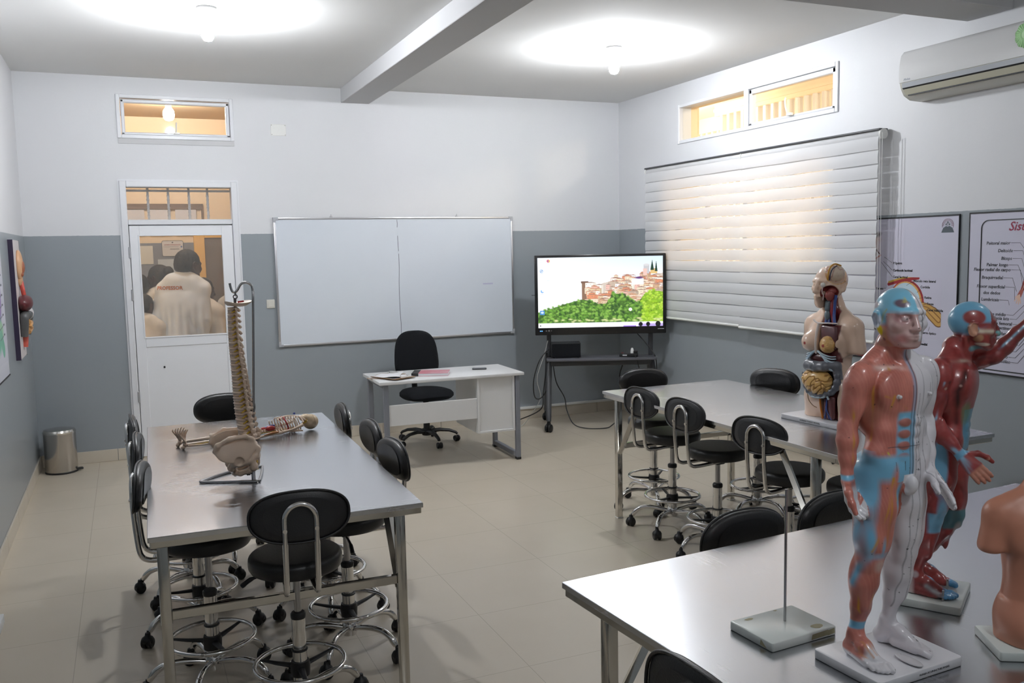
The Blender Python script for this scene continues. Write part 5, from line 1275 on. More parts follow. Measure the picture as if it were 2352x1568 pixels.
# head (painted in the head's own frame)
v0, X0, Y0, Z0 = v, X, Y, Z
v = (v0-G['head'])@FH+np.array((0, -.010, .765)); X, Y, Z = v.T
hz = (Z0 > .702)*1.0; sk = (Z > .775)+((Y > -.01)*(Z > .725)); c = blend(c, (sk > 0)*hz*np.clip((Z-.725)/.02, 0, 1), lin(128, 196, 224))
fc = np.clip((-.026-Y)/.012, 0, 1)*hz*np.clip((.784-Z)/.016, 0, 1); c = blend(c, hz*np.clip((Y+.034)/.01, 0, 1)*np.clip((.002-Y)/.01, 0, 1)*np.clip((Z-.745)/.012, 0, 1), lin(128, 190, 216)); c = blend(c, hz*np.clip((Y+.034)/.01, 0, 1)*np.clip((.748-Z)/.01, 0, 1)*(Y < -.004), lin(196, 150, 116)); c = blend(c, fc, lin(206, 172, 168)); c = blend(c, fc*blob(v, (-.022, -.055, .768), (.022, .03, .018), .4)*.8, lin(160, 110, 112)); c = blend(c, fc*blob(v, (-.0175, -.058, .765), (.011, .03, .0065), .5)*.7, lin(222, 206, 206)); c = blend(c, fc*blob(v, (-.020, -.05, .722), (.020, .03, .014), .6)*.8, lin(176, 108, 104)); c = blend(c, blob(v, (-.016, -.0675, .765), (.0034, .012, .0030), .4)*.85, lin(60, 48, 54))
for p, r in (((-.020, -.05, .797), (.017, .03, .0105)), ((-.045, .022, .790), (.02, .026, .011))): c = blend(c, blob(v, p, r, .35)*.9, lin(112, 72, 84))
for k in range(7): c = blend(c, np.exp(-(seg_dist(v, [(-.046, -.012, .758-.004*k), (-.046+.004*k, -.024-.003*k, .790-.007*k)])/.0018)**2)*.7, lin(190, 180, 70))
for k in range(5): c = blend(c, np.exp(-(seg_dist(v, [(-.012-.004*k, -.05, .800), (-.013-.005*k, -.042, .815)])/.002)**2)*.7, lin(200, 190, 80))
c = blend(c, blob(v, (-.0455, -.012, .737), (.012, .010, .013), .25), lin(222, 196, 20)); c = blend(c, blob(v, (-.042, -.016, .716), (.008, .007, .006), .3), lin(50, 24, 60)); c = blend(c, blob(v, (-.048, .0, .757), (.012, .017, .022), .2), lin(196, 204, 220))
c = blend(c, hz*np.clip((.725-Z)/.012, 0, 1)*np.clip((Y+.03)/.01, 0, 1)*.7, lin(176, 106, 96))
Xm = np.where(Z0 > .715, X, X0); v, X, Y, Z = v0, X0, Y0, Z0
# white half, hands and feet
side = np.clip((Xm-.0065)/.0025, 0, 1)
leftleg = (Z < .405)*(X > 0.0); c = blend(c, np.maximum(side, leftleg), white*[.96, .95, .96])
gut = np.exp(-((X-.0015)/.0055)**2)*front*(Z > .405)*(Z < .70); c = blend(c, gut*.75, lin(150, 178, 206)); c = blend(c, np.exp(-((X-.0045)/.0016)**2)*front*(Z > .40)*.85, lin(50, 52, 60)); c = blend(c, np.exp(-((X+.004)/.0013)**2)*front*(Z > .40)*(Z < .62)*.7, lin(60, 62, 70))
c = blend(c, ((np.abs(X) < .020)*(Y < -.046)*(Z < .425)*(Z > .37)).astype(float), white)
hm = np.clip((.434-Z)/.008, 0, 1)*(seg_dist(v, [G['wristR'], G['wristR']+np.array((.008, -.012, -.11))]) < .034)*(X < -.098-.20*np.clip(.40-Z, 0, .1)*0); hm = hm*((Y < -.012+0*X) | (X < -.108))*(Z > .318); c = blend(c, hm*np.clip((.412-Z)/.008, 0, 1), white); c = blend(c, hm*np.clip((Z-.395)/.012, 0, 1)*(Z < .416)*.7, lin(176, 100, 84))
c = blend(c, (X < -.03)*(Z < .05)*np.clip((-.018-Y)/.014, 0, 1)*1.0, white); c = blend(c, (X < -.03)*np.clip((.018-Z)/.006, 0, 1), white); c = blend(c, (X < -.03)*(Z < .05)*(Z > .022)*np.exp(-((np.abs(np.mod(X+.0965, .009)-.0045))/.0018)**2)*(Y < -.005)*(Y > -.045)*.6, lin(214, 150, 90))
c = blend(c, ((np.abs(X) < .022)*(Z < .02)*(Y < -.02)).astype(float), white*[.9, .9, .9])
for sg in (-1, 1): c = blend(c, blob(v, (sg*.046, -.060, .598), (.006, .02, .006), .2), white)
line = lin(84, 84, 96)
for pts in ([(.03, -.05, .66), (.028, -.056, .56), (.026, -.05, .47), (.034, -.045, .40), (.036, -.04, .30), (.030, -.03, .24), (.045, -.02, .16), (.042, -.01, .08), (.058, -.04, .045), (.066, -.07, .02)], [(.055, -.05, .62), (.05, -.05, .53), (.046, -.04, .46), (.056, -.035, .38), (.052, -.035, .26), (.062, -.01, .17), (.056, .01, .10)], [(.016, -.05, .60), (.015, -.05, .42)], [(.02, -.055, .53), (.034, -.05, .545), (.03, -.052, .50), (.02, -.05, .49), (.024, -.052, .53)], [(.02, -.05, .45), (.032, -.046, .455), (.030, -.048, .43), (.018, -.05, .432)], [(.09, -.02, .66), (.115, -.01, .58), (.125, -.012, .50), (.110, -.03, .43)], [(.068, -.03, .645), (.060, -.045, .58), (.055, -.044, .50)], [(.02, -.045, .40), (.018, -.035, .33), (.022, -.03, .25), (.022, -.02, .17), (.022, -.01, .10)], [(.075, -.02, .40), (.08, -.005, .30), (.072, .0, .22), (.07, .01, .12)], [(.09, -.03, .435), (.084, -.06, .41), (.08, -.09, .385)], [(.02, -.048, .80), (.03, -.042, .79), (.034, -.03, .76)], [(.05, -.01, .05), (.058, -.035, .04), (.06, -.05, .032)]):
    pz = np.array(pts)*[1, 0, 1]; vz = v*[1, 0, 1]; lm = np.clip((.0016-seg_dist(vz, pz))/.0008, 0, 1)*(nv[:, 1] < .15)*(np.abs(Y-np.interp(Z, np.sort(pz[:, 2]), np.full(len(pz), -.03))) < .09); c = blend(c, lm*.5, line)
    pp = np.array(pts); r_ = np.random.default_rng(len(pts))
    for k in range(5):
        i = r_.integers(len(pp)-1); p = pp[i]+(pp[i+1]-pp[i])*r_.uniform(); dd = np.linalg.norm(v-p, axis=1); i0 = np.argmin(dd); c = blend(c, (np.linalg.norm(v-v[i0], axis=1) < .0017).astype(float)*.8, lin(40, 40, 52))
r_ = np.random.default_rng(5)
for k in range(110):
    i0 = r_.integers(len(v))
    if Y[i0] < .02: c = blend(c, (np.linalg.norm(v-v[i0], axis=1) < .0015).astype(float)*.8, lin(50, 36, 40))
c = blend(c, np.exp(-(seg_dist(v, [(-.045, -.052, .545), (-.058, -.05, .538), (-.062, -.045, .520), (-.05, -.05, .508), (-.042, -.052, .512)])/.0016)**2)*.8, lin(84, 52, 44))
c = blend(c, (np.abs(Z-.487) < .0011)*front*(X > -.06)*(X < .03)*.8, lin(60, 62, 72)); c = blend(c, (np.abs(np.abs(X+.030)-.012) < .001)*(Z < .455)*(Z > .435)*front*.8, lin(60, 62, 72))
o = obj('figure_body', sculpt_mesh('figure_body', v, q4, np.clip(c, 0, 1)), M['painted'], fig); o.location = (0, 0, BT)
tx = text_mesh('HUMAN ACUPUNCTURE MODEL', .0065, Matrix.Translation((.085, -.0952, .009)) @ TX, 'RIGHT'); obj('base_lettering', tx, M['dark_metal'], fig, 0)

# striding muscle figure with one raised arm
fig = thing('muscle_figure', 'dark red muscle man model in profile with one arm raised', 'anatomical model', (2.700, -6.800, TZ), R(33), 'muscle figures on the nearest table')
obj('base_slab', slab(.206, .170, BT, .006), M['marble'], fig)
JB = dict(head=(.0, -.078, .712), neck=(0, -.052, .625), chest=(0, -.044, .550), waist=(0, -.034, .462), pelvis=(0, -.026, .400),
          handscale=1.15, shoulderR=(-.088, -.020, .606), shoulderL=(.086, -.050, .606), elbowR=(-.104, -.008, .470), wristR=(-.098, -.072, .395), elbowL=(.080, -.125, .625), wristL=(.118, -.195, .715),
          handR=(.0, -.72, -.70), palmR=(.85, .1, -.3), thumbR=-1, curlR=.22, handL=(.2, -.6, .75), palmL=(0, -.7, -.5), thumbL=1, curlL=.3,
          hipR=(-.042, -.022, .380), kneeR=(-.050, -.002, .205), ankleR=(-.050, .030, .058), toeR=(-.058, -.070, .010), hipL=(.040, -.026, .380), kneeL=(.048, -.042, .200), ankleL=(.046, .040, .058), toeL=(.050, -.058, .010))
S = Sculpt((-.155, -.27, -.004), (.19, .09, .81), .0019)
G = torso_arms_legs(S, JB, .96, 1.1); FB = frame((.42, -1, -.05)); face(S, G['head'], FB, .96)
v, q4 = S.surface(); v = smooth_verts(v, q4, 4); nv = vnormals(v, q4); X, Y, Z = v.T
red, dk, blue = lin(152, 62, 60), lin(92, 30, 32), lin(112, 172, 204)
c = np.tile(red, (len(v), 1)); c = blend(c, np.clip(.5+vnoise(v, 50, 8)-.2, 0, 1)*.55, dk); c = blend(c, np.clip(np.sin(X*500+Y*420+Z*240)*.5, 0, 1)*.22, lin(176, 92, 84)); c = c*(1+.08*vnoise(v, 240, 3))[:, None]
v0, X0, Y0, Z0 = v, X, Y, Z; v = (v0-G['head'])@FB+np.array((0, -.078, .712)); X, Y, Z = v.T
hz = (Z0 > .645)*1.0; cap = hz*np.clip((Z-.718)/.008, 0, 1)*np.clip((Y+.122)/.012, 0, 1); c = blend(c, cap, blue); c = blend(c, hz*np.clip((Y+.075)/.012, 0, 1)*np.clip((Z-.685)/.01, 0, 1), blue)
c = blend(c, blob(v, (-.05, -.070, .735), (.03, .034, .022), .2), red*.9); c = blend(c, np.exp(-(seg_dist(v, [(-.046, -.108, .716), (-.048, -.09, .706), (-.048, -.055, .708), (-.046, -.036, .722)])/.004)**2), lin(120, 176, 214))
c = blend(c, hz*(Y < -.112)*(Z > .66), red*.62); c = blend(c, hz*np.exp(-(seg_dist(v, [(-.043, -.078, .700), (-.040, -.115, .700)])/.0055)**2)*(Y < -.074), lin(216, 206, 186)); c = blend(c, blob(v, (-.047, -.066, .702), (.014, .015, .022), .25), lin(206, 156, 130)); c = blend(c, blob(v, (-.035, -.084, .683), (.02, .014, .013), .3), lin(176, 132, 100))
c = blend(c, blob(v, (0, -.138, .690), (.012, .012, .014), .3), lin(96, 176, 176)); c = blend(c, hz*blob(v, (-.030, -.096, .666), (.012, .022, .006), .4), lin(216, 206, 190)); c = blend(c, blob(v, (-.024, -.085, .652), (.02, .02, .012), .4), lin(100, 150, 160))
v, X, Y, Z = v0, X0, Y0, Z0
c = blend(c, np.exp(-(seg_dist(v, [(-.008, -.075, .618), (-.045, -.058, .622), (-.085, -.02, .620)])/.005)**2), lin(216, 206, 186)); c = blend(c, np.exp(-(seg_dist(v, [(-.03, .0, .622), (-.06, .002, .625), (-.088, -.008, .618)])/.004)**2), lin(216, 206, 186))
gap = lambda pts, r, a=.9: np.exp(-(seg_dist(v, pts)/r)**2)*a
for pts, r in (([(-.115, -.02, .575), (-.10, -.05, .575), (-.085, -.065, .578)], .005), ([(-.06, -.075, .618), (-.075, -.075, .585), (-.082, -.06, .55), (-.08, -.062, .50), (-.075, -.06, .47)], .007), ([(-.045, .0, .38), (-.03, -.05, .33)], .004), ([(-.01, -.07, .38), (-.01, -.07, .30)], .010)): c = blend(c, gap(pts, r), lin(30, 8, 8))
for p in ((-.108, -.035, .588), (-.09, -.058, .588), (-.108, -.035, .560), (-.078, -.066, .565), (-.078, -.075, .49)): c = blend(c, blob(v, p, (.006, .006, .005), .4)*.8, lin(196, 160, 150))
for pts, r in (([(-.118, -.035, .575), (-.124, -.028, .53), (-.120, -.02, .49), (-.118, -.008, .465)], .0028), ([(-.118, .012, .53), (-.120, .006, .50), (-.116, .0, .475)], .008)): c = blend(c, gap(pts, r, 1), lin(150, 196, 222))
ap = (np.abs(X) < .05)*(Y < -.07)*(Z > .39)*(Z < .50); c = blend(c, ap.astype(float), lin(96, 150, 176)); c = blend(c, blob(v, (-.045, -.075, .49), (.03, .02, .04), .5)*.7, lin(96, 130, 90))
c = blend(c, blob(v, (-.085, -.025, .355), (.03, .022, .085), .3), blue); c = blend(c, blob(v, (-.066, -.03, .235), (.03, .016, .07), .4)*.9, blue); c = blend(c, np.clip((.232-Z)/.006, 0, 1)*np.clip((Z-.172)/.006, 0, 1)*np.clip((.005-Y)/.01, 0, 1)*(X < 0), blue); c = blend(c, blob(v, (-.046, -.034, .255), (.018, .014, .028), .3), red*.8)
c = blend(c, np.clip((.222-Z)/.006, 0, 1)*np.clip((Z-.160)/.008, 0, 1)*np.clip((-.015-Y)/.01, 0, 1)*(X > 0), lin(90, 140, 150)); c = blend(c, (X > 0.01)*blob(v, (.04, -.055, .15), (.02, .012, .06), .5)*.8, lin(196, 190, 186))
wr = np.linalg.norm(v-G['wristR'], axis=1); hd = np.array((0, -.72, -.70)); al = (v-G['wristR'])@(hd/np.linalg.norm(hd)); armR = (X < -.070)*(Z < .46)*(Z > .30)
for off in (-.012, -.004, .004, .012): c = blend(c, armR*np.exp(-(seg_dist(v, [(-.112, -.035+off, .435+off*.6), (-.112, -.072+off*.3, .395+off*.3), (-.112, -.118+off*1.2, .352-off*1.2)])/.0034)**2), lin(150, 196, 222))
c = blend(c, armR*np.clip(1-np.abs(al)/.010, 0, 1)*2*(wr < .03), blue); c = blend(c, armR*np.clip((al-.046)/.006, 0, 1), lin(196, 140, 120))
armL = (X > .05)*(Y < -.10)*(Z > .58)
for off in (-.01, 0, .01): c = blend(c, armL*np.exp(-(seg_dist(v, [(.06+off, -.135, .645), (.09+off, -.175, .690), (.125+off, -.215, .735)])/.003)**2), lin(140, 190, 216))
ft = Z < .045; c = blend(c, ft*np.clip((-.035-Y)/.008, 0, 1), lin(84, 154, 206))
for k in range(5): c = blend(c, (Z < .06)*np.exp(-(seg_dist(v, [(-.052, .0, .055), (-.072+.009*k, -.06, .02)])/.0022)**2), lin(120, 186, 224)); c = blend(c, (Z < .06)*np.exp(-(seg_dist(v, [(.046, .01, .055), (.032+.009*k, -.05, .02)])/.0022)**2), lin(120, 186, 224))
c = blend(c, ft*np.clip((Y-.028)/.01, 0, 1), lin(206, 190, 190)); c = blend(c, blob(v, (-.066, .03, .056), (.01, .012, .012), .4), lin(196, 176, 180)); c = blend(c, ft*np.exp(-(seg_dist(v, [(-.07, .0, .03), (-.072, -.035, .012)])/.006)**2)*.8, lin(190, 200, 206))
o = obj('figure_body', sculpt_mesh('figure_body', v, q4, np.clip(c, 0, 1)), M['painted'], fig); o.location = (0, 0, BT)
for p in ((-.074, -.040), (.018, -.038)): obj('fixing_peg', MB().cyl((p[0], p[1], BT-.002), (p[0], p[1], BT+.028), .0028, n=10), M['satin_steel'], fig)

# plain torso at the right edge
fig = thing('plain_torso', 'plain flesh coloured armless torso seen from behind at the right edge', 'anatomical model', (2.675, -7.122, TZ), R(150))
o_ = obj('base_slab', slab(.23, .15, BT, .006), M['marble'], fig); o_.location = (.0, .012, 0)
S = Sculpt((-.16, -.11, -.002), (.16, .11, .415), .0026)
S.ell((0, 0, .235), (.092, .060, .098), .02).ell((0, .002, .150), (.070, .048, .09), .05).ell((0, .004, .055), (.088, .062, .085), .06)
S.cap((0, .006, .30), (0, .004, .45), .036, .033, .04)
for q in (-1, 1):
    S.chain([(q*.02, .006, .350), (q*.070, .006, .312), (q*.096, .006, .296)], [.026, .027, .030], .03)
    S.chain([(q*.096, .006, .296), (q*.112, .010, .225)], [.032, .030], .02); S.ell((q*.045, .044, .262), (.040, .022, .048), .03); S.ell((q*.040, .048, .035), (.044, .036, .05), .03)
    S.cap((q*.045, 0, .05), (q*.05, 0, -.06), .046, .044, .03); S.ell((q*.042, -.045, .24), (.040, .026, .040), .03)
S.cap((0, .07, .07), (0, .066, .33), .006, .006, .02, '-')
S.plane((0, 0, .0), (0, 0, -1))
for q in (-1, 1): S.box((q*.135, 0, .155), (.055, .08, .052), .012, '-')
v, q4 = S.surface(); v = smooth_verts(v, q4, 4)
c = np.tile(lin(192, 132, 108), (len(v), 1))*(1+.03*vnoise(v, 30, 3))[:, None]
o = obj('torso_body', sculpt_mesh('torso_body', v, q4, c), vcol('flesh_plastic', .38, .45), fig); o.location = (0, 0, BT)

# bare rod stand
st = thing('rod_stand', 'white slab with a bare upright metal rod and torn tape marks', 'stand', (2.200, -6.803, TZ), R(3.5))
obj('base_slab', slab(.205, .150, .022, .006), M['marble'], st)
obj('rod', MB().cyl((.015, .008, .020), (.015, .008, .355), .0034, n=14), M['satin_steel'], st)
rr = np.random.default_rng(4); TAPE = principled('brown_tape_residue', (.38, .35, .22, 1), .7, noise=.3, nscale=60)
def patch(x, y, w, h, z, n=11):
    mb = MB(); mb.faces([(x+w*math.cos(2*PI*i/n)*(.75+.35*rr.uniform()), y+h*math.sin(2*PI*i/n)*(.75+.35*rr.uniform()), z) for i in range(n)], [tuple(range(n))]); obj('tape_residue', mb, TAPE, st, 0)
patch(.060, -.052, .017, .012, .0223); patch(-.055, .058, .014, .006, .0223); patch(.038, .066, .006, .003, .0223)
for x, w in ((.05, .03), (.085, .012)): obj('tape_residue', (lambda m: (m.faces([(x-w, -.0752, .004), (x+w, -.0752, .006), (x+w*.8, -.0752, .019), (x-w*.9, -.0752, .017)], [(0, 1, 2, 3)]), m)[1])(MB()), TAPE, st, 0)
obj('tape_residue', (lambda m: (m.faces([(-.1027, -.057, .003), (-.1027, -.033, .005), (-.1027, -.036, .019)], [(0, 1, 2)]), m)[1])(MB()), TAPE, st, 0)
# ------------------------------------------------------------------ life-size torso with open organs on the table by the blinds
tor = thing('torso_model', 'flesh coloured torso model with open head, ribs and intestines on a white slab', 'anatomical model', (4.185, -4.835, TZ), R(-86))
obj('base_slab', MB().prism(rrect(.44, .30, .02), 0, .024, bev=.003), M['base_white'], tor)
tx = text_mesh('HUMAN TORSO MODEL', .013, Matrix.Translation((.0, -.1505, .008)) @ TX, 'CENTER'); obj('base_lettering', tx, M['dark_metal'], tor, 0)
tb = .024
S = Sculpt((-.24, -.19, -.004), (.24, .17, .80), .0036)
S.ell((0, 0, .430), (.135, .095, .150), .03).ell((0, .01, .495), (.130, .072, .07), .05).ell((0, 0, .265), (.112, .084, .12), .06).ell((0, .005, .130), (.148, .098, .13), .06)
S.cap((0, .008, .52), (0, -.004, .68), .050, .046, .03)
for q in (-1, 1):
    S.chain([(q*.02, .02, .595), (q*.08, .018, .545), (q*.132, .012, .520)], [.032, .034, .042], .04)
    S.chain([(q*.135, .012, .515), (q*.158, .016, .400)], [.048, .045], .03); S.ell((q*.062, -.078, .435), (.055, .052, .055), .03); S.ell((q*.065, .075, .08), (.07, .055, .085), .04)
    S.cap((q*.074, 0, .10), (q*.078, 0, -.10), .078, .074, .04); S.ell((q*.168, .016, .318), (.072, .09, .062), .01, '-')
S.plane((0, 0, 0), (0, 0, -1), .001)
hc = np.array((-.004, -.012, .712)); FT = frame((-.06, -1, -.04)); face(S, hc, FT, 1.62)
# cut away: left half of the chest and belly, left cheek, left side of the skull
S.box((.052, -.13, .418), (.058, .062, .115), .006, '-', .008); S.ell((.0, -.10, .232), (.105, .062, .105), .006, '-'); S.ell((.0, -.10, .315), (.10, .055, .055), .008, '-'); S.box((.060, -.12, .068), (.050, .07, .10), .006, '-', .01)
S.box((.035, -.075, .585), (.040, .050, .060), .006, '-', .012); S.ell(hc+FT@np.array((.060, -.060, -.045)), (.050, .048, .040), .004, '-', FT); S.ell(hc+FT@np.array((.072, -.016, .056)), (.048, .062, .052), .004, '-', FT)
v, q4 = S.surface(); v = smooth_verts(v, q4, 2); X, Y, Z = v.T
skin, mus = lin(240, 208, 184), lin(108, 52, 52); c = np.tile(skin, (len(v), 1))
inner = np.full(len(v), 9.); f0 = Sculpt((-.24, -.19, -.004), (.24, .17, .80), .0072)
up_ = lambda a, x, w=.006: np.clip((x-a)/w+.5, 0, 1)
def rng_(a, b, x, w=.006): return np.minimum(up_(a, x, w), 1-up_(b, x, w))
cut = np.minimum(np.minimum(rng_(-.004, .107, X), rng_(-.080, -.028, Y)), rng_(.305, .531, Z))
cut = np.maximum(cut, np.minimum(np.clip((1-np.hypot(X/.108, (Z-.232)/.108))*14+.5, 0, 1), rng_(-.082, -.035, Y)))
cut = np.maximum(cut, np.minimum(np.minimum(rng_(-.099, .099, X), rng_(.262, .368, Z)), rng_(-.080, -.045, Y)))
cut = np.maximum(cut, np.minimum(np.minimum(rng_(.011, .109, X), 1-up_(.166, Z)), rng_(-.100, -.030, Y)))
c = blend(c, cut, mus)
nk = np.minimum(np.minimum(rng_(-.004, .0745, X), rng_(.526, .643, Z)), rng_(-.056, -.010, Y)); c = blend(c, nk, lin(120, 40, 44))
vh = (v-hc)@FT; hd = Z > .60
c = blend(c, (hd*blob(vh, (.060, -.060, -.045), (.053, .051, .043), .06)*(vh[:, 0] > .012)), lin(150, 66, 64)); c = blend(c, hd*blob(vh, (.072, -.016, .056), (.0505, .0645, .0545), .05), lin(216, 190, 170))
edge = np.exp(-((np.sqrt(((vh-np.array((.072, -.016, .056)))/np.array((.0505, .0645, .0545)))**2 @ np.ones(3))-1.03)/.035)**2)*hd; c = blend(c, edge*.9, lin(212, 150, 40))
c = blend(c, blob(v, (-.064, -.131, .430), (.010, .02, .010), .4), lin(176, 60, 64)); c = blend(c, np.exp(-(seg_dist(v, [(-.145, -.05, .50), (-.125, -.075, .45), (-.110, -.08, .41)])/.003)**2)*.7, lin(150, 84, 60))
o = obj('torso_shell', sculpt_mesh('torso_shell', v, q4, c), vcol('glossy_flesh_paint', .22, .5, coat=.4), tor); o.location = (0, 0, tb)
def organ(name, mb, col, rough=.3, parent=tor, **kw): o_ = obj(name, mb, principled(name+'_paint', col, rough, coat=.3, **kw), parent, 60); o_.location = (0, 0, tb if parent is tor else 0); return o_
C4 = lambda r, g, b: srgb(r, g, b)
# chest panel, breast section, ribs
pan = MB().box(.004, .104, -.088, -.066, .405, .525, bev=.008, seg=2); organ('chest_muscle_panel', pan, C4(104, 66, 70))
S2 = Sculpt((.0, -.15, .36), (.12, -.05, .50), .003); S2.ell((.058, -.090, .428), (.044, .034, .046), .002)
v, q4 = S2.surface(); nn = vnormals(v, q4); v = v+nn*(.0022*np.sign(vnoise(v, 420, 3)))[:, None]*np.abs(vnoise(v, 300, 4))[:, None]; cc = np.tile(lin(222, 178, 112), (len(v), 1)); cc = blend(cc, np.clip(vnoise(v, 420, 3), 0, 1)*.7, lin(190, 130, 66)); cc = blend(cc, blob(v, (.056, -.124, .424), (.012, .02, .010), .4), lin(170, 50, 50))
o_ = obj('breast_section', sculpt_mesh('breast_section', v, q4, cc), M['painted'], tor); o_.location = (0, 0, tb)
organ('sternum', MB().tube(smoothpath([(-.004, -.092, .535), (-.006, -.106, .47), (-.004, -.110, .400), (-.002, -.106, .372)], 5), [.0075]*5+[.007]*5+[.007]*5+[.004], 10, flat=.6), C4(226, 212, 206))
organ('collar_edge', MB().tube(smoothpath([(-.05, -.080, .552), (-.01, -.090, .538), (.05, -.086, .540), (.102, -.070, .540)], 5), .0042, 8), C4(222, 210, 206))
for k in range(5):
    a = .385-.022*k
    organ('rib', MB().tube(smoothpath([(.006+.006*k, -.106, .392-.004*k), (.040+.010*k, -.106, a-.012), (.078+.004*k, -.094, a-.030), (.100, -.074, a-.028)], 6), [.0065]*12+[.006]*5+[.005, .005], 8), C4(196, 214, 226))
    organ('rib', MB().tube(smoothpath([(-.010-.006*k, -.106, .392-.004*k), (-.042-.008*k, -.106, a-.010), (-.082-.004*k, -.088, a-.028), (-.104, -.060, a-.030)], 6), [.0060]*12+[.0055]*5+[.005, .005], 8), C4(180, 204, 222))
organ('lung_cavity', MB().ell((-.0, -.062, .335), (.092, .040, .060), u=24, v=16), C4(74, 22, 26))
S2 = Sculpt((-.14, -.17, .22), (.14, -.02, .34), .003); S2.chain([(-.098, -.070, .275), (-.05, -.108, .284), (.0, -.116, .282), (.05, -.108, .286), (.098, -.070, .290)], [.026, .030, .029, .028, .026], .008)
for k in range(7): S2.cap((-.09+.03*k, -.15, .25), (-.084+.03*k, -.15, .32), .008, .008, .006, '-')
S2.chain([(.098, -.070, .29), (.112, -.065, .22)], [.026, .022], .01); v, q4 = S2.surface(); v = smooth_verts(v, q4, 2)
cc = np.tile(lin(112, 114, 122), (len(v), 1))*(1+.12*vnoise(v, 120, 2))[:, None]; o_ = obj('transverse_colon', sculpt_mesh('transverse_colon', v, q4, cc), M['painted'], tor); o_.location = (0, 0, tb)
organ('descending_colon', MB().tube(smoothpath([(.100, -.068, .28), (.112, -.074, .22), (.098, -.084, .165), (.055, -.094, .138), (.0, -.098, .130), (-.055, -.094, .140), (-.100, -.080, .18), (-.110, -.070, .24)], 6), [.019+.003*math.sin(k*1.9) for k in range(43)], 12), C4(96, 98, 108))
S2 = Sculpt((-.13, -.19, .10), (.12, -.02, .28), .0024); S2.ell((-.010, -.088, .205), (.098, .046, .058), .01); S2.ell((.004, -.090, .172), (.074, .042, .044), .02)
v, q4 = S2.surface(); v = smooth_verts(v, q4, 2); nn = vnormals(v, q4); wv = v*[1, .4, 1]
g1 = np.abs(vnoise(wv+[.02, 0, .01], 88, 21)); gr = np.clip(1-g1/.20, 0, 1); v = v+nn*(.0045*(1-gr)-.0035*gr)[:, None]*(nn[:, 1] < .1)[:, None]; v = smooth_verts(v, q4, 2)
cc = np.tile(lin(228, 182, 108), (len(v), 1)); cc = blend(cc, gr*.65, lin(160, 98, 44)); cc = blend(cc, np.clip(np.abs(vnoise(wv, 95, 33))-.92, 0, 1)*6, lin(120, 60, 50))
o_ = obj('small_intestine', sculpt_mesh('small_intestine', v, q4, cc), M['painted'], tor); o_.location = (0, 0, tb)
organ('pelvic_brim', MB().tube(smoothpath([(-.085, -.094, .150), (-.04, -.108, .122), (.0, -.112, .116), (.05, -.106, .122), (.066, -.104, .134), (.078, -.098, .112)], 6), .005, 8), C4(186, 204, 214))
organ('thigh_section', MB().box(.026, .098, -.088, -.060, .003, .130, bev=.02, seg=3), C4(104, 58, 58))
for k, (x0, x1) in enumerate(((.052, .050), (.060, .075), (.064, .088), (.054, .040))): organ('blue_vein', MB().tube(smoothpath([(.058, -.088, .125), ((.058+x0)/2, -.092, .085), (x0, -.092, .05), (x1, -.088, .006)], 5), .0022, 6), C4(60, 84, 150))
organ('orange_nerve', MB().tube(smoothpath([(.020, -.100, .112), (.020, -.094, .07), (.024, -.088, .03), (.022, -.080, .004)], 5), .0055, 8), C4(206, 120, 40))
organ('hip_line', MB().tube(smoothpath([(-.06, -.106, .125), (-.045, -.112, .095), (-.02, -.108, .07), (.0, -.10, .06)], 5), .0022, 6), C4(150, 110, 70))
# throat
for x, r_, col in ((.012, .007, (66, 92, 160)), (.030, .007, (58, 76, 140)), (.062, .008, (60, 84, 156)), (.052, .006, (150, 36, 42)), (.004, .006, (140, 70, 50))): organ('neck_vessel', MB().tube(smoothpath([(x*1.25, -.062, .532), (x, -.052, .575), (x*.9+.004, -.046, .625), (x*.9+.006, -.04, .655)], 5), r_, 10), C4(*col))
organ('larynx', MB().box(.010, .040, -.072, -.04, .590, .632, bev=.010, seg=2).ell((.026, -.062, .575), (.016, .014, .022)), C4(110, 124, 132))
organ('throat_muscle', MB().ell((.046, -.044, .598), (.018, .018, .046), u=18, v=12), C4(140, 44, 52))
# head
Th = lambda l, b, u: tuple(hc+FT@np.array((l, b, u)))
S2 = Sculpt(hc-.12, hc+.14, .0032); S2.ell(hc+FT@np.array((.018, .004, .052)), (.052, .066, .050), .002, '+', FT)
v, q4 = S2.surface(); vh = (v-hc)@FT; nn = vnormals(v, q4); v = v-nn*(.0028*np.clip(np.abs(vnoise(v, 170, 7))*-1+.35, 0, 1))[:, None]*2
cc = np.tile(lin(226, 206, 184), (len(v), 1)); cc = blend(cc, np.clip(.16-np.abs(vnoise(v, 75, 12)), 0, .16)*5, lin(176, 60, 62)); o_ = obj('brain', sculpt_mesh('brain', v, q4, cc), M['painted'], tor); o_.location = (0, 0, tb)
organ('skull_rim', MB().tube(smoothpath([Th(.050, -.066, .018), Th(.052, -.064, .055), Th(.046, -.044, .088), Th(.040, -.006, .104), Th(.040, .036, .092)], 6), .0042, 8), C4(210, 150, 44))
organ('blue_sinus', MB().tube(smoothpath([Th(.056, -.058, .022), Th(.058, -.054, .054), Th(.053, -.034, .080), Th(.048, .0, .094)], 6), .003, 8), C4(56, 64, 90))
ey_ = organ('eyeball', MB().ell(Th(.034, -.082, .000), (.013, .013, .013), u=18, v=12), C4(226, 222, 216)); organ('eye_muscle', MB().tube([Th(.036, -.075, .01), Th(.052, -.050, .006)], [.006, .004], 8), C4(190, 150, 110))
organ('cheek_muscle', MB().ell(Th(.044, -.046, -.055), (.018, .032, .026), u=18, v=12).ell(Th(.046, -.03, -.035), (.016, .03, .016)), C4(164, 84, 80))
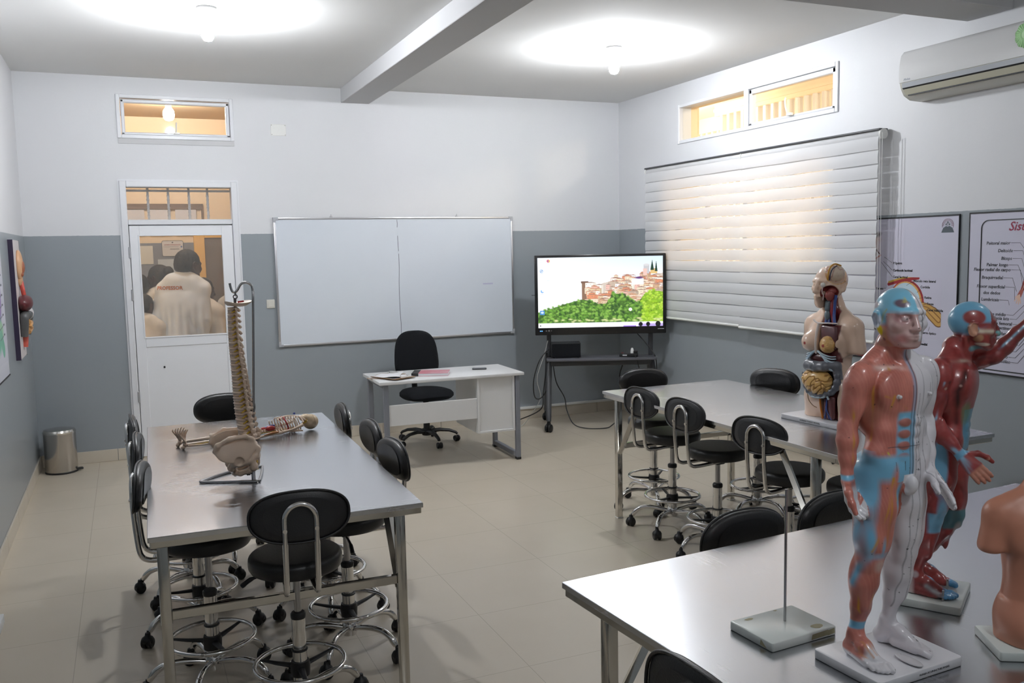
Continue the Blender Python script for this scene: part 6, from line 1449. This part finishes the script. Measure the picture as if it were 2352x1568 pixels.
organ('white_nerve', MB().tube(smoothpath([Th(.034, -.084, -.012), Th(.030, -.086, -.035), Th(.036, -.082, -.050), Th(.030, -.08, -.075)], 5), .003, 8), C4(216, 190, 190))

def sstep(a, b, x): t_ = np.clip((x-a)/(b-a), 0, 1); return t_*t_*(3-2*t_)
for ch in tor.children:         # chest and shoulders sit a little lower
    if ch.name.startswith('base_'): continue
    n_ = len(ch.data.vertices); co = np.empty(n_*3, np.float32); ch.data.vertices.foreach_get('co', co); co = co.reshape(-1, 3)
    co[:, 2] -= .030*sstep(.30, .40, co[:, 2])*(1-sstep(.55, .66, co[:, 2])); ch.data.vertices.foreach_set('co', co.ravel()); ch.data.update()
# ------------------------------------------------------------------ flexible spine on its stand
M['bone'] = principled('cream_bone_plastic', (.74, .56, .43, 1), .38, noise=.14, nscale=30, coat=.15)
M['bone_light'] = principled('light_bone_plastic', (.80, .64, .50, 1), .35, noise=.10, nscale=20, coat=.2)
M['disc'] = principled('pale_disc_plastic', (.58, .46, .38, 1), .5)
M['nerve'] = principled('yellow_nerve', (.62, .40, .04, 1), .4)
M['red_plastic'] = principled('red_artery', (.38, .02, .02, 1), .35)
M['blue_plastic'] = principled('blue_vein_plastic', (.03, .06, .28, 1), .35)
sd = thing('spine_stand', 'bent steel rod stand with a flat looped foot holding up the spine', 'stand', (1.210, -4.690, TZ), 0)
pole = [(0, 0, .004), (.018, 0, .40), (.034, 0, .770), (.034, .0, .800), (.030, .0, .822), (.014, .0, .834), (.0, 0, .834), (-.014, .0, .826), (-.026, .0, .806), (-.036, 0, .797), (-.046, 0, .800), (-.052, .0, .816), (-.055, 0, .834)]
obj('pole', MB().tube(smoothpath(pole, 4), .0052, 10), M['satin_steel'], sd, 60)
ft = [(.012, -.012, .006), (-.09, .03, .006), (-.185, .070, .006), (-.205, .085, .006), (-.196, .104, .006), (-.15, .150, .006), (-.08, .205, .006), (.0, .240, .006), (.055, .252, .006), (.068, .246, .006), (.066, .225, .006), (.045, .10, .006), (.022, -.002, .006)]
obj('looped_foot', MB().tube(smoothpath(ft, 5, True), .0058, 10, closed=True), M['satin_steel'], sd, 60)
obj('clamp_sleeve', MB().cyl((0, 0, .004), (0, 0, .052), .0085, n=14), M['satin_steel'], sd)
kn = MB()
for k in range(10): kn.ell((-.020+.0105*math.cos(2*PI*k/10), -.004, .046+.0105*math.sin(2*PI*k/10)), (.0045, .006, .0045), u=8, v=6)
kn.cyl((-.020, -.009, .046), (-.020, .002, .046), .011, n=14).cyl((-.02, -.002, .046), (0, 0, .046), .004, n=8)
obj('clamp_knob', kn, M['black_plastic'], sd)
SP0 = Vector((1.210, -4.690, TZ))
spn = thing('spine_model', 'cream flexible spine and pelvis model with yellow nerves hanging from the hook', 'anatomical model', SP0+Vector((-.06, .0, 0)), R(0))
# local: x right in view (towards the back of the spine), z up; front of the body towards -x
def at_spine(t):
    """centre line from skull base (t=0) to sacrum (t=1)"""
    z = .742-.545*t
    return Vector((float(np.interp(t, [0, .25, .5, .75, 1], [.004, .002, .012, .016, .034])), .0, z))
_at = at_spine
def at_spine(t): return (_at(t-.10)+_at(t-.05)+_at(t)+_at(t+.05)+_at(t+.10))/5 if .1 < t < .9 else _at(t)
ring = MB().torus((.024, 0, .791), .008, .0022, 16, 6, axis='x').torus((.024, 0, .778), .008, .0022, 16, 6, axis='y').cyl((.022, 0, .752), (.022, 0, .773), .006, n=10)
obj('chain_link', ring, M['dark_metal'], spn)
oc = MB(); n = 26
oc_ring = lambda rr, z: [(.018+.068*math.cos(2*PI*i/n)*rr*(1.0 if math.cos(2*PI*i/n) > 0 else .55), .052*math.sin(2*PI*i/n)*rr, .016+z+.018*max(0, math.cos(2*PI*i/n))*rr*0+.010*math.sin(2*PI*i/n*2+.7)*rr*.4) for i in range(n)]
oc.rings([oc_ring(.35, .724), oc_ring(.75, .726), oc_ring(1.0, .736), oc_ring(1.02, .742), oc_ring(.8, .736), oc_ring(.4, .734)])
obj('skull_base', oc, M['bone_light'], spn, 60)
obj('red_marking', MB().tube([(.03, -.02, .757), (.054, -.024, .760)], .004, 6), M['red_plastic'], spn)
seq = 24
for k in range(seq):
    t = (k+.5)/seq; f = k/(seq-1); p = at_spine(t); dv = (at_spine(t+.02)-at_spine(t-.02)).normalized(); ang = math.atan2(dv.x, -dv.z)
    r_ = .0165+.0135*f**1.1; h = .0105+.0065*f
    m4 = Matrix.Translation(p) @ Matrix.Rotation(ang, 4, 'Y')
    mb = MB(); mb.lathe([(0, -h*.5), (r_*.96, -h*.5), (r_*1.02, -h*.40), (r_*.86, 0), (r_*1.02, h*.40), (r_*.96, h*.5), (0, h*.5)], 22)
    mb.transform(Matrix.Diagonal((.85, 1.05, 1, 1)))
    for s in (-1, 1):
        mb.tube(smoothpath([(r_*.5, s*r_*.55, 0), (r_*1.1, s*r_*.8, 0), (r_*1.5, s*r_*.25, -h*.25)], 3), [.0060+.002*f]*7, 8)                     # arch
        mb.tube([(r_*1.0, s*r_*.7, 0), (r_*.95+.002, s*(r_*1.5+.006), -.001)], [.0068+.002*f, .0052+.001*f], 8)                                    # transverse process
        mb.ell((r_*1.15, s*r_*.72, -h*.8), (.005+.003*f, .005+.002*f, .008+.004*f), u=10, v=8); mb.ell((r_*1.1, s*r_*.66, h*.8), (.005+.002*f, .0045+.002*f, .007+.003*f), u=10, v=8)
    slope = -.014-.024*math.sin(PI*min(1, max(0, (f-.15)/.6))) if f < .75 else -.004
    ln = .012+.010*f; th = .0035+.0055*max(0, (f-.72)/.28)
    mb.tube(smoothpath([(r_*1.35, 0, -h*.1), (r_*1.35+ln*.6, 0, slope*.5), (r_*1.35+ln, 0, slope)], 3), [.0062+.001*f]*4+[.0064+.001*f, .0060, .0048], 8)
    if f > .74: mb.ell((r_*1.35+ln*.75, 0, slope*.6), (ln*.45, .0045, .011), u=10, v=8)
    mb.transform(m4); vt = obj('vertebra', mb, M['bone'] if k % 3 else M['bone_light'], spn, 50)
    if k < seq-1:
        q = at_spine((k+1)/seq); obj('disc', MB().lathe([(0, -.007-.004*f), (r_*.90, -.006-.004*f), (r_*.95, 0), (r_*.90, .006+.004*f), (0, .007+.004*f)], 20, m=Matrix.Translation(q) @ Matrix.Rotation(ang, 4, 'Y') @ Matrix.Diagonal((.85, 1.05, 1, 1))), M['disc'], spn, 50)
        for s in (-1, 1):
            nl = .008+.006*f*(1 if k % 2 else .6)
            obj('nerve_root', MB().tube(smoothpath([tuple(q+Vector((r_*.95, s*r_*.50, .001))), tuple(q+Vector((r_*.55, s*r_*1.05, -.001))), tuple(q+Vector((r_*.22-nl*.5, s*(r_*1.10+nl*.6), -.004-.006*f)))], 3), [.0040, .0040, .0036, .0034, .0030, .0026, .0018], 6), M['nerve'], spn, 60)
# pelvis as one sculpted bone, sacrum included
S = Sculpt((-.15, -.15, .015), (.13, .15, .27), .003)
S.chain([(.034, 0, .205), (.056, 0, .165), (.078, 0, .120), (.080, 0, .085), (.070, 0, .062)], [.034, .030, .022, .013, .007], .012, flat=((1, 0, .25), .55))
for s in (-1, 1):
    A = lambda x, y, z: np.array((x, s*y, z))
    S.ell(A(-.014, .082, .165), (.009, .084, .056), .006, rot=frame((1, -.22*s, .12), (-.10, -.28*s, 1)))                   # wing
    S.chain([A(.060, .046, .190), A(.025, .088, .214), A(-.040, .108, .212), A(-.085, .104, .190), A(-.096, .094, .165)], [.009, .0085, .0085, .0085, .0075], .012)
    S.chain([A(.050, .044, .178), A(.074, .050, .150), A(.066, .056, .122), A(.030, .066, .112)], [.016, .013, .013, .020], .012)
    S.ell(A(.0, .072, .112), (.030, .018, .028), .016); S.ell(A(-.004, .094, .112), (.020, .016, .020), .004, '-')
    S.chain([A(-.018, .064, .110), A(-.030, .042, .080), A(-.016, .014, .056)], [.018, .014, .012], .012); S.chain([A(-.016, .014, .052), A(.006, .030, .050), A(.038, .050, .062), A(.058, .060, .080), A(.046, .064, .108)], [.011, .010, .011, .0145, .015], .010)
    S.ell(A(.056, .062, .078), (.013, .012, .016), .008); S.ell(A(.020, .048, .084), (.016, .030, .0145), .004, '-')
S.ell((-.013, 0, .052), (.011, .018, .020), .006)
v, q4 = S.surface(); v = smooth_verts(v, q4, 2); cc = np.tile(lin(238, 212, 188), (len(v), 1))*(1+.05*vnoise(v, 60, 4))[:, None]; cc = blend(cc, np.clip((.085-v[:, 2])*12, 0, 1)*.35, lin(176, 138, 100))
o_ = obj('pelvis', sculpt_mesh('pelvis', v, q4, cc), vcol('pelvis_bone_plastic', .38, .5, coat=.2), spn)
for k in range(4):
    for s in (-1, 1):
        obj('sacral_nerve', MB().tube(smoothpath([(.052+.008*k, s*.016, .195-.026*k), (.060+.004*k, s*.040, .175-.026*k), (.072, s*.058, .150-.028*k)], 4), .0030, 6), M['nerve'], spn, 60)

# ------------------------------------------------------------------ small skeleton lying on its back
sk = thing('small_skeleton', 'small cream skeleton lying on its back behind the spine model', 'anatomical model', (1.289, -3.770, TZ), R(13.5)); sk.scale = (.885, .885, .885)
# local: x from feet (-) to head (+), y to its left, z up (front of the body)
B = lambda: MB()
def bone(name, pts, r, mat=None, parent=sk, n=10, sub=5):
    k = len(smoothpath(pts, sub)); r = np.interp(np.linspace(0, 1, k), np.linspace(0, 1, len(r)), r).tolist() if hasattr(r, '__len__') else r
    return obj(name, MB().tube(smoothpath(pts, sub), r, n), mat or M['bone'], parent, 60)
spz = .030
for k in range(18):
    x = .052+.0148*k; z = .026+.010*math.sin(k/17*PI*1.4)
    mb = MB().lathe([(0, -.0055), (.0105, -.0055), (.0085, 0), (.0105, .0055), (0, .0055)], 14, m=Matrix.Translation((x, 0, z)) @ Matrix.Rotation(PI/2, 4, 'Y'))
    mb.tube([(x, -.019, z-.004), (x, .019, z-.004)], .0032, 6).tube([(x, 0, z-.006), (x-.006, 0, z-.018)], [.004, .0025], 6)
    obj('vertebra', mb, M['bone'], sk, 50)
obj('spinal_nerves', MB().tube([(.06, -.013, .022), (.30, -.012, .03)], .0025, 6).tube([(.06, .013, .022), (.30, .012, .03)], .0025, 6), M['nerve'], sk)
S = Sculpt((-.06, -.085, -.002), (.085, .085, .075), .0026)
for s in (-1, 1):
    A = lambda x, y, z: np.array((x, s*y, z))
    S.ell(A(.035, .046, .040), (.007, .042, .034), .006, rot=frame((1, .2*s, 0), (0, .45*s, 1))); S.chain([A(.062, .022, .03), A(.066, .055, .055), A(.03, .064, .066), A(.0, .055, .055)], [.006, .006, .006, .006], .006); S.chain([A(.0, .050, .034), A(-.012, .022, .050), A(-.008, .006, .052)], [.013, .007, .007], .006); S.chain([A(-.008, .006, .05), A(-.035, .028, .03), A(-.02, .042, .018), A(.005, .045, .02)], [.007, .007, .010, .010], .006)
S.ell((.05, 0, .018), (.035, .026, .010), .008)
v, q4 = S.surface(); v = smooth_verts(v, q4, 2); obj('pelvis', sculpt_mesh('pelvis', v, q4), M['bone_light'], sk)
for k in range(10):
    f = k/9; x = .175+.0165*k; w = .058-.012*f-.016*max(0, f-.75)*3; hgt = .098-.012*abs(f-.5)
    for s in (-1, 1):
        pts = [(x+.004, s*.008, .032), (x+.006, s*w*.75, .020), (x-.002, s*w*1.04, .046), (x-.012, s*w*.92, .078), (x-.016+.012*(f-.5), s*w*.45, hgt), (x-.008+.01*(f-.5), s*.012, hgt+.004)]
        if k < 2: pts = pts[:4]
        red = (k == 4 and s == -1) or (k == 4 and s == 1)
        bone('rib', pts, .0036 if not red else .0046, M['red_plastic'] if red else M['bone_light'], n=8, sub=4)
obj('sternum', MB().tube(smoothpath([(.205, 0, .098), (.25, 0, .106), (.30, 0, .100), (.325, 0, .092)], 4), [.006]*4+[.007]*4+[.008]*5, 8, flat=.5), M['bone_light'], sk, 60)
obj('red_muscle', MB().ell((.145, -.012, .046), (.030, .020, .016)).ell((.11, .01, .042), (.03, .014, .012)), M['red_plastic'], sk)
obj('blue_vessel', MB().tube(smoothpath([(.12, .006, .05), (.15, .008, .058), (.18, .006, .055)], 4), .005, 8).ell((.315, .03, .108), (.008, .006, .006)), M['blue_plastic'], sk)
for s in (-1, 1):
    bone('clavicle', [(.322, s*.010, .094), (.330, s*.035, .088), (.330, s*.068, .066)], .0045)
    obj('scapula', MB().prism([(.250, s*.038), (.322, s*.030), (.326, s*.066), (.30, s*.060)] if s > 0 else [(.30, s*.060), (.326, s*.066), (.322, s*.030), (.250, s*.038)], .012, .019), M['bone'], sk)
    if s < 0:  # near arm lies along the body on the table
        bone('humerus', [(.322, -.074, .052), (.25, -.088, .036), (.185, -.094, .030)], [.0105, .0062, .0090])
        bone('forearm_bone', [(.182, -.096, .028), (.10, -.098, .026), (.045, -.098, .020)], [.0085, .0050, .0065]); bone('forearm_bone', [(.182, -.088, .026), (.10, -.086, .020), (.045, -.090, .016)], [.006, .0042, .0055])
        ob_ = bone('arm_muscle', [(.16, -.10, .035), (.12, -.102, .034), (.07, -.100, .028)], [.004, .008, .003], principled('orange_muscle_paint', (.40, .16, .05, 1), .4))
        hx = .045; hy = -.094
    else:
        bone('humerus', [(.322, .074, .052), (.25, .092, .034), (.185, .100, .026)], [.0105, .0062, .0090]); bone('forearm_bone', [(.182, .100, .026), (.10, .102, .020), (.045, .098, .016)], [.0085, .005, .0065]); bone('forearm_bone', [(.182, .108, .022), (.10, .112, .018), (.045, .106, .014)], [.006, .0042, .0055]); hx = .045; hy = .102
    hm = MB().ell((hx-.006, hy, .016), (.010, .013, .007))
    for j in range(5): hm.tube([(hx-.010, hy-.010+.005*j, .015), (hx-.034, hy-.015+.0078*j, .014), (hx-.062-(.006 if 0 < j < 4 else -.006), hy-.019+.0098*j, .008)], [.0032, .0026, .0020], 6)
    obj('hand_bones', hm, M['bone'], sk, 50)
    y = s*.048; y2 = s*.046; y3 = s*.042
    bone('femur', [(.004, s*.050, .034), (-.010, s*.064, .034), (-.05, s*.062, .034), (-.12, s*.054, .032), (-.185, s*.050, .028)], [.011, .009, .0075, .0068, .0125], M['bone_light'])
    obj('patella', MB().ell((-.186, s*.050, .044), (.010, .010, .006)), M['bone_light'], sk)
    bone('tibia', [(-.192, s*.050, .026), (-.205, s*.050, .026), (-.27, s*.048, .028), (-.350, s*.046, .026)], [.0135, .011, .0065, .0085], M['bone_light'])
    bone('fibula', [(-.200, s*.066, .020), (-.27, s*.064, .018), (-.352, s*.056, .022)], [.006, .0038, .0055])
    if s < 0: bone('nerve_strip', [(-.20, -.058, .030), (-.27, -.060, .024), (-.33, -.056, .022)], .0022, M['nerve'])
    fm = MB().ell((-.362, s*.046, .026), (.013, .014, .014)).ell((-.374, s*.048, .012), (.012, .012, .012)).ell((-.362, s*.045, .044), (.010, .013, .012))
    for j in range(5):
        yy = s*(.046+(-.014+.007*j)); xo = -.016+.009*j
        fm.tube(smoothpath([(-.362, yy*.5+s*.046*.5, .040), (-.366-xo*.6, yy, .066), (-.370-xo*1.2, yy*1.02, .090), (-.362-xo*1.5, yy*1.04, .112-.004*abs(j-1))], 3), [.0056]*3+[.0044]*3+[.0050, .0038, .0032, .0026], 7)
    obj('foot_bones', fm, M['bone'], sk, 50)
S = Sculpt((.33, -.06, -.002), (.48, .06, .115), .0026)
S.ell((.405, 0, .050), (.048, .040, .046), .006); S.ell((.372, 0, .082), (.026, .030, .020), .014); S.ell((.352, 0, .078), (.016, .022, .016), .010)
for s in (-1, 1): S.ell((.382, s*.016, .104), (.010, .0095, .012), .003, '-'); S.ell((.382, s*.044, .060), (.018, .010, .016), .006, '-')
S.ell((.367, 0, .100), (.007, .006, .010), .002, '-')
v, q4 = S.surface(); v = smooth_verts(v, q4, 2); cc = np.tile(lin(222, 198, 164), (len(v), 1)); cc = blend(cc, np.exp(-((np.abs(v[:, 0]-.418+.1*(v[:, 2]-.05)))/.0022)**2)*.7, lin(150, 110, 70)); obj('skull', sculpt_mesh('skull', v, q4, cc), vcol('skull_plastic', .38, .5, coat=.2), sk)
for j in range(4): bone('neck_nerve', [(.335+.006*j, -.010, .04+.008*j), (.345+.006*j, -.028, .05+.006*j), (.365, -.036, .058+.006*j)], .0022, M['nerve'], n=6)
bone('jaw', [(.372, -.030, .062), (.350, -.026, .078), (.338, 0, .092), (.350, .026, .078), (.372, .030, .062)], [.004, .006, .007, .006, .004], M['bone_light'])
# ------------------------------------------------------------------ people in the corridor beyond the door glass
M['skin'] = vcol('dark_skin', .55, .35)
def person(x, y, hgt, head_deg, label, coat, lean=(0, 0), hair='short', trousers=(226, 226, 222), turn=0, wide=1.0, drop=0.):
    s = hgt/.827
    t = thing('person', label, 'person', (x, y, 0), R(head_deg), 'people in the corridor')
    lx, ly = lean; J = dict(head=(.0+lx, -.010+ly, .765-drop), neck=(lx*.7, .004+ly*.7, .675), chest=(lx*.45, ly*.45, .590), waist=(lx*.15, ly*.15, .500), pelvis=(0, .002, .430),
      shoulderR=(-.092*wide+lx*.6, .004+ly*.6, .644), shoulderL=(.092*wide+lx*.6, .004+ly*.6, .644), elbowR=(-.116*wide+lx*.3, .012, .520), wristR=(-.118*wide, -.022, .425), elbowL=(.116*wide+lx*.3, .012, .520), wristL=(.118*wide, -.022, .425),
      handR=(.0, -.25, -1), palmR=(.9, -.3, 0), thumbR=-1, handL=(0, -.25, -1), palmL=(-.9, -.3, 0), thumbL=1, curl=.4, hipR=(-.042, .0, .410), hipL=(.042, .0, .410), kneeR=(-.045, -.006, .232), kneeL=(.045, -.006, .232), ankleR=(-.046, .014, .055), ankleL=(.046, .014, .055), toeR=(-.056, -.080, .010), toeL=(.056, -.080, .010))
    J = {k: (tuple(np.array(v)*s) if isinstance(v, tuple) and not k.startswith(('hand', 'palm')) else v) for k, v in J.items()}
    h = .0085
    S = Sculpt(np.array((-.19, -.14, -.004))*s, np.array((.19+lx, .12, .84))*s, h); torso_arms_legs(S, J, s, .5); FH_ = frame((math.sin(turn), -math.cos(turn), -.18)); face(S, np.array(J['head']), FH_, s)
    v, q = S.surface(); v = smooth_verts(v, q, 2); c = np.tile(lin(72, 48, 40), (len(v), 1))
    obj('body', sculpt_mesh('body', v, q, c), M['skin'], t)
    g = {k: np.array(v) for k, v in J.items() if isinstance(v, tuple)}
    # coat
    S = Sculpt(np.array((-.20, -.15, .26))*s, np.array((.20+lx, .14, .74))*s, h); e = lambda c_, r, k=.03: S.ell(c_, np.array(r)*s, k*s)
    e(g['chest'], (.088*wide, .068, .110)); e(g['waist']+np.array((0, 0, .0)), (.084*wide, .066, .09), .05); e(g['pelvis']+np.array((0, .004, -.01))*s, (.090*wide, .074, .09), .05)
    for q_, sd in ((-1, 'R'), (1, 'L')):
        S.chain([g['chest']+np.array((q_*.02, .008, .085))*s, g['shoulder'+sd]+np.array((0, 0, -.004))*s], [.034*s, .036*s], .03*s); S.chain([g['shoulder'+sd], g['elbow'+sd], g['wrist'+sd]], [.036*s, .031*s, .024*s], .013*s)
    for q_ in (-1, 1): S.ell(g['chest']+np.array((q_*.060*wide, .014, -.020))*s, np.array((.038, .050, .075))*s, .03*s)
    for q_, sd in ((-1, 'R'), (1, 'L')): S.chain([g['neck']+np.array((q_*.012, .012, .006))*s, g['neck']*.45+g['shoulder'+sd]*.55+np.array((0, .010, .018))*s, g['shoulder'+sd]+np.array((0, .002, .002))*s], [.037*s, .035*s, .035*s], .02*s)
    dn = g['head']-g['neck']; S.cap(g['neck']-dn*.05, g['neck']+dn*.30, .052*s, .042*s, .014*s); S.cap(g['neck']+dn*.42, g['neck']+dn*.9, .0310*s, .036*s, .004*s, '-')
    S.plane((0, 0, .385*s), (0, 0, -1))
    v, q = S.surface(); n_ = vnormals(v, q); fold = np.sin(v[:, 0]*88+2.2*vnoise(v*[1, 1, .3], 9, 2))*np.clip((.600*s-v[:, 2])*5, 0, 1)*.0085*(.5+.5*np.clip(vnoise(v, 6, 7)+.6, 0, 1))+.005*vnoise(v, 22, 3); v = smooth_verts(v, q, 3); v = v+vnormals(v, q)*fold[:, None]
    ct = obj('coat', sculpt_mesh('coat', v, q), principled('coat_cloth', srgb(*coat), .85, spec=.2), t)
    cl = MB().lathe([(.0455*s, -.016*s), (.0475*s, .004*s), (.0425*s, .026*s), (.0395*s, .028*s), (.041*s, .004*s), (.040*s, -.016*s)], 28)
    zax = Vector(dn).normalized(); cl.transform(Matrix.Translation(Vector(g['neck']+dn*.20)) @ zax.to_track_quat('Z', 'Y').to_matrix().to_4x4())
    obj('collar', cl, ct.data.materials[0], ct, 50)
    S = Sculpt(np.array((-.12, -.09, .03))*s, np.array((.12, .09, .47))*s, h); S.ell(g['pelvis'], np.array((.088, .060, .060))*s, .03*s)
    for sd in 'RL': S.chain([g['hip'+sd], g['knee'+sd], g['ankle'+sd]+np.array((0, 0, .01))*s], [.053*s, .038*s, .030*s], .03*s)
    v, q = S.surface(); obj('trousers', sculpt_mesh('trousers', smooth_verts(v, q, 2), q), principled('trouser_cloth', srgb(*trousers), .85, spec=.2), t)
    S = Sculpt(g['head']-.14*s*np.ones(3), g['head']+.14*s*np.ones(3), .007); P = lambda l, b, u: g['head']+FH_@np.array((l, b, u))*s
    S.ell(P(0, .008, .018), np.array((.0495, .056, .050))*s, .01*s, '+', FH_); S.ell(P(0, .026, -.012), np.array((.045, .036, .036))*s, .02*s, '+', FH_); S.ell(P(0, -.060, -.012), np.array((.055, .040, .045))*s, .01*s, '-', FH_)
    if hair == 'bun': S.ell(P(0, .066, .022), np.array((.027, .024, .027))*s, .006*s, '+', FH_)
    v, q = S.surface(); v = v+vnormals(v, q)*(.0022*vnoise(v, 160, 4))[:, None]; obj('hair', sculpt_mesh('hair', v, q), principled('black_hair', (.008, .007, .007, 1), .7), t)
    return t, g, s, ct
t, g, s_, ct = person(1.215, .98, 1.86, 180-22, 'man in a white coat lettered PROFESSOR, back to us, beyond the door glass', (240, 247, 255), lean=(-.050, -.020), turn=-.5, wide=.88, drop=.012)
tm = text_mesh('PROFESSOR', .050, None, 'CENTER', bold=.0014)
bm_ = bmesh.new(); bm_.from_mesh(tm); bmesh.ops.subdivide_edges(bm_, edges=[e for e in bm_.edges if e.calc_length() > .02], cuts=2); bm_.to_mesh(tm); bm_.free()
from mathutils.bvhtree import BVHTree
bv = BVHTree.FromPolygons([vv.co.copy() for vv in ct.data.vertices], [tuple(p.vertices) for p in ct.data.polygons])
for vv in tm.vertices:      # lay the lettering on the cloth of the back
    x, z = -vv.co.x+.028, vv.co.y+1.455; hit = bv.ray_cast(Vector((x, .5, z)), Vector((0, -1, 0)))
    vv.co = Vector((x, (hit[0].y if hit[0] else .12)+.003, z))
obj('back_lettering', tm, principled('orange_lettering', (.75, .22, .03, 1), .7), ct, 0)
person(1.085, 1.42, 1.685, 180+25, 'woman with a hair bun and a pale coat, left of the professor', (232, 226, 216), hair='bun', turn=.4)
person(1.490, 1.32, 1.545, 180-40, 'shorter person in a cream coat, right of the professor', (232, 226, 216), turn=-.5)
person(.880, 1.33, 1.60, 180+10, 'person at the left edge of the door glass, only the head and shoulder visible', (232, 226, 216))
person(.905, .98, 1.41, 180-35, 'short person low in the left corner of the door glass', (232, 226, 216))
person(1.900, 1.42, 1.62, 170, 'person at the right edge of the door glass, only a sleeve visible', (232, 226, 216))
sg = thing('corridor_sign', 'rounded white notice hanging on the corridor wall above the people', 'sign', (1.262, 2.185, 1.868))
obj('sign_panel', MB().prism(rrect(.225, .175, .02), 0, .008, m=Matrix.Rotation(PI/2, 4, 'X')), principled('pale_sign', (.60, .57, .55, 1), .4), sg)
obj('sign_border', MB().tube([(x, -.0085, z) for x, z in rrect(.222, .172, .02)], .0022, 6, closed=True), M['dark_metal'], sg)
def stx(s, x, z, size, col, al='CENTER'):
    obj('sign_lettering', text_mesh(s, size, Matrix.Translation((x, -.0085, z)) @ TX, al, bold=.0004), col, sg, 0)
stx('SISTEMA E SINALIZAÇÃO', 0, .035, .0155, principled('sign_red', (.30, .03, .03, 1), .5)); stx('AVALIE AQUI', .02, -.012, .016, M['ink'])
obj('sign_mark', MB().ell((.0, -.009, .066), (.008, .001, .008)), M['dark_metal'], sg); obj('sign_mark', MB().ell((.092, -.009, .018), (.009, .001, .009)), principled('sign_blue', (.05, .12, .35, 1), .5), sg); obj('sign_rule', MB().box(-.095, .06, -.0095, -.0085, .017, .0195), M['dark_metal'], sg, 0)
for x0, x1, z0, z1, col, lb_ in ((.905, 1.055, 1.70, 1.90, (.62, .60, .54, 1), 'large pale sheet on the left of the corridor wall'), (1.10, 1.30, 1.50, 1.75, (.48, .52, .55, 1), 'grey blue sheet under the rounded notice')):
    wn_ = thing('wall_sheet', lb_, 'sheet', ((x0+x1)/2, 2.184, (z0+z1)/2)); w_, h_ = x1-x0, z1-z0
    obj('paper_panel', MB().box(-w_/2, w_/2, -.004, 0, -h_/2, h_/2), principled('faded_sheet_paper', col, .6, noise=.08, nscale=6), wn_, 0)
# ------------------------------------------------------------------ light
def fill_light(name, loc, watts, col, r=.05):
    ld = bpy.data.lights.new(name, 'POINT'); ld.energy = watts; ld.color = col; ld.shadow_soft_size = r
    lo = bpy.data.objects.new(name, ld); COL.objects.link(lo); lo.location = loc; return lo
fill_light('fill_light', (2.05, -8.6, H-.16), 30.0, (.93, .96, 1.0)); fill_light('fill_light', (4.32, -7.2, H-.16), 8.0, (.93, .96, 1.0))  # unseen fill lights added near the camera; the stronger one brightens the figures
fill_light('walkway_fill_light', (6.55, -3.75, 3.28), 85.0, (1.0, .90, .74), .06); fill_light('walkway_fill_light', (6.55, .9, 3.28), 85.0, (1.0, .90, .74), .06)  # added out of view to brighten the walkway and backlight the blinds
lamp((1.24, .95, 3.30), 'lit bulb on the corridor ceiling seen through the small high window', M['bulb_warm'], 'bulbs beyond the windows', 1.3)
world = bpy.data.worlds.new('sky'); scene.world = world; world.use_nodes = True
wn = world.node_tree.nodes; wl = world.node_tree.links
bg = wn['Background']; bg.inputs[0].default_value = (1.0, .90, .74, 1); bg.inputs[1].default_value = 3.5
sun_d = bpy.data.lights.new('sun', 'SUN'); sun_d.energy = 5.0; sun_d.angle = R(3); sun_d.color = (1, .86, .66)
sun = bpy.data.objects.new('sun', sun_d); COL.objects.link(sun); sun.rotation_euler = (R(20), R(-32), 0)
scene.view_settings.view_transform = 'Standard'; scene.view_settings.look = 'None'; scene.view_settings.exposure = 0.22
scene.cycles.use_denoising = True
scene.cycles.max_bounces = 6; scene.cycles.diffuse_bounces = 4; scene.cycles.glossy_bounces = 4; scene.cycles.transparent_max_bounces = 10
scene.cycles.sample_clamp_indirect = 6.0; scene.cycles.caustics_reflective = False; scene.cycles.caustics_refractive = False
scene.cycles.use_adaptive_sampling = True; scene.cycles.adaptive_threshold = .08
